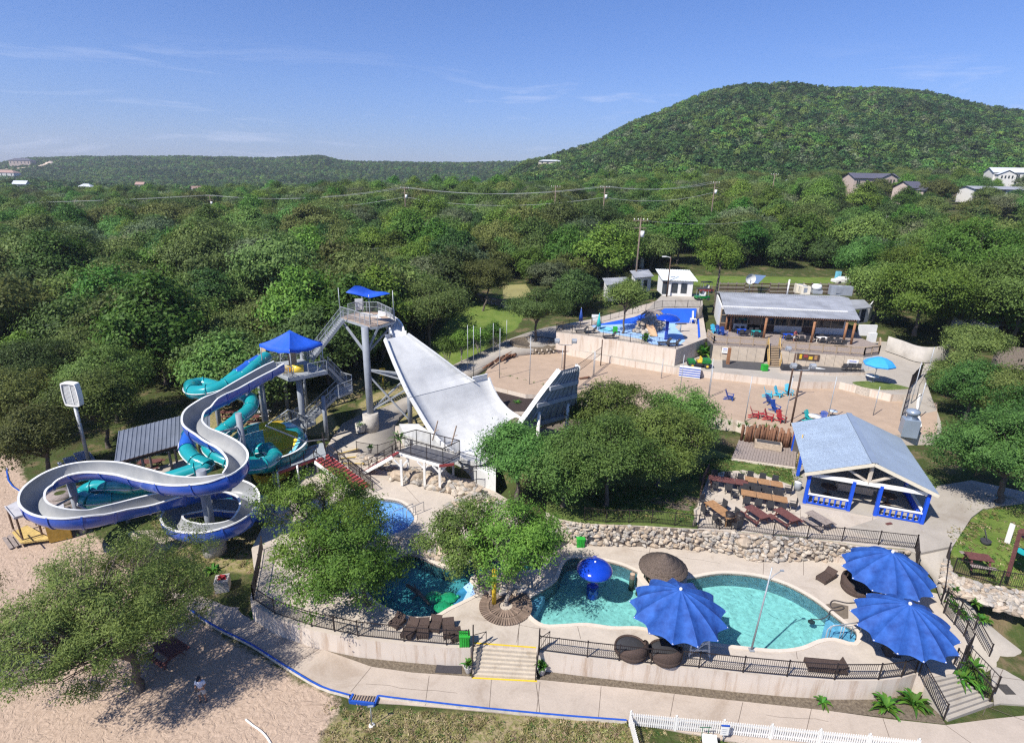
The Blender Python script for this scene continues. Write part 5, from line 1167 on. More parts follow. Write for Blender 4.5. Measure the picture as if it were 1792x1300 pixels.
m_ = MB();hs = smooth_open(PP(.03,[(430,1258),(442,1268),(455,1277),(466,1288),(475,1302)]),4);m_.tube(hs,.05,8);solo(m_,'white_pipe',M_white,'white plastic pipe lying bent on the sand near the dry grass','pipe',hs[0])
# notice boards behind the picket fence
b = P(1265,1296,0);t = thing('notice_board','white notice board with blue top edge behind the white picket fence','notice board',b)
m_ = MB();m_.box(b+[0,0,.75],(.42,.05,.62),-.05);part(m_,'board',M_white,t);m_ = MB();m_.box(b+[0,0,1.08],(.44,.07,.06),-.05);part(m_,'top_edge',M_blue,t);m_ = MB();m_.cyl(b,.03,.5,8);part(m_,'leg',M_galvd,t)
m_ = MB(); 
for k in range(3): m_.box(b+[-.03,-.03,.85-.13*k],(.26-.05*k,.01,.02),-.05)
part(m_,'print_line',M_galvd,t)
b = P(1240,1306,0);t = thing('notice_board','low tilted white board with green frame behind the white picket fence','notice board',b);m_ = MB();m_.box(b+[0,0,.45],(.75,.55,.05),-.1,tilt=('X',.5));part(m_,'board',M_white,t);m_ = MB();m_.beam(b+[-.35,.25,.1],b+[-.35,.25,1.0],.03);m_.beam(b+[.0,.3,.1],b+[.0,.3,1.0],.03);m_.beam(b+[-.5,.28,1.0],b+[.1,.3,1.0],.03);part(m_,'frame',mat('dark green steel',(.03,.12,.06),.6),t)

# ================================================================ big blue umbrellas
M_umb = mat('umbrella canvas',(.014,.062,.29),.75,var=.32,scale=1.6,col2=(.03,.11,.40),bump=.3,bscale=2)
def umbrella(label,left,right,front,peak,zr,zp,nrib,post_px=None,group='large scalloped umbrellas'):
    A_,B_ = P(*left,zr),P(*right,zr);c = (A_+B_)/2;R = np.linalg.norm(B_-A_)/2;F_ = P(*front,zr-.1); 
    dd = (B_-A_)/np.linalg.norm(B_-A_);n_ = np.array([dd[1],-dd[0],0]);n_ = n_ if n_[1] < 0 else -n_;k_ = abs((F_-c)@n_)
    c = c+n_*(k_-R)*.5;t = thing('umbrella',label,'umbrella',(c[0],c[1],1.4),group)
    for i in range(nrib):
        a0,a1 = 2*math.pi*i/nrib,2*math.pi*(i+1)/nrib;m_ = MB();rows_ = []
        for u in np.linspace(0,1,9):
            r_ = []
            for v in np.linspace(0,1,7):
                a = a0+(a1-a0)*v;rr = R*u*(1-.15*math.sin(math.pi*v)*u**3);z = zp+(zr-zp)*(.62*u+.38*u**2.2)-.30*math.sin(math.pi*v)*u*(1-u*.35)-.12*(1-math.sin(math.pi*v))*u**6
                r_.append((c[0]+rr*math.cos(a),c[1]+rr*math.sin(a),z+.02*math.sin(11*u+i*2+v*5)*u*math.sin(math.pi*v)))
            rows_.append(r_)
        m_.loft(rows_);part(m_,'canopy_panel',M_umb,t)
    for i in range(nrib):
        a = 2*math.pi*i/nrib;pth = [(c[0]+R*u*math.cos(a),c[1]+R*u*math.sin(a),zp+(zr-zp)*(.62*u+.38*u**2.2)-.12*u**6-.07) for u in np.linspace(.02,.97,7)]
        m_ = MB();m_.tube(pth,.022,5);m_.sphere(pth[-1],.05,6,4);part(m_,'rib',M_white,t)
    m_ = MB();m_.cyl((c[0],c[1],1.4),.08,zp-1.4,10);part(m_,'pole',M_white,t);m_ = MB();m_.sphere((c[0],c[1],zp+.03),.1,8,5);part(m_,'finial',M_white,t)
    m_ = MB();m_.cyl((c[0],c[1],1.4),.32,.08,14);part(m_,'base_plate',M_conc,t)
    return c,R
U1 = umbrella('big blue scalloped umbrella standing between the fence and the big pool',(1100,1064),(1279,1092),(1210,1120),0,3.75,5.15,13)
U2 = umbrella('big blue scalloped umbrella nearest the rock wall',(1471,988),(1645,1032),(1590,1044),0,3.75,5.25,13)
U3 = umbrella('big blue scalloped umbrella nearest the plaza stairs, lowest of the right pair',(1487,1066),(1685,1125),(1610,1156),0,3.75,5.2,14)
# blue mushroom in the pool
b = P(1036,1043,.32);t = thing('water_mushroom','shiny blue mushroom shower standing in the big pool','water mushroom',b)
Mgb = mat('glossy blue',(.006,.045,.40),.15,var=.15,scale=1.2,coat=.5,spec=.5)
Rm = np.linalg.norm(P(1009,988,3.4)-P(1072,996,3.4))/2;cm_ = P(1040.5,997,3.35)
m_ = MB();m_.lathe(cm_,[(Rm*math.sin(a)*1.0,.62*math.cos(a)**1.2 if math.cos(a) > 0 else 0) for a in np.linspace(.001,math.pi/2,10)]+[(Rm*.97,-.10),(Rm*.7,.05),(.18,.12)],36);part(m_,'cap',Mgb,t)
m_ = MB();m_.cyl(b,.17,cm_[2]-b[2]+.2,16);part(m_,'stem',Mgb,t);m_ = MB();m_.lathe(b,[(0,1.0),(.36,.98),(.42,.9),(.42,.0)],20);part(m_,'foot',Mgb,t);m_ = MB();m_.cyl(cm_+[0,0,.62],.06,.06,8);part(m_,'nozzle',M_white,t)
# thatched bar
cb = P(1161,990,3.35);Rt = np.linalg.norm(P(1119,985,3.35)-P(1204,992,3.35))/2;t = thing('thatched_bar','round swim-up bar with tiered brown thatch roof on the pool edge','tiki bar',(cb[0],cb[1],1.4))
M_th = mat('palm thatch',(.085,.062,.050),.95,var=.45,scale=14,bump=1,bscale=18,col2=(.17,.13,.105))
rr_ = [0,.22,.42,.62,.82,1.0];hh = [1.05,.83,.63,.43,.22,.0]
for k in range(5):
    m_ = MB();w_ = lambda a,k=k: 1+.012*math.sin(a*37+k*3)+.008*math.sin(a*61)
    m_.lathe((cb[0],cb[1],cb[2]-.1),[(Rt*rr_[k]*.9+.01,hh[k]+.03),(Rt*rr_[k+1],hh[k+1]+.02),(Rt*rr_[k+1]*1.0,hh[k+1]-.08),(Rt*rr_[k+1]*.85,hh[k+1]-.03)],60,wob=w_);part(m_,'thatch_tier',M_th,t)
m_ = MB();m_.cyl((cb[0],cb[1],1.4),.12,2.4,10);part(m_,'pole',M_bark_ if False else MATS['bark'],t)
for a in range(6):
    m_ = MB();m_.cyl((cb[0]+1.1*math.cos(a*1.047),cb[1]+1.1*math.sin(a*1.047),1.44),.06,1.95,8);part(m_,'post',MATS['bark'],t)
m_ = MB();m_.lathe((cb[0],cb[1],1.4),[(1.62,0),(1.62,.95),(1.7,.98),(1.7,1.03),(1.25,1.03),(1.25,0)],10,smooth=False);part(m_,'counter',M_coping,t)
for i,(x,y) in enumerate((z5(883,400),z5(928,432),z5(992,432))):
    b = P(x,y,1.27);t = thing('log_stool',('pale log stool in the pool water nearest the mushroom','middle pale log stool in the pool water','log stool in the pool partly behind the umbrella')[i],'stool',(b[0],b[1],.32),'log stools at the swim-up bar')
    m_ = MB();m_.tube([(b[0],b[1],.32),(b[0],b[1],1.62)],[.2,.18],12);part(m_,'log',MATS['bark'],t);m_ = MB();m_.cyl((b[0],b[1],1.62),.17,.03,12);part(m_,'seat',mat('sawn log',(.45,.33,.24),.8),t)
# tall lamp pole with bracket at the near pool edge
b = P(*z5(1630,848),1.44);t = thing('lamp_pole','tall slim grey lamp pole with a small bracket at the near pool edge','lamp pole',b)
m_ = MB();m_.tube([b,b+[.25,0,5.9]],[.06,.035],8);part(m_,'pole',M_galv,t);m_ = MB();m_.tube([b+[.22,0,5.0],b+[.5,.1,5.3],b+[.95,.25,5.5]],.025,6);m_.box(b+[1.0,.27,5.5],(.2,.12,.06));part(m_,'bracket',M_galvd,t);m_ = MB();m_.box(b+[0,0,.02],(.3,.3,.04));part(m_,'base_plate',M_galvd,t)
# lifeguard chair
b = P(*z5(1285,850),1.42);t = thing('lifeguard_chair','white lifeguard chair in the shade of the big umbrella by the pool','lifeguard chair',b)
for dx in (-.55,.55):
    for dy in (-.45,.45):
        m_ = MB();m_.beam(b+[dx*1.1,dy*1.1,0],b+[dx*.8,dy*.8,1.6],.09);part(m_,'leg',M_white,t)
m_ = MB(); 
for z in (.45,.95): m_.box(b+[0,-.45,z],(1.1,.06,.1));m_.box(b+[0,.45,z],(1.1,.06,.1))
m_.beam(b+[-.55,-.48,.2],b+[.5,-.46,1.2],.07);part(m_,'cross_bar',M_white,t)
m_ = MB();m_.box(b+[0,0,1.6],(1.05,.9,.06));part(m_,'seat',M_white,t);m_ = MB();m_.box(b+[0,.42,2.0],(1.0,.06,.7));part(m_,'backrest',M_white,t)
# round wicker day beds
M_wick = mat('brown wicker',(.085,.058,.048),.8,var=.35,scale=22,bump=1,bscale=60);M_cush = mat('charcoal cushion',(.040,.040,.045),.9,var=.15)
def daybed(label,px,R,hood,az):
    b = P(*px,1.42);t = thing('round_daybed',label,'daybed',b,'round wicker daybeds')
    m_ = MB();m_.lathe(b,[(R*.85,0),(R,.22),(R,.42),(R*.93,.45),(R*.90,.36)],28);part(m_,'base',M_wick,t);m_ = MB();m_.lathe(b,[(0,.44),(R*.8,.43),(R*.9,.34)],28);part(m_,'cushion',M_cush,t)
    m_ = MB();rows_ = []
    for a in np.linspace(-hood,hood,16):
        c_,s_ = math.cos(az+a),math.sin(az+a);f = math.cos(a/hood*math.pi/2)**.5;rows_.append([b+[R*r_*c_,R*r_*s_,.42+z*f*.8] for r_,z in ((1.0,0),(1.04,.35),(1.0,.7),(.9,.85))])
    m_.loft(rows_);m_.loft([[p+[0,0,.0]+(b-p)*np.array([.06,.06,0]) for p in r_] for r_ in rows_]);part(m_,'backrest',M_wick,t)
daybed('round wicker daybed by the fence, left of the pair beneath the big umbrella',z5(872,865),.98,1.5,-1.0)
daybed('round wicker daybed by the fence, right of the pair beneath the big umbrella',z5(1085,893),.98,1.5,-1.2)
daybed('round wicker daybed between the rock wall umbrella and the pool',z6(640,430),.98,1.6,2.6)
def lounger(label,a,b,w=.7,back=.3,z=1.42):
    A_,B_ = P(*a,z),P(*b,z);d = B_-A_;L = np.linalg.norm(d);d /= L;s = np.array([-d[1],d[0],0])*w/2;t = thing('sun_lounger',label,'sun lounger',(A_+B_)/2,'brown sun loungers')
    m_ = MB();H_ = np.array([0,0,.3]);h2 = A_+d*L*(1-back)
    m_.loft([[A_-s+H_,A_+s+H_],[h2-s+H_,h2+s+H_]],0,False);m_.loft([[A_-s+H_*.2,A_+s+H_*.2],[A_-s+H_,A_+s+H_]],0,False)
    m_.beam(A_-s+H_*.7,B_-s+H_*.7,.04,.18);m_.beam(A_+s+H_*.7,B_+s+H_*.7,.04,.18);part(m_,'seat',M_wick,t)
    m_ = MB();m_.beam(h2+H_,B_+H_+[0,0,.28],w,.05,up=(0,0,1));part(m_,'backrest',M_wick,t)
    for q in (A_-s*.9,A_+s*.9,B_-s*.9,B_+s*.9): 
        m_ = MB();m_.beam(q,q+H_*.8,.05);part(m_,'leg',M_wick,t)
lounger('brown wicker lounger alone on the deck between rock wall and pool',z6(440,385),z6(505,345))
lounger('long dark lounger along the fence at the lower right of the pool',z6(360,865),z6(575,885),.8,.05)
for i,(a,b) in enumerate([((890,925),(940,880)),((960,985),(1010,905)),((1050,985),(1060,905)),((1110,950),(1130,890)),((1195,985),(1190,905)),((1240,1000),(1225,960))]):
    lounger(('dark lounger under the leafy tree, first from the left','dark lounger beside the first one in tree shade','dark lounger in the middle of the shaded row','dark lounger in the shaded row, fourth from the left','dark lounger in front of the lagoon, next to the green bin','small dark lounger right beside the green bin')[i],z4(*a),z4(*b))
M_gbin = mat('green plastic',(.03,.34,.04),.5,var=.2,scale=6)
def bin_(label,px,z,w=.6,h=.75,rz=.1):
    b = P(*px,z);t = thing('storage_bin',label,'storage bin',b);m_ = MB();m_.box(b+[0,0,h/2],(w,w*.8,h),rz);part(m_,'body',M_gbin,t);m_ = MB()
    for k in range(5): m_.box(b+[-w/2+w*(k+.5)/5,-w*.42,h/2],(.03,.03,h*.95),rz)
    part(m_,'rib',M_gbin,t);m_ = MB();m_.box(b+[0,0,h+.03],(w*1.06,w*.86,.06),rz);part(m_,'lid',M_gbin,t)
bin_('bright green ribbed bin by the fence, left of the front stairs',z4(1278,1010),1.42,.62,.7)
bin_('bright green bin among the rocks at the foot of the rock wall',z5(557,195),1.42,.6,.65)
bin_('bright green bin on the dark paving below the restaurant',zc(492,638),5.14,.7,.7)
b = P(*z5(625,180),1.42);t = thing('ice_cooler','dark cooler with white lid at the foot of the rock wall','cooler',b);m_ = MB();m_.box(b+[0,0,.35],(.55,.5,.7));part(m_,'body',M_cush,t);m_ = MB();m_.box(b+[0,0,.75],(.4,.35,.1));part(m_,'lid',M_white,t)
M_leafplant = leafmat('broad leaves',(.025,.10,.012),(.10,.24,.03))
def leafplant(name,label,cat,b,n,L,w,seed,pot=False,up=.5,group=None,mt=None):
    """tuft of long arching leaves, every leaf its own blade"""
    rng_ = np.random.default_rng(seed);b = np.array(b,float);t = thing(name,label,cat,b,group);z0 = 0.
    if pot:
        m_ = MB();m_.lathe(b,[(.16,0),(.27,.4),(.30,.5),(.25,.5),(.24,.44),(0,.44)],16);part(m_,'pot',mat('pale pot',(.40,.38,.36),.7),t);z0 = .42
    for i in range(n):
        a = rng_.uniform(0,6.28);l = L*rng_.uniform(.6,1.15);tilt = up*rng_.uniform(.5,1.5);m_ = MB();rows_ = [];s = np.array([-math.sin(a),math.cos(a),0]);dr = np.array([math.cos(a),math.sin(a),0])
        for u in np.linspace(0,1,5):
            p_ = b+[0,0,z0]+dr*l*(u**1.1)*math.cos(tilt)*1.0+np.array([0,0,l*(math.sin(tilt)*u*1.3-.55*u*u*u)]);ww = w*math.sin(math.pi*min(.96,.12+u*.86));rows_.append([p_-s*ww,p_+np.array([0,0,-ww*.35]),p_+s*ww])
        m_.loft(rows_);part(m_,'leaf',mt or M_leafplant,t)
    return t
leafplant('potted_plant','potted shrub at the foot of the front stairs on the left','potted plant',P(*z4(1298,1160),.04),34,.62,.06,1,True,1.0)
leafplant('potted_plant','potted shrub at the foot of the front stairs on the right','potted plant',P(*z4(1695,1170),.04),34,.62,.06,2,True,1.0)
leafplant('banana_plant','small spiky green plant alone in the strip below the right wall','plant',P(*z6(450,1070),.02),16,.75,.07,3,up=.6)
leafplant('banana_plant','large leafy green plant in the strip, left of the two near the plaza stairs','plant',P(*z6(805,1105),.02),42,1.15,.10,4,up=.75)
leafplant('banana_plant','large leafy green plant in the strip, nearest the plaza stairs','plant',P(*z6(965,1085),.02),42,1.15,.10,5,up=.75)
for i,(x,y,z,lab) in enumerate([(1225,940,.9,'glossy plant between the stair rails, highest up'),(1265,945,.7,'glossy plant between the stair rails, in the middle'),(1300,970,.5,'glossy plant between the stair rails, lowest down'),(1300,880,1.2,'broad leafed plant behind the inner stair rail')]):
    leafplant('banana_plant',lab,'plant',P(*z6(x,y),z),34,1.0,.10,10+i,up=.8,group='glossy plants beside the plaza stairs')
for i,(x,y,z) in enumerate([(1165,470,2.0),(1190,520,1.9),(1220,550,1.7),(1350,600,1.2),(1375,610,1.0),(1320,510,2.2),(1200,435,2.6),(1245,580,1.5)]):
    leafplant('flower_bed_plant',['yellow green plant at the top of the bed behind the iron fence','yellow green plant second from the top of the bed','yellow green plant third from the top of the bed','green plant at the low end of the bed near the sloping walk','last green plant at the low end of the bed','leafy plant alone in the middle of the bare bed','small plant at the foot of the stone wall','yellow green plant fourth from the top of the bed'][i],'plant',P(*z6(x,y),z),24,.62,.07,20+i,up=.8,group='plants in the sloping bed')
# yellow padded posts
for px,lab,hgt in ((z4(1437,795),'tall yellow padded post beside the round brick planter',2.7),(z4(682,600),'yellow padded post behind the leafy tree, by the splash pool',2.4)):
    b = P(*px,1.42);m_ = MB();m_.tube([b,b+[0,0,hgt]],.15,12);m_.tube([b+[0,0,hgt],b+[0,0,hgt+.08]],[.15,.05],12);solo(m_,'padded_post',M_yel,lab,'post',b)
# round tree planter of radial bricks
b = P(885,1060,1.43);t = thing('brick_planter','ring of radial brown bricks around the tree between the two pools','planter',b)
Mbr = mat('brown brick',(.20,.145,.11),.9,var=.3,scale=9,rnd=.3,bump=.6)
bm_ = MB();bm_.box((0,0,.03),(.62,.11,.07));bme = bm_.mesh('brick',Mbr)
for ring,(r0_,n_) in enumerate(((.75,36),(1.42,62))):
    for k in range(n_):
        a = 2*math.pi*k/n_
        o = link('brick',bme,t);o.location = (r0_*math.cos(a),r0_*math.sin(a),0);o.rotation_euler = (0,0,a)
# lagoon log and green pads
A_,B_ = P(*z4(965,690),1.6),P(*z4(1090,800),1.2);t = thing('fallen_log','dark branching log lying in the lagoon','log',(A_+B_)/2);m_ = MB();mid_2 = (A_+B_)/2
m_.tube([A_,mid_2+[0,.1,.12],B_],[.11,.14,.09],8);part(m_,'trunk',MATS['bark'],t)
for e_ in (P(*z4(1005,688),1.9),P(*z4(995,768),1.35),P(*z4(985,715),1.7)):
    m_ = MB();m_.tube([mid_2,(mid_2+e_)/2+[0,0,.05],e_],[.08,.06,.04],6);part(m_,'branch',MATS['bark'],t)
Mgp = mat('green fibreglass',(.01,.22,.09),.25,var=.25,scale=3,coat=.3)
for px,lab in ((z4(1112,755),'dark green turtle shell float nearest the log'),(z4(1190,760),'dark green turtle shell float beside the pale ramp'),(z4(1160,810),'bright green turtle shell float closest to the lagoon edge')):
    b = P(*px,1.25);t = thing('turtle_float',lab,'float',b,'green floats in the lagoon');m_ = MB();m_.lathe(b,[(.0,.22),(.25,.19),(.45,.1),(.55,-.02)],9,smooth=False,sx=1.15);part(m_,'shell',Mgp,t);m_ = MB();m_.sphere(b+[.62,.1,.03],.13,8,5);part(m_,'head',Mgp,t)
# pool rails and hose
def hooprail(label,pts,z):
    q = [P(*p,z) for p in pts];t = thing('pool_handrail',label,'handrail',q[0]);m_ = MB();up = np.array([0,0,.85]);m_.tube([q[0]-[0,0,.5],q[0]+up*.75,q[0]+up+(q[-1]-q[0])*.08,q[-1]+up,q[-1]],.03,8);part(m_,'rail',M_galv,t)
    m_ = MB();md_ = (q[0]+q[-1])/2;m_.cyl(md_-[0,0,.4],.025,1.2,8);part(m_,'post',M_galv,t)
hooprail('curved steel handrail at the steps in the right end of the pool',[z6(470,700),z6(665,672)],1.44);hooprail('second steel handrail at the steps in the right end of the pool',[z6(490,690),z6(610,700)],1.3)
hooprail('steel handrail at the near side of the splash pool steps',[z4(890,345),z4(1000,300)],1.44);hooprail('steel handrail on the walk beside the splash pool',[z4(965,330),z4(1058,290)],1.44)
hz_ = smooth_open([P(*z6(*p),1.46) for p in [(640,500),(590,502),(520,488),(498,505),(510,530),(560,520),(575,532),(540,545),(500,545),(490,565)]]+[P(*z6(470,585),1.34),P(*z6(430,597),1.28),P(*z6(385,592),1.2)],4)
m_ = MB();m_.tube(hz_,.035,6);solo(m_,'pool_hose',MATS['dark rubber'],'dark hose looping over the pool edge beside the umbrellas','hose',hz_[0])
b = P(*z6(390,610),1.0);m_ = MB();m_.sphere(b,.2,8,5,sc=(1.2,1,.6));solo(m_,'pool_cleaner',MATS['dark rubber'],'small dark pool cleaner under water at the end of the hose','pool cleaner',b)
m_ = MB();m_.slab([PP(1.412,[z6(470,510),z6(520,500),z6(600,520),z6(600,590),z6(560,595),z6(520,560)])],None);link('wet_patch',m_.mesh('wet_patch',mat('wet concrete',(.16,.13,.10),.35,var=.2)),None,kind='structure')
# black window boxes under the lower umbrella
b = P(*z6(840,790),1.42);t = thing('speaker_box','dark box with small grille in the shade of the lowest umbrella','speaker',b);m_ = MB();m_.box(b+[0,0,.4],(.8,.7,.8),-.2);part(m_,'body',M_cush,t);m_ = MB();m_.box(b+[0,-.37,.45],(.3,.03,.2),-.2);part(m_,'grille',M_galv,t)

# ================================================================ rock walls: single stones set on the slope
Mst = [mat('limestone warm',(.36,.29,.22),.95,var=.28,scale=3,bump=1,bscale=6,rnd=.25),mat('limestone grey',(.30,.275,.245),.95,var=.3,scale=3,bump=1,bscale=6,rnd=.25),mat('limestone pale',(.42,.365,.30),.95,var=.2,scale=3,bump=1,bscale=6,rnd=.2)]
import random as _rd
stone_me = []
for i in range(9):
    rr = _rd.Random(i);m_ = MB();m_.sphere((0,0,0),.5,8,5,sc=(1,rr.uniform(.7,.95),rr.uniform(.55,.8)),jit=.17,rng=rr);stone_me.append(m_.mesh('stone',Mst[i % 3]))
M_mort = mat('wall fill',(.17,.14,.115),.95,var=.3,scale=5,bump=1)
def rockwall(label,top,bot,n,size,seed,fillm=None,cat='rock wall',joined_extra=0):
    """sloping bank between a top and a foot line (3D), covered by separate stones; smallest ones joined"""
    rg = np.random.default_rng(seed);T_ = smooth_open(top,6);B_ = smooth_open(bot,6)
    def at(L,u): 
        x = u*(len(L)-1);i = min(int(x),len(L)-2);f = x-i;return L[i]*(1-f)+L[i+1]*f
    t = thing('rock_wall',label,cat,at(B_,.5));m_ = MB();us = np.linspace(0,1,40);m_.loft([[at(T_,u)-[0,0,.03] for u in us],[at(T_,u)*.5+at(B_,u)*.5-[0,0,.08] for u in us],[at(B_,u)-[0,0,.1] for u in us]]);part(m_,'bank',fillm or M_mort,t)
    base = np.array(t.location);Lh = sum(np.linalg.norm(B_[i+1]-B_[i]) for i in range(len(B_)-1));Lv = np.linalg.norm(at(T_,.5)-at(B_,.5));nr = max(2,round(math.sqrt(n*Lv/Lh)));nc = n//nr
    k = 0
    for r in range(nr):
        for c in range(nc):
            u = (c+.5+rg.uniform(-.3,.3)+(r % 2)*.5)/nc;v = (r+.5+rg.uniform(-.22,.22))/nr;u = min(max(u,0),1)
            p_ = at(B_,u)*(1-v)+at(T_,u)*v;p_[2] += .02;o = link('stone',stone_me[rg.integers(9)],t);s = size*rg.uniform(.9,1.5)*(1.2-.35*v);o.scale = (s*1.2,s*.8,s*.75);o.location = tuple(p_-base);o.rotation_euler = (rg.uniform(-.4,.4),rg.uniform(-.4,.4),rg.uniform(0,6.28));k += 1
    m_ = MB();ro = _rd.Random(seed)
    for q in range(int(n*2.2)):
        u,v = rg.random(),rg.random();p_ = at(B_,u)*(1-v)+at(T_,u)*v;s = size*rg.uniform(.28,.55);m_.sphere(p_+[0,0,-.02],s,6,3,q % 3,(1.1,.9,.75),.2,ro)
    part(m_,'small_stone',Mst,t,kind='stuff')
    return t
rockwall('long dry stone wall between the dining terrace and the big pool',[P(*q,ZT) for q in (z5(430,40),z5(590,62),z5(900,73),z5(1300,95),z6(0,110),z6(350,138),z6(700,190),z6(980,215))],[P(*q,1.42) for q in (z5(520,185),z5(600,190),z5(1000,202),z5(1300,222),z5(1500,242),z6(50,255),z6(100,268),z6(300,262),z6(550,258),z6(800,260),z6(960,250))],296,.40,1)
rockwall('grey stone retaining wall below the right hand lawn',[P(*q,3.08) for q in (z6(1160,255),z6(1190,335),z6(1460,412),z6(1700,450))],[P(*q,z) for q,z in ((z6(1165,330),3.0),(z6(1170,430),2.6),(z6(1400,520),2.2),(z6(1600,582),2.0),(z6(1720,600),2.0))],140,.46,2)
rockwall('boulder bank on the right side of the lagoon',[P(*z4(*q),2.2) for q in ((1500,600),(1400,640),(1380,700))],[P(*z4(*q),1.45) for q in ((1640,730),(1500,745),(1340,720))],46,.55,3,cat='boulders')
rockwall('pale boulders between lagoon and splash pool',[P(*z4(*q),2.1) for q in ((900,440),(1040,420),(1200,440),(1400,430))],[P(*z4(*q),1.45) for q in ((900,530),(1040,530),(1180,565),(1330,500))],60,.6,4,cat='boulders')
rockwall('rocky slope under the terrace oaks, right of the splash pool',[P(*z4(*q),3.0) for q in ((1330,190),(1500,250),(1650,330),(1760,400))],[P(*z4(*q),1.5) for q in ((1180,260),(1330,330),(1450,430),(1700,530))],110,.7,5,cat='boulders')
rockwall('low rock wall behind the posts of the viewing deck',[P(*z3(*q),2.3) for q in ((400,1090),(560,1110),(720,1160),(900,1200))],[P(*z3(*q),1.42) for q in ((400,1170),(560,1200),(720,1240),(890,1260))],64,.62,6,cat='boulders')
rockwall('small rocks beside the yellow edged steps behind the red stair',[P(*z3(*q),2.1) for q in ((210,1015),(300,1040),(400,1060))],[P(*z3(*q),1.45) for q in ((215,1060),(300,1090),(390,1110))],26,.5,7,cat='boulders')
for i,(px,s,lab) in enumerate([(z3(455,1150),1.5,'big tan boulder at the left behind the viewing deck posts'),(z3(560,1160),1.7,'big tan boulder in the middle behind the viewing deck posts'),(z3(645,1180),1.6,'big tan boulder at the right behind the viewing deck posts'),(z4(1180,520),1.4,'large pale boulder on the lagoon bank'),(z5(1580,190),1.0,'pale boulder set in the dry stone wall')]):
    rr = _rd.Random(40+i);m_ = MB();b = P(*px,1.6 if i < 4 else 2.4);m_.sphere(b+[0,0,.2],s*.5,9,6,sc=(1.2,.9,.75),jit=.14,rng=rr);solo(m_,'boulder',Mst[0],lab,'boulder',b)
# yellow edged steps behind the red stair
A_,B_ = P(*z3(110,1050),1.9),P(*z3(190,1075),1.45);t = thing('yellow_edged_steps','three low concrete steps with yellow edges behind the red stair','steps',B_)
for k in range(3):
    a = P(*z3(100+k*12,1015+k*26),1.95-k*.2);b = P(*z3(215+k*18,985+k*42),1.95-k*.2);m_ = MB();m_.beam(a,b,.9,.2);part(m_,'step',M_step,t);m_ = MB();off = np.array([.1,-.42,.105]);m_.beam(a+off,b+off,.09,.02);part(m_,'yellow_edge',M_yel,t)
# potted palms near the ride
leafplant('potted_palm','palm at the left corner of the viewing deck','palm',P(*z3(450,945),2.9),40,1.3,.05,51,up=.8);leafplant('potted_palm','palm in a concrete tub by the column of the high platform','palm',P(*z3(232,885),2.0),24,.8,.05,52,True,.8);leafplant('potted_plant','plant in a white tub left of the viewing deck','potted plant',P(*z3(285,1010),2.0),24,.6,.06,53,True,1.0)
m_ = MB();b = P(*z3(232,890),1.7);m_.lathe(b,[(.5,0),(.55,.9),(.48,.9),(.46,.8),(0,.8)],16);solo(m_,'concrete_tub',M_conc,'round concrete tub by the column of the high platform','tub',b)
# ================================================================ dining terrace, pavilion
M_roof = mat('corrugated zinc',(.30,.36,.44),.35,metal=.35,var=.10,scale=.5)
M_roofo = mat('old zinc roof',(.33,.34,.36),.5,metal=.2,var=.28,scale=.35)
M_pblue = mat('bright blue paint',(.012,.075,.52),.4,var=.1)
M_redw = mat('red stained wood',(.13,.052,.046),.7,var=.3,scale=5,bump=.4)
M_oran = mat('honey wood',(.33,.185,.09),.6,var=.25,scale=5)
M_greyw = mat('grey old wood',(.26,.215,.19),.9,var=.3,scale=6,bump=.5)
M_darkw = mat('dark wood',(.09,.055,.04),.8,var=.3,scale=5)
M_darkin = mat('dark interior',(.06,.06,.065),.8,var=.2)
M_glass = mat('window glass',(.03,.04,.05),.08,var=.1,spec=.8)
def ribbed(t,nm,a,b,c,d,matt,sp=.28,th=.06,nmax=60):
    """roof sheet a-b (eave) to d-c (ridge), standing ribs running from eave to ridge, split in sheets"""
    a,b,c,d = [np.array(q,float) for q in (a,b,c,d)];L = np.linalg.norm(b-a);n = int(L/sp);per = max(1,round(.95/sp));k = 0
    nrm = np.cross(b-a,d-a);nrm /= np.linalg.norm(nrm);nrm = nrm if nrm[2] > 0 else -nrm
    while k < n:
        k2 = min(n,k+per);m_ = MB();row0 = [];row1 = []
        for j in range(k,k2+1):
            for f,hgt in ((0,.045),(.22,.045),(.30,0),(.92,0)):
                if j == k2 and f > 0: continue
                u = (j+f)/n;row0.append(a+(b-a)*u+nrm*hgt);row1.append(d+(c-d)*u+nrm*hgt)
        lift = nrm*(.006*(k//per % 2));m_.loft([[p+lift for p in row0],[p+lift for p in row1]],0,False);m_.loft([[p-nrm*th+lift for p in (row0[0],row0[-1])],[p-nrm*th+lift for p in (row1[0],row1[-1])]],0,False)
        m_.loft([[p+lift for p in row0],[p-nrm*th*1.2 for p in row0]],0,False);part(m_,nm,matt,t);k = k2
FL,FR = P(1408,824,ZT+2.9),P(1641,862,ZT+2.9);uu = FR-FL;uu[2] = 0;Wd = np.linalg.norm(uu);uu /= Wd;vv = np.array([-uu[1],uu[0],0]);Ln = 9.6
t = thing('pavilion','open pavilion with grey corrugated gable roof and bright blue posts and railing','pavilion',FL*[1,1,0]+[0,0,ZT])
up = np.array([0,0,1.]);rdg = (FL+FR)/2+up*1.75;o_ = .35
for s_,(e0,e1) in enumerate(((FL,FL+vv*Ln),(FR+vv*Ln,FR))):
    ribbed(t,'roof_sheet',e0-vv*o_*(1 if s_ == 0 else -1),e1+vv*o_*(1 if s_ == 0 else -1),(rdg+vv*(Ln+o_)) if s_ == 0 else rdg-vv*o_,(rdg-vv*o_) if s_ == 0 else rdg+vv*(Ln+o_),M_roof,.2)
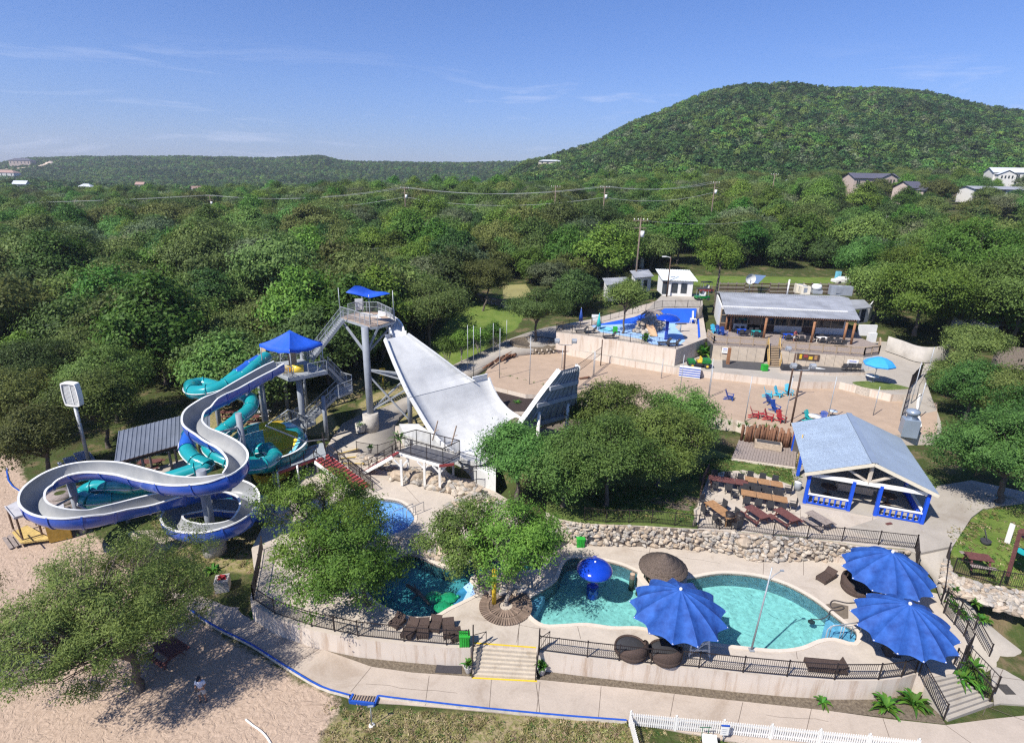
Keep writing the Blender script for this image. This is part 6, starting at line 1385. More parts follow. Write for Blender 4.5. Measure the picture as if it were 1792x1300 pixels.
m_ = MB();m_.beam(rdg-vv*o_+up*.05,rdg+vv*(Ln+o_)+up*.05,.45,.06);part(m_,'ridge_cap',M_roof,t)
m_ = MB();M_cream = mat('cream boards',(.62,.56,.44),.6,var=.1)
for y_ in (-o_-.03,Ln+o_+.03):
    m_.beam(FL+vv*y_-up*.12,rdg+vv*y_-up*.12,.06,.26);m_.beam(FR+vv*y_-up*.12,rdg+vv*y_-up*.12,.06,.26)
part(m_,'barge_board',M_cream,t)
ins = .45;c0 = FL+uu*ins;c1 = FR-uu*ins
fr = [c0,c0+(c1-c0)*.385,c0+(c1-c0)*.615,c1]
for y_ in (0.05,Ln*.5,Ln):
    for i,q in enumerate(fr if y_ < .1 else (c0,c1)):
        m_ = MB();b = q+vv*y_;m_.box((b[0],b[1],ZT+1.35),(.24,.24,2.7),math.atan2(uu[1],uu[0]));part(m_,'post',M_pblue,t)
m_ = MB();m_.beam(c0+vv*.05-up*.22,c1+vv*.05-up*.22,.2,.3);m_.beam(c0+vv*Ln-up*.22,c1+vv*Ln-up*.22,.2,.3);m_.beam(c0-up*.22,c0+vv*Ln-up*.22,.2,.3);m_.beam(c1-up*.22,c1+vv*Ln-up*.22,.2,.3);part(m_,'tie_beam',M_white,t)
for y_ in (.05,Ln*.5,Ln):
    mid_c = (c0+c1)/2+vv*y_;m_ = MB();m_.beam(mid_c-up*.2,mid_c+up*1.45,.2)
    for sg in (-1,1): m_.beam(mid_c-up*.1,mid_c+uu*sg*1.7+up*.8,.16)
    part(m_,'king_post',mat('pale log',(.50,.44,.36),.8,var=.2),t)
def balus(t,a,b,z,mtop,mb_,h=.95,n=8):
    m_ = MB();m_.beam(a+[0,0,h],b+[0,0,h],.22,.07);part(m_,'rail_top',mtop,t);m_ = MB();m_.beam(a+[0,0,.15],b+[0,0,.15],.1,.1);m_.beam(a+[0,0,h-.1],b+[0,0,h-.1],.08,.1);part(m_,'rail',mb_,t)
    for k in range(n):
        q = a+(b-a)*(k+.5)/n;m_ = MB();m_.lathe(q+[0,0,.15],[(.05,0),(.09,.15),(.05,.3),(.09,.5),(.05,h-.25)],8);part(m_,'baluster',mb_,t)
zf = lambda q: np.array([q[0],q[1],ZT])
balus(t,zf(fr[0]+vv*.05),zf(fr[1]+vv*.05),ZT,M_white,M_pblue);balus(t,zf(fr[2]+vv*.05),zf(fr[3]+vv*.05),ZT,M_white,M_pblue);balus(t,zf(c1+vv*.05),zf(c1+vv*Ln*.5),ZT,M_white,M_pblue,n=12)
m_ = MB();q = [zf(c0-uu*.4-vv*.2),zf(c1+uu*.4-vv*.2),zf(c1+uu*.4+vv*Ln),zf(c0-uu*.4+vv*Ln)];m_.slab([[p+up*.06 for p in q]],2.6);part(m_,'floor',M_walk,t)
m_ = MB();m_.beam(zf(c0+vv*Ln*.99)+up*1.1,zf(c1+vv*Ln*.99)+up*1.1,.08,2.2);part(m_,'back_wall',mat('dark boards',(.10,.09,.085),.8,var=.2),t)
m_ = MB();m_.box(zf((c0+c1)/2+vv*3.2)+up*.95,(3.0,1.1,.12),math.atan2(uu[1],uu[0]));m_.box(zf((c0+c1)/2+vv*3.2)+up*.6,(2.6,.9,.5),math.atan2(uu[1],uu[0]));solo(m_,'pool_table',mat('tan cover',(.42,.35,.27),.8,var=.15),'covered tan game table inside the open pavilion','game table',zf((c0+c1)/2+vv*3.2))
for k_,(x_,y_) in enumerate(((2.0,2.2),(6.4,2.4))):
    b = zf(c0+uu*x_+vv*y_)+up*.06;t2 = thing('round_table',('round dark table inside the pavilion behind the left railing','round dark table inside the pavilion behind the right railing')[k_],'table',b);m_ = MB();m_.lathe(b,[(0,.76),(.6,.76),(.6,.72),(.06,.70)],18);part(m_,'table_top',M_darkw,t2);m_ = MB();m_.cyl(b,.06,.72,8);m_.cyl(b,.3,.04,12);part(m_,'pedestal',M_darkw,t2)
m_ = MB();b = zf(P(*za(815,632),ZT));m_.cyl(b,.28,.75,14);solo(m_,'trash_can',M_galvd,'grey trash can with white lid liner left of the pavilion corner','trash can',b); 
m_ = MB();m_.lathe(b+up*.75,[(.27,0),(.3,.04),(.0,.06)],14);o2 = part(m_,'lid',M_white,bpy.data.objects['trash_can'])
# -- tables
def picnic(nm,label,cat,c,az,mt,L=1.8,gp=None,mtb=None,bench=True):
    t = thing(nm,label,cat,(0,0,0),gp);mtb = mtb or mt
    for k in range(6): m_ = MB();m_.box((0,-.36+.145*k,.75),(L,.13,.045));part(m_,'plank',mt,t)
    if bench:
        for s_ in (-1,1):
            for k in range(2): m_ = MB();m_.box((0,s_*(.68+.15*k),.45),(L,.135,.045));part(m_,'bench_plank',mtb,t)
    for x_ in (-L*.36,L*.36):
        m_ = MB();m_.beam((x_,-.25,.73),(x_,-.62,0),.05,.1,up=(1,0,0));m_.beam((x_,.25,.73),(x_,.62,0),.05,.1,up=(1,0,0)); 
        if bench: m_.beam((x_,-.86,.41),(x_,.86,.41),.05,.1)
        part(m_,'leg_frame',mt,t)
    t.location = tuple(map(float,c));t.rotation_euler = (0,0,az);return t
picnic('picnic_table','dark red picnic table behind the terrace fence, next to the black trash bins','picnic table',P(*za(582,800),ZT+.01),-1.15,M_redw,gp='picnic tables along the terrace fence')
picnic('picnic_table','dark red picnic table behind the terrace fence, beside the grey one','picnic table',P(*za(748,815),ZT+.01),-1.15,M_redw,gp='picnic tables along the terrace fence')
picnic('picnic_table','weathered grey picnic table behind the terrace fence, nearest the pavilion','picnic table',P(*za(928,832),ZT+.01),-1.12,M_greyw,gp='picnic tables along the terrace fence')
def chairp():
    t = thing('wicker_chair','x','chair',(0,0,0),'dark wicker dining chairs on the terrace');m_ = MB();m_.box((0,0,.44),(.5,.5,.07));part(m_,'seat',M_cush,t)
    m_ = MB();m_.box((0,.25,.72),(.5,.05,.58));part(m_,'backrest',M_cush,t)
    for x_ in (-.22,.22):
        for y_ in (-.22,.22): m_ = MB();m_.box((x_,y_,.21),(.04,.04,.42));part(m_,'leg',M_cush,t)
        m_ = MB();m_.box((x_*1.15,0,.62),(.05,.5,.04));part(m_,'armrest',M_cush,t)
    return t
CH = chairp();first = [True]
def put_chair(c,az,lab):
    if first[0]: first[0] = False;CH.location = tuple(map(float,c));CH.rotation_euler = (0,0,az);CH['label'] = lab;return CH
    return copy_thing(CH,c,az,lab)
def dining(label,c,az,Lt,nseat,where,mt=M_oran):
    t = thing('dining_table',label,'dining table',(0,0,0),'long wooden dining tables');n_ = 3
    for k in range(n_):
        for j in range(5): m_ = MB();m_.box((-Lt/2+Lt*(k+.5)/n_,-.38+.19*j,.76),(Lt/n_*.97,.17,.04));part(m_,'plank',mt,t)
    for x_ in (-Lt*.42,Lt*.42):
        for y_ in (-.38,.38): m_ = MB();m_.box((x_,y_,.37),(.08,.08,.74));part(m_,'leg',mt,t)
    t.location = tuple(map(float,c));t.rotation_euler = (0,0,az)
    d = np.array([math.cos(az),math.sin(az),0]);s = np.array([-d[1],d[0],0])
    words_ = ['first','second','third','fourth','fifth']
    for k in range(nseat):
        off = d*Lt*((k+.5)/nseat-.5)
        put_chair(c-s*.85+off,az+math.pi,f'dark wicker chair, near side of {where}, {words_[k]} from left');put_chair(c+s*.85+off,az,f'dark wicker chair, far side of {where}, {words_[k]} from left')
    put_chair(c+d*(Lt/2+.45),az-math.pi/2,f'dark wicker chair at the right head of {where}');put_chair(c-d*(Lt/2+.45),az+math.pi/2,f'dark wicker chair at the left head of {where}')
azu = math.atan2(uu[1],uu[0])
dining('honey coloured dining table in full sun, in the middle of the terrace',P(*za(630,668),ZT+.01+.7)*[1,1,0]+[0,0,ZT+.01],azu,3.5,4,'the middle dining table')
dining('honey coloured dining table nearest the lawn and the log wall',P(*za(628,588),ZT+.01+.7)*[1,1,0]+[0,0,ZT+.01],azu,3.0,3,'the dining table near the log wall')
dining('dark dining table half in the shade of the oaks',P(*za(430,580),ZT+.01+.7)*[1,1,0]+[0,0,ZT+.01],azu+.05,3.2,3,'the shaded dining table',M_redw)
c_ = P(*za(385,745),ZT+.7)*[1,1,0]+[0,0,ZT+.01];azt = azu+1.25
dining('honey coloured dining table standing lengthwise beside the terrace fence',c_,-1.15,2.6,2,'the lengthwise dining table')
for i,px in enumerate([(487,830),(465,835)]):
    b = P(*za(*px),ZT+.01)+([0,.0,0] if i == 0 else [-.4,.2,0]);t = thing('trash_bin',('black trash bin at the terrace fence, right of the pair','black trash bin at the terrace fence, left of the pair')[i],'trash bin',b);m_ = MB();m_.tube([b,b+up*.95],[.27,.32],12);part(m_,'body',M_rail,t);m_ = MB();m_.lathe(b+up*.95,[(.34,0),(.34,.08),(0,.12)],14);part(m_,'lid',M_rail,t)
b = P(*za(235,830),ZT);m_ = MB();m_.tube([b,b+[.1,0,.7],b+[.0,.1,1.3],b+[.25,.1,1.55]],[.14,.1,.12,.08],8);solo(m_,'white_statue',Mst[2],'pale carved bird shaped stone at the corner of the terrace fence','statue',b)
A_ = [P(*za(270,690),ZT),P(*za(285,610),ZT),P(*za(315,545),ZT)];t = thing('wood_railing','dark wooden railing at the left side of the shaded dining table','railing',A_[0]);m_ = MB();rail(m_,A_,1.0,1.2,0,.05);part(m_,'rail',M_darkw,t)
# -- timber deck with log post wall and stone fire box
q = [P(*za(x,y),3.35) for x,y in ((450,450),(805,500),(815,400),(490,350))];t = thing('timber_deck','grey timber deck in front of the wall of upright logs','timber deck',q[0])
n_ = 22
for k in range(n_):
    a,b = q[0]+(q[1]-q[0])*(k+.5)/n_,q[3]+(q[2]-q[3])*(k+.5)/n_;m_ = MB();m_.beam(a,b,np.linalg.norm(q[1]-q[0])/n_*.9,.05);part(m_,'deck_board',M_greyw,t)
m_ = MB();m_.beam(q[0]-up*.22,q[1]-up*.22,.25,.34);part(m_,'edge',M_coping,t)
a,b = P(*za(500,352),3.35),P(*za(815,402),3.35);t = thing('log_wall','retaining wall of brown upright logs of uneven height behind the timber deck','log wall',a);rg = np.random.default_rng(4)
M_log = mat('brown logs',(.17,.085,.05),.9,var=.35,scale=4,rnd=.3)
for k in range(30):
    c_ = a+(b-a)*k/29+[0,.12*rg.normal(),0];m_ = MB();m_.cyl(c_,.13,rg.uniform(1.35,2.05),9);part(m_,'log',M_log,t)
b = P(*za(650,395),3.4);t = thing('fire_box','low stone fire box with dark opening on the timber deck','fire pit',b);m_ = MB();m_.box(b+up*.3,(2.4,.9,.6),azu);part(m_,'box',Mst[0],t);m_ = MB();m_.box(b+up*.62,(2.1,.6,.06),azu);part(m_,'opening',M_darkin,t)
for k,x_ in enumerate(((835,500,840,255),(808,490,812,270))):
    pass
b = P(*za(812,500),3.3);m_ = MB();m_.cyl(b,.05,3.2,6);solo(m_,'bamboo_pole',mat('yellow bamboo',(.48,.33,.10),.7),'thin yellowish pole at the right end of the timber deck','pole',b)
# spiky grasses along the court edges
for i,(x,y) in enumerate([(1248,738),(1262,741),(1276,744),(1292,748),(1306,745),(1322,748),(1340,749),(1355,750),(878,660),(892,664),(905,668),(920,671),(934,675),(950,679),(966,683),(982,686)]):
    lp = leafplant('ornamental_grass',f'{ORD[i % 8].replace("nearest", "first")} tuft of ornamental grass from the left '+('between log wall and sand court' if i < 8 else 'along the dark mulch bed'),'grass tuft',P(x,y,4.1 if i < 8 else 3.8),22,.75,.03,100+i,up=1.1,group='grass tufts by the log wall' if i < 8 else 'grass tufts by the mulch bed')
leafplant('yucca','spiky yucca in the bed between the white ride and its far wing','yucca',P(*z3(1120,745),3.4),40,1.0,.05,130,up=.8)
# metal vent behind the pavilion
b = P(*za(1432,325),4.0);t = thing('roof_vent','shiny round metal vent on a square box behind the pavilion roof','vent',b);m_ = MB();m_.box(b+up*.9,(1.4,1.2,1.8),azu);part(m_,'box',M_roof,t);m_ = MB();m_.lathe(b+up*1.8,[(.45,0),(.45,.5),(.62,.55),(.62,.8),(.5,.95),(.1,1.05),(0,1.05)],18);part(m_,'cowl',M_roof,t)

# ================================================================ sand courts
Mch = {c: mat('chair '+c,col,.5,var=.08) for c,col in (('red',(.34,.03,.035)),('blue',(.015,.055,.26)),('sky',(.06,.42,.58)),('teal',(.02,.33,.34)))}
def adirondack(col):
    t = thing('adirondack_chair','x','chair',(0,0,0),'adirondack chairs on the sand');mt = Mch[col]
    for k in range(5): m_ = MB();m_.beam((-.24+.12*k,.18,.36),(-.28+.14*k,.52,1.12+(.06 if k in (1,3) else .1 if k == 2 else 0)),.11,.02,up=(0,1,.4));part(m_,'back_slat',mt,t)
    for k in range(5): m_ = MB();m_.box((0,-.34+.13*k,.42-.022*k),(.56,.115,.02));part(m_,'seat_slat',mt,t)
    for s_ in (-1,1):
        m_ = MB();m_.box((s_*.38,-.05,.60),(.13,.78,.025));part(m_,'armrest',mt,t);m_ = MB();m_.box((s_*.33,-.36,.3),(.03,.1,.6));part(m_,'leg',mt,t);m_ = MB();m_.beam((s_*.3,-.38,.38),(s_*.3,.62,.02),.03,.11);part(m_,'leg',mt,t)
    return t
AD = {c: [adirondack(c),True] for c in Mch}
def put_ad(c,px,az,lab):
    b = P(*za(*px),4.21);t,f = AD[c]
    if f: t.location = tuple(map(float,b));t.rotation_euler = (0,0,az);t['label'] = lab;AD[c][1] = False
    else: copy_thing(t,b,az,lab)
put_ad('blue',(435,125),1.1,'dark blue sand chair standing alone, farthest from the others')
put_ad('blue',(660,148),1.9,'dark blue sand chair in front of the two pale blue ones');put_ad('blue',(690,190),0.4,'dark blue sand chair nearest the red ones');put_ad('sky',(650,110),1.2,'pale blue sand chair partly behind a dark blue one')
put_ad('sky',(708,108),.7,'pale blue sand chair, left of the pair facing the court');put_ad('sky',(765,98),.1,'pale blue sand chair right by the slim net pole')
put_ad('red',(575,225),1.2,'red sand chair at the left end of the red row');put_ad('red',(655,240),1.0,'red sand chair in the middle of the red row');put_ad('red',(722,250),.3,'red sand chair at the right end of the red row')
put_ad('teal',(880,250),.5,'teal sand chair next to the white round table');put_ad('blue',(950,255),-.8,'dark blue sand chair tipped beside the white round table')
b = P(*za(618,225),4.2);t = thing('side_table','small red side table between two red sand chairs','table',b);m_ = MB();m_.box(b+up*.42,(.5,.5,.04));part(m_,'table_top',Mch['red'],t)
for s_ in ((-1,-1),(1,-1),(1,1),(-1,1)): m_ = MB();m_.box(b+[s_[0]*.2,s_[1]*.2,.2],(.04,.04,.4));part(m_,'leg',Mch['red'],t)
def rtable(lab,px,z,R,top,h=.7):
    b = P(*px,z);t = thing('round_table',lab,'table',b);m_ = MB();m_.lathe(b,[(0,h+.03),(R,h+.02),(R,h-.02),(0,h-.02)],20);part(m_,'table_top',top,t);m_ = MB();m_.cyl(b,.04,h,8);part(m_,'pedestal',M_galvd,t);m_ = MB();m_.cyl(b,R*.5,.03,12);part(m_,'foot',M_galvd,t)
rtable('white round table on the sand beside the teal chair',za(908,250),4.21,.62,M_white);rtable('small pale round table on the sand near the slim pole',za(1010,222),4.21,.45,mat('pale blue top',(.42,.50,.58),.6))
def pole(nm,lab,px,z,hgt,r,mt,cat='pole',group=None,dx=0):
    b = P(*px,z);m_ = MB();m_.tube([b,b+[dx,0,hgt]],[r,r*.85],8);return solo(m_,nm,mt,lab,cat,b,group)
names = ['by the log stack','behind the log stack','at the far corner by the crape myrtles','beside the crape myrtles','at the edge of the walk','in front of the log stack','at the mulch bed','in the middle of the mulch bed edge','at the foot of the far court wall','near the volleyball net']
for i,(x,y,h_) in enumerate([(532,745,6.5),(577,800,7.2),(630,645,4.6),(730,630,5.0),(834,590,4.8),(780,812,7.0),(1015,862,6.6),(1268,735,3.0),(1520,800,3.6)]):
    pole('net_pole',f'slim grey net pole {names[i]}',(700+x/4.48,480+y/4.48),4.2,h_*.9,.045,M_galv,'pole','slim poles around the sand courts')
for i,(px,h_) in enumerate([(zc(370,960),5.0),(zc(618,972),5.2),(zc(888,955),4.9),(zc(145,810),3.6),(zc(1175,920),3.3),(zb(437,895),3.4),(zb(972,905),2.6),(zb(1120,1000),4.4),(zb(1340,1050),4.6)]):
    pole('net_pole','slim grey net pole '+['left of the red sand chairs','right of the red sand chairs','beside the small pale round table','at the striped stack of loungers','near the rusty barrels','left of the shaded court','at the middle of the promenade wall','between the striped loungers and the oaks','left of the lone blue sand chair'][i],px,4.2,h_,.045,M_galv,'pole','slim poles around the sand courts')
for i,(a,hh_) in enumerate((((1405,870),5.3),((1440,960),4.4),((1505,700),4.4))):
    pole('net_pole',['tall slim pole at the curved fire lane fence, nearest the vent','slim pole at the fire lane, between two others','slim pole at the top of the fire lane'][i],zc(*a),4.0,hh_,.05,M_galv,'pole','slim poles at the fire lane')
def flood(lab,px,z,hgt,heads,group='floodlight poles'):
    b = P(*px,z);t = thing('floodlight_pole',lab,'floodlight',b,group);m_ = MB();m_.cyl(b,.10,hgt,8);part(m_,'pole',M_darkw,t);T_ = b+up*hgt
    m_ = MB();m_.tube([T_+[-.9,0,.35],T_+[-.7,0,.05],T_,T_+[.7,0,.05],T_+[.9,0,.35]],.035,6);part(m_,'bracket',M_galvd,t)
    for sg in (-1,1)[:heads]: m_ = MB();m_.box(T_+[sg*.95,-.1,.5],(.55,.35,.42),0,tilt=('X',.4));part(m_,'lamp_head',M_galvd,t);m_ = MB();m_.box(T_+[sg*.95,-.3,.44],(.45,.04,.32),0,tilt=('X',.4));part(m_,'lamp_lens',M_lip,t)
    return T_
flood('twin floodlight pole at the edge of the shaded sand court',(985,690),4.2,5.9,2);flood('twin floodlight pole behind the red sand chairs',(1384,745),4.2,6.0,2)
flood('floodlight pole at the foot of the restaurant stairs',(1379,690),5.1,4.9,1)
# volleyball net
pa_,pb_ = P(985,690,4.2)+[.35,.3,0],P(1051,640,4.2);t = thing('volleyball_net','black volleyball net between two posts on the sand court','volleyball net',pb_)
m_ = MB();m_.cyl(pb_,.07,3.6,8);part(m_,'post',M_darkw,t);m_ = MB()
a,b = pa_+up*2.6,pb_+up*2.6;m_.tube([a,(a+b)/2-up*.1,b],.03,5);a2,b2 = a-up*.9,b-up*.9;m_.tube([a2,(a2+b2)/2-up*.1,b2],.03,5);part(m_,'net_tape',M_rail,t)
m_ = MB()
for k in range(1,60): q = a+(b-a)*k/60-up*.1*math.sin(math.pi*k/60);m_.beam(q,q-up*.9,.008)
for k in range(1,6): m_.beam(a-up*.15*k-up*.05,b-up*.15*k-up*.05,.008)
part(m_,'net',M_rail,t,kind='stuff')
# stacked logs
a,b = P(856,643,4.25),P(908,618,4.25);t = thing('log_stack','low stack of reddish brown logs along the far side of the sand court','log stack',a);rg = np.random.default_rng(9);d = (b-a)/np.linalg.norm(b-a);s = np.array([-d[1],d[0],0])
for k in range(26):
    c_ = a+(b-a)*rg.uniform(.02,.98)+s*rg.uniform(-.5,.5)+up*(.12+.17*(k % 3));dd = d*rg.uniform(.5,1.2)+s*rg.normal(0,.12);m_ = MB();m_.tube([c_-dd,c_+dd],.11,7);part(m_,'log',M_log,t)
for i,px in enumerate((za(1290,108),za(1328,105))):
    b = P(*px,4.21);t = thing('rusty_barrel',('rusty barrel left by the stone edge of the lawn island','rusty barrel right by the stone edge of the lawn island')[i],'barrel',b,'rusty barrels');m_ = MB();m_.cyl(b,.33,.95,14);part(m_,'drum',mat('rust',(.14,.04,.035),.8,var=.3,scale=5),t)
    for z in (.3,.62): m_ = MB();m_.cyl(b+up*z,.345,.03,14);part(m_,'hoop',MATS['rust'],t)
# striped stack
A_,B_ = P(*zb(1110,885),4.25),P(*zb(1275,905),4.25);t = thing('striped_lounger_stack','stack of blue and white striped folded loungers against the promenade wall','stack of loungers',A_)
for k in range(9): m_ = MB();m_.beam(A_+up*(.08+.15*k),B_+up*(.08+.15*k),.5+.02*(k % 2),.14);part(m_,'folded_lounger',M_slideblue if k % 2 else M_lip,t)
m_ = MB();b = P(*zb(375,905),4.3);m_.beam(b-[.7,.1,0],b+[.6,.3,.1],.3,.12);solo(m_,'driftwood_plank',M_log,'dark plank lying on the shaded sand court','plank',b)

# ================================================================ splash deck
fence('black fence on the front wall of the splash deck',PP(7.33,[zb(150,540),zb(400,570),zb(640,607),zb(820,634),zb(1085,672)]),1.1,.2)
fence('black fence behind the blue painted slope',[P(*zb(430,492),7.4),P(*zb(640,430),7.9),P(*zb(850,378),9.02),P(*zb(980,352),9.02),P(*zb(1275,350),9.02)],1.1,.2)
fence('black fence at the left end of the splash deck',PP(7.33,[zb(150,540),zb(250,510),zb(425,492)]),1.1,.2)
rtb = P(*zb(1008,600),7.33);t = thing('water_mushroom','small blue mushroom shower in the upper splash pool','water mushroom',rtb);m_ = MB();m_.lathe(rtb+up*2.9,[(0,.55),(.6,.5),(1.1,.33),(1.5,.05),(1.55,-.1),(.2,.1)],24);part(m_,'cap',Mgb,t);m_ = MB();m_.cyl(rtb,.22,3.0,12);part(m_,'stem',Mgb,t)
t = rockwall('rock pile with small slide in the splash pool',[P(*zb(*q),9.0) for q in ((800,470),(880,430),(1000,440))],[P(*zb(*q),7.33) for q in ((770,540),(880,560),(960,520))],44,.9,12,cat='rock pile')
m_ = MB();a,b = P(*zb(880,480),8.6),P(*zb(915,575),7.4);s = np.array([.45,0,0]);m_.loft([[a-s,a,a+s],[b-s,b,b+s]]);m_.beam(a-s,b-s,.1,.25);m_.beam(a+s,b+s,.1,.25);solo(m_,'toddler_slide',mat('tan fibreglass',(.50,.33,.20),.5),'small tan slide coming off the rock pile in the splash pool','slide',b)
m_ = MB();hf = P(*zb(910,400),9.0); 
for k in range(12): a = 2*math.pi*k/12;m_.tube([hf+[0,0,.3],hf+[1.1*math.cos(a),1.1*math.sin(a),.25],hf+[1.8*math.cos(a),1.8*math.sin(a),-.3]],[.12,.16,.06],6)
solo(m_,'thatch_shade',M_greyw,'small ragged thatch shade on top of the splash pool rocks','shade',hf)
for i,(px,c,lab) in enumerate([(zb(480,525),'teal','folded teal umbrella at the left of the splash pool'),(zb(340,480),'blue','folded blue umbrella at the left end of the splash deck')]):
    b = P(*px,7.33);t = thing('folded_umbrella',lab,'umbrella',b);m_ = MB();m_.tube([b+up*.5,b+up*1.2,b+up*2.4],[.34,.26,.04],10);part(m_,'canopy',Mch[c],t);m_ = MB();m_.cyl(b,.04,2.5,6);part(m_,'pole',M_galv,t)
b = P(*zb(535,525),7.35);m_ = MB();m_.lathe(b,[(0,.12),(.8,.1),(.95,.2),(.95,0)],20);solo(m_,'wading_ring',M_lblue,'round pale blue ring at the left of the splash pool','pool ring',b)
b = P(*zb(610,545),7.33);t = thing('storage_bin','small green bin on the splash deck below the twisted tree','storage bin',b);m_ = MB();m_.box(b+up*.4,(.6,.6,.8));part(m_,'body',M_gbin,t)
for i,(x,y) in enumerate([(340,545),(410,550),(560,590),(990,640),(1060,650)]):
    b = P(*zb(x,y),7.34);t = thing('deck_lounger',['dark lounger at the left end of the splash deck','lounger at the splash deck fence, second from the left','low dark table by the splash deck fence','dark lounger near the mushroom, left of its pair','dark lounger near the mushroom, right of its pair'][i],'lounger',b,'loungers on the splash deck');m_ = MB();m_.box(b+up*.3,(1.6,.6,.08),.2);part(m_,'seat',M_cush,t);m_ = MB();m_.beam(b+[.5,.1,.3],b+[1.0,.2,.85],.6,.06);part(m_,'backrest',M_cush,t)
    for sx in (-.6,.6): m_ = MB();m_.box(b+[sx,0,.14],(.06,.5,.28));part(m_,'leg',M_cush,t)
b = P(*zb(1220,475),7.35);t = thing('white_deck_chair','tall white deck chair in front of the blue slope','chair',b);m_ = MB();m_.box(b+up*.7,(.8,.7,.08));part(m_,'seat',M_white,t);m_ = MB();m_.beam(b+[0,.3,.7],b+[0,.6,1.8],.7,.06,up=(1,0,0));part(m_,'backrest',M_white,t)
for sx in (-.35,.35):
    for sy in (-.3,.3): m_ = MB();m_.box(b+[sx,sy,.35],(.07,.07,.7));part(m_,'leg',M_white,t)
b = P(*zb(1120,540),7.35);t = thing('water_toy','small grey seesaw toy standing in the splash pool','water toy',b);m_ = MB();m_.cyl(b,.1,1.1,8);part(m_,'post',M_galvd,t);m_ = MB();m_.beam(b+[-.8,0,1.1],b+[.8,.1,1.15],.25,.1);part(m_,'beam',M_cush,t)
m_ = MB();b = P(*zb(454,470),7.5);m_.box(b+up*.8,(1.1,.05,.9),0);m_.beam(b,b+up*1.2,.06);solo(m_,'notice_board',M_white,'white notice board on the fence at the left of the blue slope','sign',b)
# banana clump and green utility cart
rg = np.random.default_rng(77)
for i in range(7):
    b = P(*zb(1130+i*40+rg.uniform(-8,8),700+rg.uniform(-10,40)),5.2);leafplant('banana_plant',['banana plant at the left end of the clump below the splash deck','second banana plant of the clump behind the green cart','third banana plant of the clump behind the green cart','banana plant in the middle of the clump behind the green cart','fifth banana plant of the clump behind the green cart','sixth banana plant of the clump, over the cart bed','banana plant at the right end of the clump, near the notice'][i],'banana plant',b,26,2.2,.26,60+i,up=1.0,group='banana clump behind the green cart')
leafplant('banana_plant','banana plant on the splash deck beside the rocks','banana plant',P(*zb(850,610),7.33),22,1.5,.2,80,up=1.1)
b = P(*zb(1262,815),5.12);t = thing('utility_cart','small green utility cart with yellow wheels parked on the promenade','utility cart',b);M_jd = mat('tractor green',(.01,.16,.03),.35,var=.1,coat=.3);ax = -.08
def RB(m_,c,d,mi=0): m_.box(b+[c[0]*math.cos(ax)-c[1]*math.sin(ax),c[0]*math.sin(ax)+c[1]*math.cos(ax),c[2]],d,ax,mi);return m_
part(RB(MB(),(-.95,0,.72),(.8,1.2,.45)),'hood',M_jd,t);part(RB(RB(MB(),(0,0,.5),(2.7,1.1,.22)),(-.5,0,.55),(.5,1.1,.1)),'chassis',M_cush,t);part(RB(MB(),(.85,0,.88),(1.15,1.35,.42)),'cargo_bed',M_jd,t)
for y_ in (-.3,.3): m_ = RB(MB(),(0,y_,.8),(.5,.5,.14));RB(m_,(.22,y_,1.08),(.12,.5,.5));part(m_,'seat',M_yelgel,t)
m_ = MB();m_.tube([b+[-.45,-.25,.9],b+[-.3,-.25,1.1]],.03,6);m_.lathe(b+[-.3,-.25,1.1],[(.17,0),(.2,.02),(.17,.04)],12);part(m_,'steering_wheel',M_cush,t)
for x_ in (-.95,.9):
    for y_ in (-.6,.6):
        c_ = b+[x_,y_+x_*ax,.32];m_ = MB();m_.tube([c_-[0,.13,0],c_+[0,.13,0]],.33,14);w = part(m_,'wheel',M_cush,t);m_ = MB();m_.tube([c_-[0,.145,0],c_+[0,.145,0]],.16,10);part(m_,'rim',M_yelgel,w)

# ================================================================ restaurant
ZR = 7.3
M_panel = mat('beige metal panel',(.50,.42,.33),.6,var=.12,scale=1);M_rwall = mat('white wall',(.66,.65,.62),.7,var=.08,scale=1);M_timber = mat('brown timber',(.27,.13,.065),.8,var=.3,scale=4);M_rlw = mat('tan rail wood',(.36,.27,.18),.8,var=.25,scale=5)
D = [P(*zc(*p),ZR) for p in [(130,430),(175,470),(505,490),(512,480),(588,480),(600,505),(1120,545),(1215,530),(1210,480),(1110,440),(1050,380),(250,340),(130,400)]]
t = RES = thing('restaurant','long low restaurant with old zinc roof, open timber veranda and deck over beige panels','restaurant',(P(*zc(620,560),5.1)))
m_ = MB();m_.slab([[(p[0],p[1],ZR) for p in D]],ZR-.25);part(m_,'deck',M_greyw,t)
for (i,j) in ((1,2),(5,6),(6,7)):
    a,b = D[i],D[j];L = np.linalg.norm(b-a);n = int(L/1.0); 
    for k in range(n):
        m_ = MB();a_,b_ = a+(b-a)*(k+.01)/n,a+(b-a)*(k+.99)/n;row = [];nn = 16;dd = (b-a)/L;s = np.array([dd[1],-dd[0],0])
        for q_ in range(nn+1): row.append(a_+(b_-a_)*q_/nn+s*(.03 if q_ % 2 else 0))
        m_.loft([[p-up*.22 for p in row],[np.array([p[0],p[1],5.0]) for p in row]],0,False);part(m_,'wall_panel',M_panel if j != 7 else M_rwall,t)
m_ = MB();m_.slab([[(p[0]*.999,p[1]+.12,ZR-.26) for p in D]],5.0,0);part(m_,'deck_core',M_darkin,t)
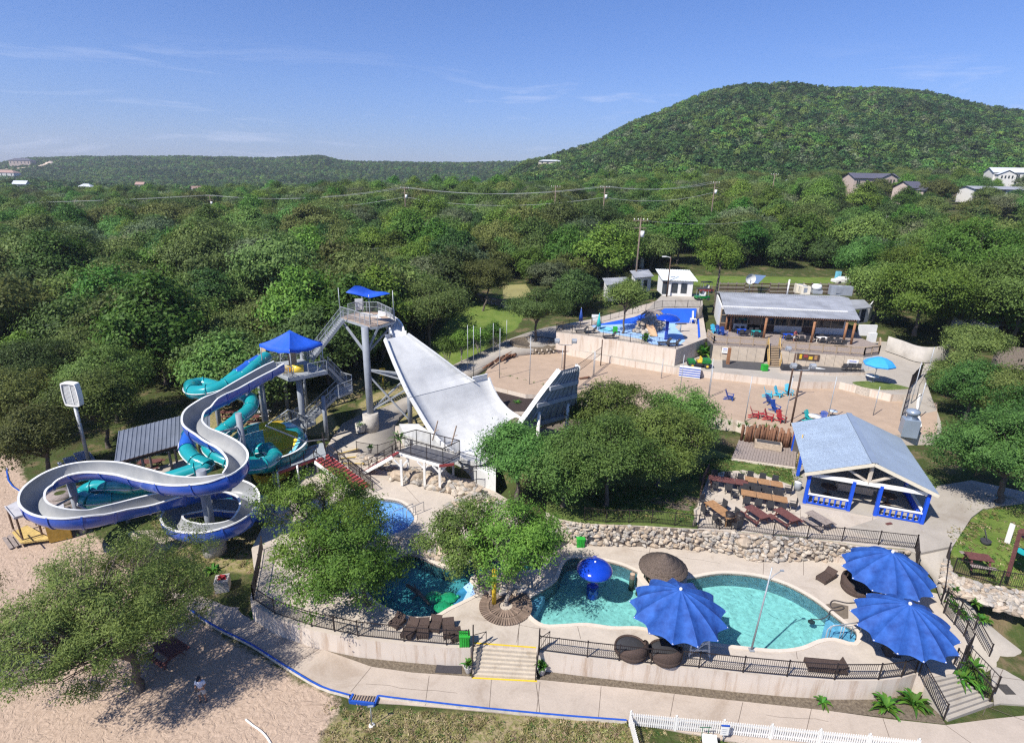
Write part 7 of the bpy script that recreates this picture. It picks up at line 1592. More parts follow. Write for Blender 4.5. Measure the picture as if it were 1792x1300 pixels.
def wrail(t,pts,h=1.05,sp=1.6):
    for a,b in zip(pts[:-1],pts[1:]):
        L = np.linalg.norm(b-a);n = max(1,round(L/sp))
        for k in range(n+1): q = a+(b-a)*k/n;m_ = MB();m_.box(q+up*h/2,(.12,.12,h));part(m_,'rail_post',M_rlw,t)
        m_ = MB();m_.beam(a+up*h,b+up*h,.16,.06);m_.beam(a+up*.2,b+up*.2,.05,.1);m_.beam(a+up*(h-.18),b+up*(h-.18),.05,.1);part(m_,'rail_board',M_rlw,t)
        m_ = MB()
        for z in (.38,.54,.7): m_.beam(a+up*z,b+up*z,.012)
        for k in range(1,n*6): q = a+(b-a)*k/(n*6);m_.beam(q+up*.2,q+up*(h-.15),.012)
        part(m_,'rail_mesh',M_rlw,t,kind='stuff')
wrail(t,[D[0]+[.1,.1,0],D[1]+[.05,.12,0],D[2]+[0,.1,0]]);wrail(t,[D[5]+[.1,.1,0],D[6]+[0,.1,0],D[7]+[-.1,.0,0],D[8]])
# stairs down
A_ = (D[3]+D[4])/2;B_ = P(*zc(555,615),5.15);w_ = np.linalg.norm(D[4]-D[3])*.9
for k in range(12):
    q = A_+(B_-A_)*(k+.6)/12;m_ = MB();m_.box((q[0],q[1],ZR-(ZR-5.15)*(k+1)/12.5),(w_,abs(B_[1]-A_[1])/12+.08,.06));part(m_,'stair_tread',M_rlw,t)
for dx in (-w_/2,w_/2):
    m_ = MB();m_.beam(A_+[dx,0,-.2],B_+[dx,0,-.1],.08,.3);m_.beam(A_+[dx,0,.95],B_+[dx,0,.95],.08,.1);m_.beam(B_+[dx,0,0],B_+[dx,0,1.0],.14);m_.beam(A_+[dx,0,0],A_+[dx,0,1.05],.14);part(m_,'stair_rail',mat('yellow pine',(.45,.30,.11),.7,var=.2),t)
# veranda posts, back wall, glazed bays
ZE = ZR+3.0;E0,E1 = P(*zc(262,285),ZE),P(*zc(1080,322),ZE);R0_,R1_ = P(*zc(225,155),ZE+.95),P(*zc(1010,185),ZE+.95);R2_ = P(*zc(1150,240),ZE+.5)
ed = (E1-E0)/np.linalg.norm(E1-E0);bk = np.array([-ed[1],ed[0],0])
for i,x in enumerate((250,275,487,785,985,1035)):
    q = P(*zc(x,{250: 385,275: 395,487: 440,785: 465,985: 470,1035: 475}[x]),ZR);m_ = MB();m_.cyl(q,.16,ZE-ZR-.1,9);part(m_,'veranda_post',M_timber,t)
m_ = MB();m_.beam(E0+bk*.25-up*.2,E1+bk*.25-up*.2,.18,.32);part(m_,'eave_beam',M_darkw,t)
m_ = MB()
for k in range(60): q = E0+(E1-E0)*(k+.5)/60;m_.beam(q-up*.14-bk*.02,q+bk*1.2-up*.02,.06,.12)
part(m_,'rafter',M_timber,t,kind='stuff')
W0,W1 = E0+bk*3.4,E1+bk*3.4;W0[2] = W1[2] = ZR;nb = 9
for k in range(nb):
    a,b = W0+(W1-W0)*k/nb,W0+(W1-W0)*(k+1)/nb;door = k in (2,)
    m_ = MB();m_.beam(a+up*.45,b+up*.45,.15,.9) if not door else None
    if not door: part(m_,'wall',M_rwall if k % 3 else M_darkw,t)
    m_ = MB();m_.beam(a+up*1.95+bk*.05,b+up*1.95+bk*.05,.04,2.1);w = part(m_,'window',M_glass,t)
    m_ = MB();m_.beam(a+up*.0,a+up*3.2,.14,.14,up=(0,1,0));m_.beam(a+up*.93,b+up*.93,.1,.1);m_.beam(a+up*2.1,b+up*2.1,.06,.06);m_.beam((a+b)/2+up*.95,(a+b)/2+up*3.0,.05,.05,up=(0,1,0));part(m_,'window_frame',M_rlw,w)
m_ = MB();m_.beam(W0+up*3.2-bk*.0,W1+up*3.2,.2,.5);part(m_,'wall',M_rwall,t)
Bk0,Bk1 = R0_+bk*2.5,R1_+bk*3.0
for a,b in ((W0,np.array([Bk0[0],Bk0[1],ZR])),(np.array([Bk1[0],Bk1[1],ZR]),W1)):
    m_ = MB();m_.beam(a+up*1.6,b+up*1.6,.2,3.4);part(m_,'wall',M_rwall,t)
m_ = MB();m_.beam(np.array([*Bk0[:2],ZR+1.7]),np.array([*Bk1[:2],ZR+1.7]),.2,3.4);part(m_,'wall',M_rwall,t)
ribbed(t,'roof_sheet',E0-ed*.3,E1+ed*.3,R1_+ed*.3,R0_-ed*.3,M_roofo,.32);B0_,B1_ = R0_+bk*2.8-up*.35,R1_+bk*3.3-up*.35
ribbed(t,'roof_sheet',B1_+ed*.3,B0_-ed*.3,R0_-ed*.3,R1_+ed*.3,M_roofo,.32)
# right wing
q = [P(*zc(*p),ZE-.1) for p in [(1000,262),(1080,250),(1165,245),(1060,190)]];m_ = MB();m_.slab([[q[0],q[1],q[2]+up*.1,P(*zc(1120,195),ZE+.5),P(*zc(1000,195),ZE+.6)]],None);m_.beam(q[0],q[2],.1,.16);part(m_,'wing_roof',M_roofo,t)
m_ = MB();q0,q1,q2 = P(*zc(1075,345),ZR),P(*zc(1135,335),ZR),P(*zc(1160,300),ZR); 
m_.beam(q0+up*1.4,q1+up*1.4,.15,2.8);m_.beam(q1+up*1.4,q2+up*1.4,.15,2.8);part(m_,'wall',M_rwall,t);m_ = MB();m_.beam(q0+(q1-q0)*.15+up*1.2-bk*.12,q0+(q1-q0)*.6+up*1.2-bk*.12,.06,2.1);part(m_,'door',M_pblue if 0 else M_glass,t)
for (x,y,hh_,ww) in ((1130,400,1.6,2.6),(1160,440,1.3,1.2)):
    q = P(*zc(x,y+20),ZR-.5);m_ = MB();m_.box(q+up*hh_/2,(ww,.3,hh_));part(m_,'parapet',M_rwall,t)
# rooftop machines
for i,(x,y,w_,h_,lab) in enumerate([(712,150,1.5,1.3,'beige box air conditioner on the roof, left of the pair'),(742,158,1.4,1.2,'beige box air conditioner on the roof, right of the pair'),(965,165,3.2,1.4,'dark flat machine box on the right end of the roof')]):
    q = P(*zc(x,y),ZE+.7);tt = thing('air_conditioner',lab,'air conditioner',q);m_ = MB();m_.box(q+up*h_/2,(w_,1.1,h_),azu*.4);part(m_,'case',M_cream if i < 2 else M_galvd,tt);m_ = MB();m_.lathe(q+up*h_,[(0,.05),(.4,.05),(.42,0)],14);part(m_,'fan',M_galvd,tt);m_ = MB();m_.box(q+[0,-.56,h_*.55],(w_*.6,.03,h_*.6));part(m_,'grille',M_galvd,tt)
q = P(*zc(815,155),ZE+.7);tt = thing('exhaust_fan','round metal exhaust fan on the restaurant roof','exhaust fan',q);m_ = MB();m_.box(q+up*.3,(1.5,1.2,.6));part(m_,'curb',M_galv,tt);m_ = MB();m_.lathe(q+up*.6,[(.5,0),(.75,.15),(.75,.6),(.55,.85),(0,.9)],18);part(m_,'cowl',M_lip,tt)
q = P(*zc(635,165),ZE+.7);m_ = MB();m_.cyl(q,.12,2.4,8);solo(m_,'vent_pipe',M_white,'thin white vent pipe standing on the restaurant roof','pipe',q)
q = P(*zc(400,115),ZE-.2);tt = thing('satellite_dish','round grey satellite dish behind the restaurant roof','satellite dish',q);m_ = MB();m_.lathe(q+up*1.4,[(0,-.3),(.5,-.2),(.9,.05)],20);m_.v = [(v[0],q[1]+(v[2]-q[2]-1.4)*-1,q[2]+1.4+(v[1]-q[1])) for v in m_.v];part(m_,'dish',M_lip,tt);m_ = MB();m_.cyl(q-up*1.5,.06,2.9,6);part(m_,'mast',M_galvd,tt)
q = P(*zc(455,95),ZE-.2);m_ = MB();m_.loft([[q+[-1,0,1.6],q+[1.2,0,1.5]],[q+[-.8,-.2,.1],q+[-.1,-.1,.0]]]);solo(m_,'blue_tarp',mat('pale blue tarp',(.20,.30,.50),.6),'pale blue triangular tarp hanging behind the restaurant roof','tarp',q)
# wooden plank fence behind the roof
a,b = P(*zc(205,160),7.9),P(*zc(1140,165),7.9);t = thing('plank_fence','dark horizontal plank fence behind the restaurant','wooden fence',a);n = 18
for k in range(n+1): q = a+(b-a)*k/n;m_ = MB();m_.box(q+up*1.1,(.16,.16,2.2));part(m_,'fence_post',M_greyw,t)
for r_ in range(6):
    for k in range(0,n,3): m_ = MB();m_.beam(a+(b-a)*k/n+up*(.25+.34*r_)-bk*.1,a+(b-a)*min(k+3,n)/n*.999+up*(.25+.34*r_)-bk*.1,.04,.24);part(m_,'plank',M_greyw if (k+r_) % 2 else M_darkw,t)
# veranda furniture
rg = np.random.default_rng(21)
def vtable(x,y,mt,lab):
    b = P(*zc(x,y),ZR+.02);t = thing('veranda_table',lab,'table',b,'tables on the restaurant veranda');m_ = MB();m_.box(b+up*.74,(1.3,.8,.05),.05);part(m_,'table_top',mt,t)
    for sx in (-.5,.5):
        for sy in (-.3,.3): m_ = MB();m_.box(b+[sx,sy,.36],(.06,.06,.72));part(m_,'leg',mt,t)
    for sx in (-.4,.4):
        for sy,az in ((-.7,math.pi),(.7,0)): 
            c = copy_thing(CH,b+[sx,sy,0],az,f'dark chair {"in front of" if sy < 0 else "behind"} the {lab}, {"left" if sx < 0 else "right"} one'.replace('veranda table','table'));c['group'] = 'chairs on the restaurant veranda'
for x,y,mt,lab in [(350,415,M_pblue,'blue veranda table near the left posts'),(440,425,Mch['teal'],'teal veranda table by the stairs head'),(640,445,M_pblue,'blue veranda table right of the stairs head'),(720,455,M_greyw,'grey veranda table near the middle post'),(850,465,M_white,'white veranda table right of the middle post'),(950,480,M_cush,'dark veranda table near the right posts')]: vtable(x,y,mt,lab)
for i,(x,y,c) in enumerate([(205,400,'blue'),(235,410,'blue'),(175,395,'sky')]):
    b = P(*zc(x,y+10),ZR);c_ = copy_thing(AD[c][0],b,.3,['blue wooden chair at the left end of the deck','second blue chair at the left end of the deck','pale blue chair at the left corner of the deck'][i]);c_['group'] = 'chairs at the left end of the deck'
# banner, notices, bench chairs under the deck
def board(nm,lab,c,w,h,az,mt,prints=(),cat='sign'):
    t = thing(nm,lab,cat,c);m_ = MB();m_.box(c,(w,.05,h),az);part(m_,'board',mt,t)
    for (dx,dz,ww,hh,pm_) in prints: m_ = MB();m_.box(c+[dx*math.cos(az)+.04*math.sin(az),dx*math.sin(az)-.04*math.cos(az),dz],(ww,.015,hh),az);part(m_,'print',pm_,t)
    return t
azr = math.atan2((D[6]-D[5])[1],(D[6]-D[5])[0]);cf = lambda x,z: D[5]+(D[6]-D[5])*x+np.array([math.sin(azr)*.1,-math.cos(azr)*.1,z-ZR])
board('banner','dark painted banner with yellow and red shapes on the beige wall under the deck',cf(.34,6.55),2.7,.8,azr,M_darkw,[(-.9,0,.3,.6,M_yel),(-.3,.1,.5,.35,M_red),(.3,-.1,.45,.4,M_yel),(.9,0,.35,.55,M_oran)],'banner')
board('notice_board','white notice with blue print on the beige wall near its right end',cf(.88,6.2),1.3,.9,azr,M_white,[(0,.25,.8,.08,M_pblue),(0,0,.9,.06,M_galvd),(0,-.2,.7,.06,M_pblue)])
b = P(*zc(243,540),5.9);board('notice_board','white notice with blue print on the beige wall beside the banana clump',b+up*.6,.8,.75,azr,M_white,[(0,.18,.5,.07,M_pblue),(0,-.05,.55,.05,M_galvd)])
b = P(*zc(262,600),5.1);m_ = MB();m_.box(b+up*1.1,(.35,.3,2.2));solo(m_,'wooden_post',M_timber,'thick brown wooden post on the dark paving','post',b)
b = P(*zc(303,555),5.2);m_ = MB();m_.sphere(b+up*1.4,.4,8,6,sc=(.8,.5,1.3));solo(m_,'red_bag',M_red,'red bag hanging on the beige wall near the brown post','bag',b+up*1.4)
for i,x in enumerate((990,1020,1045,1075)):
    b = P(*zc(x,640),5.46);c_ = copy_thing(CH,b,azr+math.pi,['first metal chair of the row under the right notice','second metal chair of the row under the right notice','third metal chair of the row under the right notice','last metal chair of the row, beside the blue parasol'][i]);c_['group'] = 'chairs in the row under the deck'
b = P(*zc(370,568),5.14);t = thing('yard_broom','white handled broom leaning on the dark paving','broom',b);m_ = MB();m_.beam(b,b+[0,.3,1.9],.04);part(m_,'handle',M_white,t);m_ = MB();m_.box(b+up*.05,(.9,.1,.1));part(m_,'head',M_lip,t)
m_ = MB();b = P(*zc(820,628),5.47);m_.tube([b-[1.0,-.1,0],b+[0,0,.06],b+[1.0,-.15,0]],[.04,.14,.08],6);solo(m_,'pale_driftwood',M_lip,'piece of pale driftwood on the long dark bed','driftwood',b)
for i,x in enumerate((630,685)):
    b = P(*zc(x,632),5.46);m_ = MB();m_.box(b+up*.3,(1.2,.8,.6));solo(m_,'speaker_box',M_cush,('dark equipment box at the left end of the long dark bed','dark equipment box beside the floodlight pole')[i],'equipment box',b)
# sky blue parasol with table on the lawn island
b = P(*zc(1170,712),5.22);t = thing('parasol','sky blue parasol on the small lawn island','parasol',b);m_ = MB();cx0 = b+[.35,0,2.45];m_.lathe(cx0,[(0,.75),(.7,.55),(1.4,.2),(1.75,-.15),(1.7,-.3)],8,smooth=False);part(m_,'canopy',mat('sky blue cloth',(.04,.30,.72),.7,var=.1),t);m_ = MB();m_.tube([b,cx0+up*.7],.035,6);part(m_,'pole',M_galv,t)
rtable('white round table under the sky blue parasol',zc(1165,705),5.22,.75,M_white)
# curved concrete wall behind the fire lane
t = thing('curved_wall','long curved grey concrete wall right of the restaurant','wall',P(*zc(1350,560),5.2));q = smooth_open([P(*zc(*p),5.2) for p in [(1252,515),(1340,545),(1430,580),(1530,590),(1640,570)]],3);m_ = MB();m_.loft([q,[p+up*2.1 for p in q]],0,True);m_.loft([[p+up*2.1 for p in q],[p+up*2.1+[.1,.25,0] for p in q]],0,False);m_.loft([[p+up*2.1+[.1,.25,0] for p in q],[p+[.1,.25,0] for p in q]]);part(m_,'wall',M_wall if 0 else mat('grey wall',(.40,.37,.33),.9,var=.2,scale=.8),t)
m_ = MB();m_.slab([PP(5.06,[zc(1130,640),zc(1215,530),zc(1250,520),zc(1420,590),zc(1500,620),zc(1490,690),zc(1440,770),zc(1390,750),zc(1280,690),zc(1130,680)])],3.8);struct(m_,'fire_lane',M_walk)
m_ = MB();m_.slab([PP(5.07,[zc(1210,590),zc(1290,560),zc(1370,600),zc(1385,650),zc(1330,680),zc(1200,675)])],None);struct(m_,'pale_paving',mat('pale paving',(.50,.47,.42),.8,var=.15,scale=.6))
lw2 = [P(*zc(*p)[:2],z) for p,z in (((1390,750),5.0),((1360,850),4.5),((1330,980),4.0),((1310,1060),3.7))];rw2 = [P(*zc(*p)[:2],z) for p,z in (((1500,680),5.0),((1540,800),4.5),((1600,960),4.0),((1600,1060),3.7))]
m_ = MB();m_.loft([smooth_open(lw2,3),smooth_open(rw2,3)]);struct(m_,'fire_lane',M_walk)
fence('black mesh fence bending along the fire lane',[P(*zc(1470,680),5.0),P(*zc(1400,760),4.9),P(*zc(1375,850),4.4),P(*zc(1345,960),4.1)],1.8,.2,1.8)
m_ = MB();m_.tube(smooth_open([P(*zc(*p),4.5) for p in [(1500,700),(1470,780),(1455,870),(1470,985)]],4),.16,8);solo(m_,'white_pipe',M_white,'thick white pipe running down the fire lane','pipe',P(*zc(1455,870),4.5))
# stone walls on the lawn
t = thing('stone_wall','long pale stone wall at the back of the mown lawn','wall',P(850,515,5.6));q = smooth_open([P(*p,5.0) for p in [(818,528),(850,538),(890,546),(925,545)]],4);m_ = MB();m_.loft([q,[p+up*2.0 for p in q]]);m_.loft([[p+up*2.0 for p in q],[p+up*2.0+[0,.5,0] for p in q]],0,False);part(m_,'core',M_mort,t);rg = np.random.default_rng(5)
for k in range(120): p = q[rg.integers(len(q)-1)];p = p+(q[1]-q[0])*rg.uniform(-.5,.9);o = link('stone',stone_me[rg.integers(9)],t);s = rg.uniform(.45,.8);o.scale = (s,s*.4,s*.7);o.location = tuple(p+[0,-.05,rg.uniform(.1,1.9)]-np.array(t.location))
t = thing('planter_wall','curved raised stone planter ring around the small rounded oak','planter',P(937,598,4.9));cpl = P(937,600,5.0)
m_ = MB();m_.lathe(cpl,[(3.0,-.9),(3.0,.15),(2.7,.18),(2.65,0),(0,.05)],28,sx=1.25);part(m_,'ring',M_bed,t)
for k in range(64): a = 2*math.pi*k/64+rg.uniform(-.03,.03);o = link('stone',stone_me[rg.integers(9)],t);o.scale = (.5,.35,.45);o.location = (cpl[0]+3.75*math.cos(a)-t.location[0],cpl[1]+3.0*math.sin(a)-t.location[1],cpl[2]-t.location[2]-.2-.4*(k % 2));o.rotation_euler = (0,0,a)
# right lawn: picnic table, spit grill frame, white cushion thing, golf flag base
picnic('picnic_table','dark red picnic table with pale grey benches on the right hand lawn','picnic table',P(1708,990,3.12),-.22,M_redw,1.5,None,M_greyw)
b = P(1660+960*.1077,900+1000*.1077,3.1);t = thing('swing_frame','brown wooden frame with a round hanging grill plate at the right edge of the lawn','grill frame',b)
for dx in (0,1.9): m_ = MB();m_.beam(b+[dx,.1*dx,0],b+[dx+.3,.5,3.0],.16);part(m_,'post',M_redw,t)
m_ = MB();m_.beam(b+[.3,.5,3.0],b+[2.6,.6,3.0],.14);part(m_,'cross_beam',M_redw,t);m_ = MB();m_.lathe(b+[1.6,.5,2.6],[(0,0),(1.0,.05),(1.05,.12)],20);part(m_,'plate',M_redw,t);m_ = MB();m_.lathe(b+[1.3,.6,1.4],[(0,0),(.55,.05)],16);part(m_,'disc',Mch['teal'],t)
b = P(1762,950,3.1);m_ = MB();m_.beam(b,b+[.15,.2,1.5],.3,.15);solo(m_,'leaning_board',M_white,'narrow white panel leaning beside the wooden grill frame','panel',b)
b = P(1724,950,3.1);t = thing('fire_pit','small round black fire pit with a poker on the right hand lawn','fire pit',b);m_ = MB();m_.lathe(b,[(.25,0),(.35,.25),(.3,.25),(0,.1)],14);part(m_,'bowl',M_cush,t);m_ = MB();m_.beam(b+[.1,0,.2],b+[.2,.6,.8],.06);part(m_,'poker',M_cush,t)
m_ = MB();m_.box(P(*za(1330,820),ZT+.05),(.5,.2,.1),.3);solo(m_,'flat_stone',M_redw,'small reddish block lying on the paving in front of the pavilion','block',P(*za(1330,820),ZT+.05))

# ================================================================ left side: shelter, sign, sheds
def shed_roof(t,pts,matt,sp=.35,**k): ribbed(t,'roof_sheet',*pts,matt,sp)
zs = lambda x,y: (100+x/5.908,650+y/5.908)
t = thing('picnic_shelter','wide open shelter with a grey sheet roof left of the slides','shelter',P(270,820,.4))
e0,e1,r1_,r0_ = P(*zs(590,945),3.9),P(*zs(1345,735),3.9),P(*zs(1350,440),5.3),P(*zs(1110,310),5.3)
r0_ = e0+(r1_-e1)*1.0;shed_roof(t,(e0,e1+(e1-e0)*.35,r1_+(e1-e0)*.35,r0_),mat('shade darkened roof',(.17,.19,.23),.5,var=.2,scale=.5,metal=.2))  # sheet colour darkened to stand in for the shade of the oaks
m_ = MB();m_.beam(e0-up*.15,e1+(e1-e0)*.3-up*.15,.12,.25);part(m_,'eave_beam',M_darkw,t)
for f in (0.02,.35,.72,1.1):
    for g in (0.03,.9):
        q = e0+(e1-e0)*f+(r1_-e1)*g;m_ = MB();m_.box((q[0],q[1],(q[2]+.4)/2-.1),(.16,.16,q[2]-.4));part(m_,'post',M_greyw,t)
m_ = MB()
for k in range(40): q = e0+(e1-e0)*k/36-up*(.32+.08*math.sin(k*1.3));m_.sphere(q,.045,6,4)
part(m_,'light_string',M_lip,t,kind='stuff')
m_ = MB();m_.slab([[np.array([*(e0-[.6,.4,0])[:2],.45]),np.array([*(e1+(e1-e0)*.35)[:2],.75]),np.array([*(r1_+(e1-e0)*.35)[:2],.95]),np.array([*r0_[:2],.65])]],-.2);part(m_,'floor',M_walk,t)
pr = picnic('picnic_table','red picnic table in the shade under the grey sheet roof','picnic table',P(*zs(975,1000),.62),.15,M_redw,2.0)
for i,(px,az,lab,mt) in enumerate([(z1(1310,430),.2,'red picnic table behind the tall slide post, left one',M_redw),(z1(1430,460),.25,'red picnic table behind the slides, right one',M_redw),(z1(1490,430),.2,'white picnic table behind the slides',M_white),(z1(1480,500),.3,'grey bench table at the foot of the slide tower',M_greyw)]):
    q = P(*px,.8);q[2] = max(h1(q[0],q[1]),.4)+.02;picnic('picnic_table',lab,'picnic table',q,az,mt,1.9,'picnic tables behind the slides')
for i,(px,lab) in enumerate([(z1(410,710),'blue and white chequered picnic table nearer the sand, by the sign pole'),(z1(470,680),'blue and white chequered picnic table beside the sign pole, farther one')]):
    picnic('picnic_table',lab,'picnic table',P(*px,.36),-.75,mat('chequered cloth',(.03,.09,.42),.7,var=.5,scale=6,col2=(.7,.72,.78)),2.2,'chequered picnic tables')
b = P(160,826,.3);t = thing('pole_sign','white box sign with slatted face on a tall pole beside the slides','sign',b);pt = P(*z1(455,390),b[2]);hh_ = 8.7-2.2
m_ = MB();m_.cyl(b,.16,6.7,12);part(m_,'pole',M_galv,t);az_s = -.12;sc0 = b+up*8.0
m_ = MB();dx_ = np.array([math.cos(az_s),math.sin(az_s),0]);nx_ = np.array([dx_[1],-dx_[0],0]);hw,hv,dp = .80,1.15,.26
outer = []; 
for a in np.linspace(0,2*math.pi,33)[:-1]:
    ca,sa = math.cos(a),math.sin(a);r_ = .30;X = math.copysign(min(abs(ca)*1.6,1),ca)*(hw-r_)+r_*ca;Z = math.copysign(min(abs(sa)*1.6,1),sa)*(hv-r_)+r_*sa;outer.append((X,Z))
ring = lambda s,k: [sc0+dx_*x*s+up*z*s+nx_*k for x,z in outer]
for r_a,r_b in ((ring(1,dp),ring(1,-dp)),(ring(1,dp),ring(.88,dp)),(ring(.88,dp),ring(.88,dp-.1)),(ring(1,-dp),ring(.88,-dp))): m_.loft([r_a+r_a[:1],r_b+r_b[:1]],0,False)
part(m_,'frame',M_white,t);m_ = MB();m_.add(ring(.88,-dp*.3),[tuple(range(32))]);part(m_,'back_panel',mat('dark sign face',(.20,.19,.22),.7,var=.2),t)
for k in range(11): x = -hw*.74+hw*1.48*k/10;m_ = MB();m_.beam(sc0+dx_*x-up*hv*.82+nx_*dp*.5,sc0+dx_*x+up*hv*.82+nx_*dp*.5,.06 if k != 6 else .16,.06);part(m_,'slat',M_lip,t)
# small open hut with yellow deck in the sand
zh = lambda x,y: (x/8.125,820+y/8.125)
q = [P(*zh(*p),.45) for p in ((190,860),(330,1010),(280,1050),(720,990),(900,900),(560,790))];hb = P(*zh(330,1000),.0);t = thing('beach_hut','small open hut with pale roof and yellow board deck beside the slide loop','hut',hb)
Dk = [P(*zh(*p),.45) for p in ((170,900),(290,1050),(730,990),(700,800),(380,800))];nb_ = 12
for k in range(nb_):
    f0,f1 = k/nb_,(k+.92)/nb_;a0,a1 = Dk[0]+(Dk[4]-Dk[0])*f0,Dk[0]+(Dk[4]-Dk[0])*f1;b0,b1 = Dk[1]+(Dk[2]-Dk[1])*f0,Dk[1]+(Dk[2]-Dk[1])*f1;m_ = MB();m_.slab([[a0,b0,b1,a1]],.3);part(m_,'deck_board',mat('yellow boards',(.50,.36,.13),.8,var=.2,scale=3),t)
Rf = [P(*zh(*p),2.5) for p in ((70,540),(200,705),(430,640),(400,380))];m_ = MB();m_.loft([[Rf[0],Rf[3]],[Rf[1],Rf[2]]],0,False);m_.loft([[p-up*.1 for p in (Rf[0],Rf[3])],[p-up*.1 for p in (Rf[1],Rf[2])]],0,False);m_.beam(Rf[0],Rf[1],.05,.2);m_.beam(Rf[1],Rf[2],.05,.2);part(m_,'roof',M_greyw if 0 else mat('pale sheet',(.42,.41,.42),.8,var=.2,scale=2),t)
for p in ((190,855),(325,1010)): b = P(*zh(*p),.45);m_ = MB();m_.beam(b,b+up*2.0,.1);part(m_,'post',M_darkw,t)
for p in ((600,940),(520,800)): b = P(*zh(*p),.45);m_ = MB();m_.beam(b,b+up*2.0,.1);part(m_,'post',M_darkw,t)
m_ = MB();m_.beam(P(*zh(190,855),1.3),P(*zh(325,1010),1.3),.06);m_.beam(P(*zh(325,1010),.6),P(*zh(610,930),.6),.06);part(m_,'rail',M_darkw,t)
b = P(*zh(160,1070),.0);t = thing('loose_steps','three grey planks forming steps down from the yellow deck to the sand','steps',b)
for k in range(3): m_ = MB();o_ = np.array([.32*k,.12*k,.1+.1*k]);m_.beam(P(*zh(60+0,990),0)+o_,P(*zh(170,1150),0)+o_,.24,.06);part(m_,'plank',M_greyw,t)
b = P(*zh(800,640),.1);t = thing('kiosk','small kiosk with flat grey roof and yellow trim seen through the slide loop','kiosk',b);rq = [P(*zh(*p),2.6) for p in ((600,660),(920,590),(900,490),(640,560))];m_ = MB();m_.slab([rq],2.45);part(m_,'roof',MATS['pale sheet'],t)
m_ = MB();q = [np.array([p[0],p[1],1.2]) for p in rq]; 
for a,b_ in zip(q,q[1:]+q[:1]): m_.beam(a,b_,.08,2.2)
part(m_,'wall',mat('ochre boards',(.42,.26,.05),.8,var=.25),t);m_ = MB();m_.beam(rq[0]-up*.2,rq[1]-up*.2,.08,.12);part(m_,'trim',M_yel,t)
for k in range(3): m_ = MB();c_ = P(*zh(880,450),2.0+.0*k);m_.lathe(c_+up*(.25*k),[(2.2-.6*k,0),(2.2-.6*k,.1),(1.6-.6*k,.22)],18);part(m_,'thatch_tier',M_greyw,t)
t = thing('play_fort','bright yellow playground pieces under the slides','play fort',P(*z1(640,975),.2)); 
for x,y in ((600,965),(640,980),(690,955)): b = P(*z1(x,y),.2);m_ = MB();m_.box(b+up*.6,(.8,.7,1.1),x*.01);m_.tube([b+up*1.1,b+[.8,-.3,.3]],.25,8);part(m_,'block',M_yelgel,t)
b = P(*z1(1240,1240),.05);m_ = MB();b = P(391,1030,.05);m_.box(b+up*.45,(.9,.9,.9),.3);solo(m_,'stone_planter',M_conc,'square grey planter with red flowers between path and slides','planter',b);leafplant('flowers','bunch of red flowers in the square grey planter','flowers',b+up*.9,26,.4,.12,90,up=.6,mt=Mch['red'])
leafplant('shrub','low bright green plants at the foot of the big slide column','plant',P(372,1000,.05),40,.8,.09,91,up=.6);leafplant('shrub','green plant at the corner of the cream wall','plant',P(447,1078,.05),30,.6,.08,92,up=.7);leafplant('shrub','second green plant at the foot of the cream wall','plant',P(470,1088,.05),26,.5,.08,93,up=.7)
# white building beside the carts
def hut(nm,lab,cat,q,zb_,hw,roofpts,mw,mr,win=2):
    t = thing(nm,lab,cat,(q[0][0],q[0][1],zb_));q = [np.array([p[0],p[1],zb_]) for p in q];n = len(q)
    for i in range(n): a,b = q[i],q[(i+1) % n];m_ = MB();m_.beam(a+up*hw/2,b+up*hw/2,.12,hw);part(m_,'wall',mw,t)
    for k in range(win):
        a = q[0]+(q[1]-q[0])*((k+.55)/(win+.1)-.12);dd = (q[1]-q[0])/np.linalg.norm(q[1]-q[0]);s = np.array([dd[1],-dd[0],0]);m_ = MB();m_.beam(a-dd*.5+up*hw*.5+s*.08,a+dd*.5+up*hw*.5+s*.08,.05,hw*.62 if k else hw*.8);w = part(m_,'window' if k else 'door',M_glass,t)
    ribbed(t,'roof_sheet',*roofpts,mr,.4);return t
q = [P(*zb(985,255),9.0),P(*zb(1210,265),9.0)];sd_ = np.array([.1,4.5,0]); 
hut('ticket_building','small white building with pale sheet roof behind the blue slope','building',[q[0],q[1],q[1]+sd_,q[0]+sd_],9.0,2.7,(q[0]+[-.5,-.5,2.7],q[1]+[.6,-.5,2.7],q[1]+[.6,4.9,3.7],q[0]+[-.5,4.9,3.7]),M_rwall,mat('pale sheet roof',(.62,.66,.66),.5,var=.1),3)
q = [P(*zb(770,215),8.4),P(*zb(885,200),8.4)]
hut('white_shed','small white shed left of the ticket building, half behind the twisted tree','shed',[q[0],q[1],q[1]+sd_,q[0]+sd_],8.0,2.6,(q[0]+[-.4,-.4,2.3],q[1]+[.4,-.4,2.3],q[1]+[.4,4.7,2.8],q[0]+[-.4,4.7,2.8]),M_rwall,M_roofo,2)
q = [P(1062,525,7.2),P(1098,522,7.2)]
hut('white_shed','white shed between the oaks left of the splash deck','shed',[q[0],q[1],q[1]+[0,4,0],q[0]+[0,4,0]],7.0,2.8,(q[0]+[-.4,-.4,2.7],q[1]+[.4,-.4,2.7],q[1]+[.4,4.4,3.1],q[0]+[-.4,4.4,3.1]),M_rwall,M_roofo,1)
q = [P(1686,598,5.5),P(1738,602,5.5)]
hut('white_shed','dark roofed white shed under the lush trees at the right','shed',[q[0],q[1],q[1]+[.6,4,0],q[0]+[.6,4,0]],5.0,3.4,(q[0]+[-.4,-.4,2.9],q[1]+[.4,-.4,2.9],q[1]+[.8,4.4,3.7],q[0]+[.2,4.4,3.7]),M_rwall,M_roofo,1)
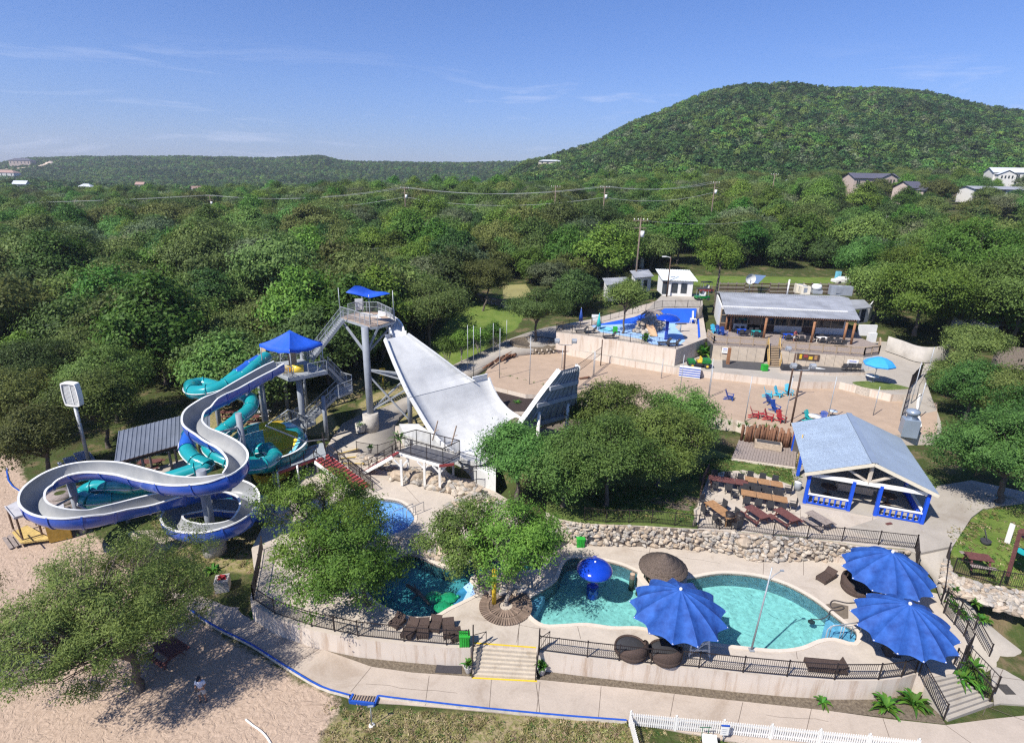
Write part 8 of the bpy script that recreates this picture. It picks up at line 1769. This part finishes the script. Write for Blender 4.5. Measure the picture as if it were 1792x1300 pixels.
a,b = P(1735,640,4.6),P(1800,650,4.6);t = thing('plank_fence','grey upright plank fence at the right edge behind the trees','wooden fence',a)
for k in range(24): q = a+(b-a)*k/23;m_ = MB();m_.box(q+up*1.5,(.26,.05,3.0+.1*math.sin(k*2.1)));part(m_,'plank',M_greyw,t)
# golf carts and quad
def cart(lab,px,z,col,az):
    b = P(*px,z);t = thing('golf_cart',lab,'golf cart',b);m_ = MB();m_.box(b+up*.5,(2.3,1.15,.35),az);part(m_,'body',col,t);m_ = MB();m_.box(b+up*1.9,(1.9,1.2,.08),az);part(m_,'roof',M_cush,t)
    for sx in (-.8,.8):
        for sy in (-.5,.5):
            r_ = np.array([sx*math.cos(az)-sy*math.sin(az),sx*math.sin(az)+sy*math.cos(az),0]);m_ = MB();m_.beam(b+r_+up*.6,b+r_*.95+up*1.88,.05);part(m_,'roof_post',M_galvd,t);m_ = MB();c_ = b+r_*1.05+up*.25;ay = np.array([-math.sin(az),math.cos(az),0])*.1;m_.tube([c_-ay,c_+ay],.25,12);part(m_,'wheel',M_cush,t)
    m_ = MB();m_.box(b+up*.85,(.6,1.05,.25),az);m_.box(b+up*1.15+[.3*math.cos(az),.3*math.sin(az),0],(.12,1.05,.5),az);part(m_,'seat',M_lip,t)
cart('golf cart with black roof parked beside the tall bare trunk',zb(1290,290),9.02,M_jd,.15);cart('golf cart with red body just behind the black roofed one',zb(1320,235),9.02,M_red,.1)
# ================================================================ houses, poles, wires beyond the park
M_hwall = mat('house wall white',(.62,.60,.56),.8,var=.08);M_hpink = mat('house wall pinkish',(.45,.36,.31),.8,var=.1);M_hroof = mat('dark shingle roof',(.085,.085,.115),.8,var=.2);M_hlight = mat('light metal roof',(.50,.52,.55),.5,var=.1);M_hterra = mat('terracotta roof',(.34,.22,.18),.8,var=.2)
def house(lab,px,hub,w,d,h,rh,az,mw,mr,hip=False,wins=4,garage=None):
    """gabled house: ridge along its width"""
    b = G(*px);b[2] += hub+(2.2 if px[0] > 1300 else 0);t = thing('house',lab,'house',b);ca,sa = math.cos(az),math.sin(az)
    L = lambda x,y,z: b+np.array([x*ca-y*sa,x*sa+y*ca,z])
    for a,c in (((-w/2,-d/2),(w/2,-d/2)),((w/2,-d/2),(w/2,d/2)),((w/2,d/2),(-w/2,d/2)),((-w/2,d/2),(-w/2,-d/2))):
        m_ = MB();m_.loft([[L(*a,-3),L(*c,-3)],[L(*a,h),L(*c,h)]],0,False);part(m_,'wall',mw,t)
    o = .6
    m_ = MB();e = o
    rx = w/2+o if not hip else w/2-d*.4
    m_.add([L(-w/2-o,-d/2-e,h-.2),L(w/2+o,-d/2-e,h-.2),L(rx,0,h+rh),L(-rx,0,h+rh),L(-w/2-o,d/2+e,h-.2),L(w/2+o,d/2+e,h-.2)],[(0,1,2,3),(5,4,3,2)]+([(1,5,2),(4,0,3)] if hip else []));part(m_,'roof',mr,t)
    if not hip:
        m_ = MB();m_.add([L(-w/2,-d/2,h),L(-w/2,d/2,h),L(-w/2,0,h+rh*.95)],[(0,1,2)]);m_.add([L(w/2,-d/2,h),L(w/2,d/2,h),L(w/2,0,h+rh*.95)],[(0,1,2)]);part(m_,'gable',mw,t)
    for k in range(wins):
        x = -w/2+w*(k+.5)/wins;m_ = MB();m_.loft([[L(x-.7,-d/2-.06,h*.35),L(x+.7,-d/2-.06,h*.35)],[L(x-.7,-d/2-.06,h*.8),L(x+.7,-d/2-.06,h*.8)]],0,False);wi = part(m_,'window',M_glass,t)
        m_ = MB();m_.beam(L(x-.8,-d/2-.09,h*.33),L(x+.8,-d/2-.09,h*.33),.06,.12);m_.beam(L(x,-d/2-.09,h*.35),L(x,-d/2-.09,h*.8),.05);part(m_,'frame',M_white,wi)
    if garage:
        gx,gw,gh = garage
        m_ = MB();gd = 3.5
        m_.loft([[L(gx-gw/2,-d/2,-3),L(gx-gw/2,-d/2-gd,-3),L(gx+gw/2,-d/2-gd,-3),L(gx+gw/2,-d/2,-3)],[L(gx-gw/2,-d/2,gh),L(gx-gw/2,-d/2-gd,gh),L(gx+gw/2,-d/2-gd,gh),L(gx+gw/2,-d/2,gh)]],0,False)
        m_.add([L(gx-gw/2,-d/2-gd,gh),L(gx+gw/2,-d/2-gd,gh),L(gx,-d/2-gd,gh+gw*.22)],[(0,1,2)]);part(m_,'wing_wall',mw,t)
        m_ = MB();m_.add([L(gx-gw/2-.5,-d/2-gd-.5,gh-.15),L(gx,-d/2-gd-.5,gh+gw*.25),L(gx,0,gh+gw*.25),L(gx-gw/2-.5,0,gh-.15),L(gx+gw/2+.5,-d/2-gd-.5,gh-.15),L(gx+gw/2+.5,0,gh-.15)],[(0,1,2,3),(1,4,5,2)]);part(m_,'wing_roof',mr,t)
        for k in range(4): x = gx-gw*.3+gw*.6*k/3;m_ = MB();m_.loft([[L(x-.35,-d/2-gd-.06,gh*.55),L(x+.35,-d/2-gd-.06,gh*.55)],[L(x-.35,-d/2-gd-.06,gh*.85),L(x+.35,-d/2-gd-.06,gh*.85)]],0,False);part(m_,'window',M_glass,t)
    return t
house('low white house with pale metal roof, left of the dark roofed houses',(1386,345),1.6,11,9,3.4,2.0,1.35,M_hwall,M_hlight,wins=3)
house('pinkish two storey house with dark roof and a front gable',(1515,350),2.2,20,9,5.0,2.0,.05,M_hpink,M_hroof,wins=5,garage=(3.5,7.0,5.2))
house('lower pinkish house with dark roof right of the two storey one',(1597,362),1.8,16,8,3.4,2.3,.35,M_hpink,M_hroof,wins=3,garage=(-4,4.5,2.6))
house('white two storey house with grey roof at the right edge of the slope',(1755,338),2.2,17,10,5.6,2.2,-.25,M_hwall,M_hlight,wins=4,garage=(-4,7.5,4.6))
house('flat roofed pale building below the white house at the right edge',(1735,358),1.4,26,8,2.6,.9,.1,M_hwall,mat('grey flat roof',(.26,.27,.30),.8),wins=5)
house('small beige house at the left edge among the trees',(10,388),3.2,9,7,3.4,.6,-.2,mat('beige wall',(.38,.30,.25),.8),M_hlight,wins=2)
house('pink roofed house far off in the trees, above the power pole',(348,352),4.5,6,5,3,2.0,.8,M_hwall,M_hterra,wins=2)
house('tiny white house far left below the ridge',(42,340),4,9,7,4,2.5,.2,M_hwall,M_hlight,wins=3)
house('tiny pale house with grey roof below the left ridge',(155,343),4,10,7,4,2.2,.1,M_hwall,M_hlight,True,wins=3)
house('tiny tan house below the left ridge, beside a white chimney',(249,338),4,7,6,4,2.2,.1,M_cream,M_hterra,wins=2)
house('large stone villa high on the left ridge above a pale road',(42,294),5,40,18,9,4,.1,M_hpink,M_hroof,True,wins=6)
house('villa with terracotta roof below the ridge at the left edge',(12,316),5,36,16,7,4,.1,M_hwall,M_hterra,True,wins=5)
house('pale sandy house cut into the foot of the big hill',(962,298),4.5,22,10,4,1.2,.05,M_cream,M_hlight,True,wins=4)
house('small white outbuilding half hidden in the central woods',(808,412),3.6,10,5,3,.8,.1,M_hwall,M_hlight,wins=2)
house('pink and white garden building in the woods behind the palms',(902,432),2.6,7,5,3.2,.6,.1,M_hwall,M_hpink,wins=2)
def gpatch(nm,pts,matt,lift=.5):
    q = [G(*p) for p in pts];m_ = MB();m_.slab([[p+[0,0,lift] for p in q]],None);struct(m_,nm,matt)
M_dirt = mat('pale road',(.50,.40,.31),.9,var=.15,scale=.02)
def road(pts,w,lift=4.5):
    q = smooth_open([G(*p) for p in pts],6);m_ = MB();L = [];R = []
    for i in range(len(q)):
        d = q[min(i+1,len(q)-1)]-q[max(i-1,0)];d /= np.linalg.norm(d[:2])+1e-9;s = np.array([-d[1],d[0],0])*w/2;L.append(q[i]+s+[0,0,lift]);R.append(q[i]-s+[0,0,lift])
    m_.loft([L,R]);m_.loft([L,[p-[0,0,lift+3] for p in L]]);m_.loft([R,[p-[0,0,lift+3] for p in R]]);struct(m_,'hill_road',M_dirt)
road([(-40,308),(0,303),(45,299),(70,297),(88,291),(86,287)],14,6)
road([(1640,345),(1665,340),(1690,336),(1720,336)],6,2.5)
# dry clearings in the woods
for nm,pts in (('clearing',[(605,427),(640,418),(715,420),(712,434),(640,440)]),('clearing',[(880,500),(920,498),(935,520),(880,525)])):
    gpatch(nm,pts,mat('dry grass',(.24,.22,.09),.95,var=.2,scale=.3),.1)
# power poles with wires
PO = {}
M_polew = mat('pole wood',(.17,.13,.10),.9,var=.2);M_wire = mat('wire',(.42,.43,.44),.6); 
def ppole(key,lab,px,ztop_px,hgt,arms=2,trafo=False,Y=None):
    b = G(*px,lift=0.) if Y is None else DY(px[0],px[1],Y); 
    h_ = 1.; 
    while Q(b+[0,0,h_])[1] > ztop_px and h_ < 30: h_ += .2
    b0 = b.copy();b0[2] = min(b[2],h1(b[0],b[1]));t = thing('power_pole',lab,'power pole',b0);T_ = b+up*h_;m_ = MB();m_.tube([b0,T_],[.2,.13],8);part(m_,'pole',M_polew,t)
    for k in range(arms): m_ = MB();m_.box(T_-up*(.5+1.3*k),(2.8-.6*k,.14,.16));c = part(m_,'cross_arm',M_polew,t); 
    for dx in (-1.2,-.5,.5,1.2): m_ = MB();m_.cyl(T_+[dx,0,-.4],.07,.3,6);part(m_,'insulator',M_white,t)
    if trafo: m_ = MB();m_.cyl(T_+[.45,-.2,-3.4],.35,1.1,10);part(m_,'transformer',M_lip,t)
    PO[key] = T_;return t
ppole('a','power pole with transformer in the woods, right of the pink roofed house',(372,378),342,0,2,True,210);ppole('b','power pole in the middle of the woods, left end of the long wires',(709,352),328,0,2,True,185)
ppole('c','power pole near the ragged palms',(971,362),326,0,2,False,170);ppole('d','power pole right of the ragged palms, with transformer',(1057,352),326,0,2,True,165);ppole('e','power pole below the big hill, left of the low white house',(1248,348),318,0,2,True,175)
ppole('f','tall power pole with grey transformers behind the splash deck',(1114,470),382,0,2,True,108);ppole('g','power pole with transformers in the left woods',(519,465),428,0,2,True,128);ppole('h','power pole with white box at the far left of the woods',(72,378),356,0,1,True,240);ppole('i','thin power pole on the slope beside the low white house',(1353,325),304,0,1,False,210)
ppole('j','power pole far off in the left woods, between two others',(134,368),350,0,1,True,235)
def wire(nm,lab,a,b,sag,r=.045):
    pts_ = [a+(b-a)*u-up*4*sag*u*(1-u) for u in np.linspace(0,1,14)];m_ = MB();m_.tube(pts_,r,4);solo(m_,nm,M_wire,lab,'wire',a,'power lines over the woods')
off = P(-200,325,0);Lw = DY(-260,352,230)
for k,(p,q,sg,w1) in enumerate([(Lw,PO['a'],1.5,'left edge to the first pole'),(PO['a'],PO['b'],2.2,'first to second pole'),(PO['b'],PO['d'],2.0,'second pole to the palms'),(PO['d'],PO['e'],1.4,'palms to the pole below the hill')]):
    for j,(dx,dz) in enumerate(((-1.1,-.1),(1.1,-.1),(0,-3.0))):
        wire('power_line',('upper left power line, ','upper right power line, ','lower power line, ')[j]+w1,p+[dx,0,dz],q+[dx,0,dz],sg*(1 if j < 2 else 1.2),.03 if j < 2 else .035)
wire('power_line','single wire from the transformer pole in the left woods to the right',PO['g']-up*.4,DY(700,432,120),.6,.02);wire('power_line','wire from the tall pole behind the splash deck to the right',PO['f']-up*.4,DY(1330,385,130),.8,.02)
# street lamp by the ticket building
b = P(*zb(1015,265),9.0);t = thing('street_lamp','tall brown lamp post in front of the ticket building','street lamp',b);m_ = MB();m_.tube([b,b+up*6.6],[.13,.08],8);part(m_,'pole',M_darkw,t);m_ = MB();m_.beam(b+up*6.5,b+[-.9,0,6.7],.08);m_.box(b+[-1.1,0,6.65],(.7,.25,.15));part(m_,'lamp_head',M_lip,t)
for i,px in enumerate(((1112,468),(1122,470))):
    b = G(*px);m_ = MB();m_.tube([b,b+up*2.2,b+up*2.9],[.55,.5,.05],10);solo(m_,'white_tank',M_hwall,('white tank left at the foot of the tall pole','white tank right at the foot of the tall pole')[i],'tank',b)
# ragged palms with dead fronds
M_dead = leafmat('dead fronds',(.22,.15,.08),(.42,.30,.18));rgp = np.random.default_rng(6)
for i,(x,y,h_) in enumerate([(955,400,8),(972,408,7),(985,405,6.3),(963,412,5.5)]):
    b = G(x,y+18);t = thing('palm_tree',['tallest ragged palm with hanging dead fronds','ragged palm with dead fronds, right of the tallest','ragged palm at the right of the group','lowest ragged palm in front of the tallest'][i],'palm tree',b,'ragged palms in the woods');m_ = MB();m_.tube([b,b+up*h_],[.3,.22],8);part(m_,'trunk',M_bark_ if False else M_BARKP,t)
    for j in range(22):
        a = rgp.uniform(0,6.28);l = rgp.uniform(1.6,2.6);T_ = b+up*h_;d = np.array([math.cos(a),math.sin(a),0]);s = np.array([-d[1],d[0],0])*.3;dead = j < 13;m_ = MB();rows_ = []
        for u in np.linspace(0,1,5): p_ = T_+d*l*u*(.45 if dead else .9)+up*(-(l*1.5*u*u) if dead else l*(.5*u-.7*u*u));rows_.append([p_-s*math.sin(math.pi*(.1+.85*u)),p_+s*math.sin(math.pi*(.1+.85*u))])
        m_.loft(rows_);part(m_,'frond',M_dead if dead else M_leafplant,t)
# bare dead tree on the right
b = G(1560,440);t = thing('dead_tree','bare pale dead tree standing above the lush trees on the right','dead tree',b);m_ = MB();rgp = np.random.default_rng(3)
T0 = DY(1560,420,b[1])
def twig(m_,p,d,l,r,k):
    e = p+d*l;m_.tube([p,(p+e)/2+rgp.normal(0,l*.06,3),e],[r,r*.8,r*.6],5,cap=False)
    if k:
        for _ in range(3): d2 = d+rgp.normal(0,.45,3);d2[2] = abs(d2[2])*.6+.25;d2 /= np.linalg.norm(d2);twig(m_,e,d2,l*.68,r*.6,k-1)
twig(m_,b,np.array([0,0,1.]),max(4.,T0[2]-b[2]),.3,4);part(m_,'trunk',mat('dead wood',(.50,.46,.42),.9),t)
# parked cars behind the restaurant
def car(lab,px,z,col,az):
    b = P(*px,z);t = thing('parked_car',lab,'car',b);ca,sa = math.cos(az),math.sin(az);L = lambda x,y,zz: b+np.array([x*ca-y*sa,x*sa+y*ca,zz])
    prof = [(-2.2,.35),(-2.25,.8),(-1.9,.95),(-1.2,1.0),(-.6,1.42),(.9,1.45),(1.6,1.02),(2.15,.9),(2.2,.4)];m_ = MB()
    rows_ = [[L(x,y*(1 if z_ < 1.05 else .82),z_) for x,z_ in prof] for y in (-.88,-.6,.6,.88)];m_.loft(rows_,0,False);m_.add(rows_[0],[tuple(range(9))]);m_.add(rows_[-1],[tuple(range(9))]);part(m_,'body',col,t)
    m_ = MB()
    for y in (-.86,.86): m_.add([L(-1.05,y*.97,1.03),L(1.45,y*.97,1.03),L(.85,y*.86,1.38),L(-.55,y*.86,1.38)],[(0,1,2,3)])
    part(m_,'window',M_glass,t)
    for x in (-1.35,1.35):
        for y in (-.85,.85): m_ = MB();m_.tube([L(x,y-.12,.33),L(x,y+.12,.33)],.33,14);part(m_,'wheel',M_cush,t)
car('white car parked behind the restaurant beside the lush trees',zc(985,95),7.6,M_white,.1)
b = P(*zc(950,70),7.6);m_ = MB();m_.box(b+up*.9,(.9,.8,1.8));solo(m_,'blue_box',M_lblue,'bright blue box standing beside the parked white car','box',b)
# ================================================================ person with a drone controller
def person(lab,b,az,cs=(.62,.66,.74)):
    t = thing('person',lab,'person',(0,0,0));Msk = mat('skin',(.33,.18,.12),.6);Mts = mat('shirt %.2f' % cs[0],cs,.8,bump=.3,bscale=8);Msh = mat('light shorts',(.42,.41,.38),.8);Mhat = mat('dark cap',(.015,.025,.04),.7)
    def skin(nm,verts,edges,radii,mt,sub=2):
        me = bpy.data.meshes.new(nm);me.from_pydata(verts,edges,[]);o = link(nm,me,t);sk = o.modifiers.new('s','SKIN');sk.use_smooth_shade = True
        for i,r in enumerate(radii): me.skin_vertices[0].data[i].radius = (r,r) if not hasattr(r,'__len__') else r
        me.skin_vertices[0].data[0].use_root = True;o.modifiers.new('d','SUBSURF').levels = sub;o.modifiers['d'].render_levels = sub;me.materials.append(mt);return o
    V = [(0,0,.95),(0,.01,1.15),(0,0,1.38),(0,-.01,1.48),(0,-.03,1.58),(0,-.04,1.72),
         (.17,0,1.40),(.26,.0,1.16),(.14,-.26,1.10),(.07,-.33,1.13),(-.17,0,1.40),(-.26,0,1.16),(-.14,-.26,1.10),(-.07,-.33,1.13),
         (.10,0,.90),(.14,-.02,.50),(.15,.02,.09),(.16,-.14,.04),(-.10,0,.90),(-.14,-.02,.50),(-.15,.02,.09),(-.16,-.14,.04)]
    E_ = [(0,1),(1,2),(2,3),(3,4),(4,5),(2,6),(6,7),(7,8),(8,9),(2,10),(10,11),(11,12),(12,13),(0,14),(14,15),(15,16),(16,17),(0,18),(18,19),(19,20),(20,21)]
    R_ = [(.15,.11),(.15,.11),(.16,.10),.06,.095,.085,.075,.05,.035,.035,.075,.05,.035,.035,.095,.065,.042,.035,.095,.065,.042,.035]
    skin('body',V,E_,R_,Msk)
    skin('shirt',[(0,0,.93),(0,.01,1.15),(0,0,1.40),(0,0,1.46),(.17,0,1.41),(.245,0,1.22),(-.17,0,1.41),(-.245,0,1.22)],[(0,1),(1,2),(2,3),(2,4),(4,5),(2,6),(6,7)],[(.19,.135),(.185,.135),(.19,.125),.085,.105,.085,.105,.085],Mts)
    skin('shorts',[(0,0,.98),(0,0,.86),(.11,0,.84),(.145,-.015,.52),(-.11,0,.84),(-.145,-.015,.52)],[(0,1),(1,2),(2,3),(1,4),(4,5)],[(.175,.125),(.17,.13),.125,.105,.125,.105],Msh)
    m_ = MB();m_.sphere((0,-.04,1.70),.115,14,8,sc=(.95,1.1,.8));m_.add([(-.09,-.12,1.69),(.09,-.12,1.69),(.07,-.25,1.66),(-.07,-.25,1.66)],[(0,1,2,3)]);part(m_,'cap',Mhat,t);m_ = MB();m_.sphere((0,.0,1.62),.105,12,8,sc=(.95,1.0,1.0));part(m_,'hair',Mhat,t)
    m_ = MB();m_.box((0,-.158,1.60),(.035,.03,.05));m_.box((0,-.145,1.545),(.06,.015,.012));m_.box((.04,-.142,1.635),(.03,.015,.012));m_.box((-.04,-.142,1.635),(.03,.015,.012));part(m_,'face',Msk,t)
    for s_ in (-1,1):
        m_ = MB()
        for k in range(4): x = s_*.075;m_.tube([(x+s_*.02-s_*.012*k,-.34-.01*k,1.15-.018*k),(x-s_*.01,-.40,1.145-.02*k),(x-s_*.03,-.41+.01*(k == 3),1.13-.02*k)],[.010,.009,.007],6)
        m_.tube([(s_*.07,-.33,1.16),(s_*.05,-.37,1.19),(s_*.035,-.39,1.19)],[.011,.010,.008],6);part(m_,'hand',Msk,t)
        m_ = MB();m_.sphere((s_*.155,-.05,.045),.06,10,6,sc=(.85,2.1,.8));part(m_,'shoe',M_cush,t)
        m_ = MB();m_.sphere((s_*.105,.0,1.60),.028,8,5,sc=(.5,1,1.3));part(m_,'ear',Msk,t)
    t.location = tuple(map(float,b));t.rotation_euler = (0,0,az);return t
pb = P(356,1226,0.02);person('person in white shirt, light shorts and dark cap standing on the shaded sand',pb,.1)
person('person in a dark red top standing at the deck rail of the restaurant',P(*zc(678,462),ZR+.02),.5,(.25,.05,.07))
f = np.array([math.sin(.1),-math.cos(.1),0]);rc = pb+f*.40+up*1.12;t = thing('remote_controller','dark remote controller held by the person on the sand','remote controller',rc);m_ = MB();m_.box(rc,(.19,.12,.05),.1,tilt=('X',-.5));part(m_,'body',M_cush,t);m_ = MB();m_.box(rc+[0,-.03,.09],(.17,.02,.11),.1);part(m_,'screen',M_glass,t)
for s_ in (-1,1): m_ = MB();m_.cyl(rc+[s_*.05,.0,.02],.008,.03,6);part(m_,'stick',M_galvd,t)
b = P(262,1150,0);picnic('picnic_table','dark red picnic table in the shade beneath the large feathery tree','picnic table',P(295,1150,.01),-.5,M_redw)
# ---- haze: the air between here and the ridges
m_ = MB();m_.add([(x,y,z) for x in (-3300,3300) for y in (-500,3200) for z in (-60,172)],[(0,1,3,2),(4,6,7,5),(0,4,5,1),(2,3,7,6),(0,2,6,4),(1,5,7,3)])
vm = bpy.data.materials.new('haze');vm.use_nodes = True;vn = vm.node_tree.nodes;vn.remove(vn['Principled BSDF']);pv = vn.new('ShaderNodeVolumePrincipled');pv.inputs['Color'].default_value = (.80,.87,1.0,1);pv.inputs['Density'].default_value = .00015;pv.inputs['Anisotropy'].default_value = .2
vm.node_tree.links.new(pv.outputs[0],vn['Material Output'].inputs['Volume']);link('haze',m_.mesh('haze',vm),None,kind='stuff')
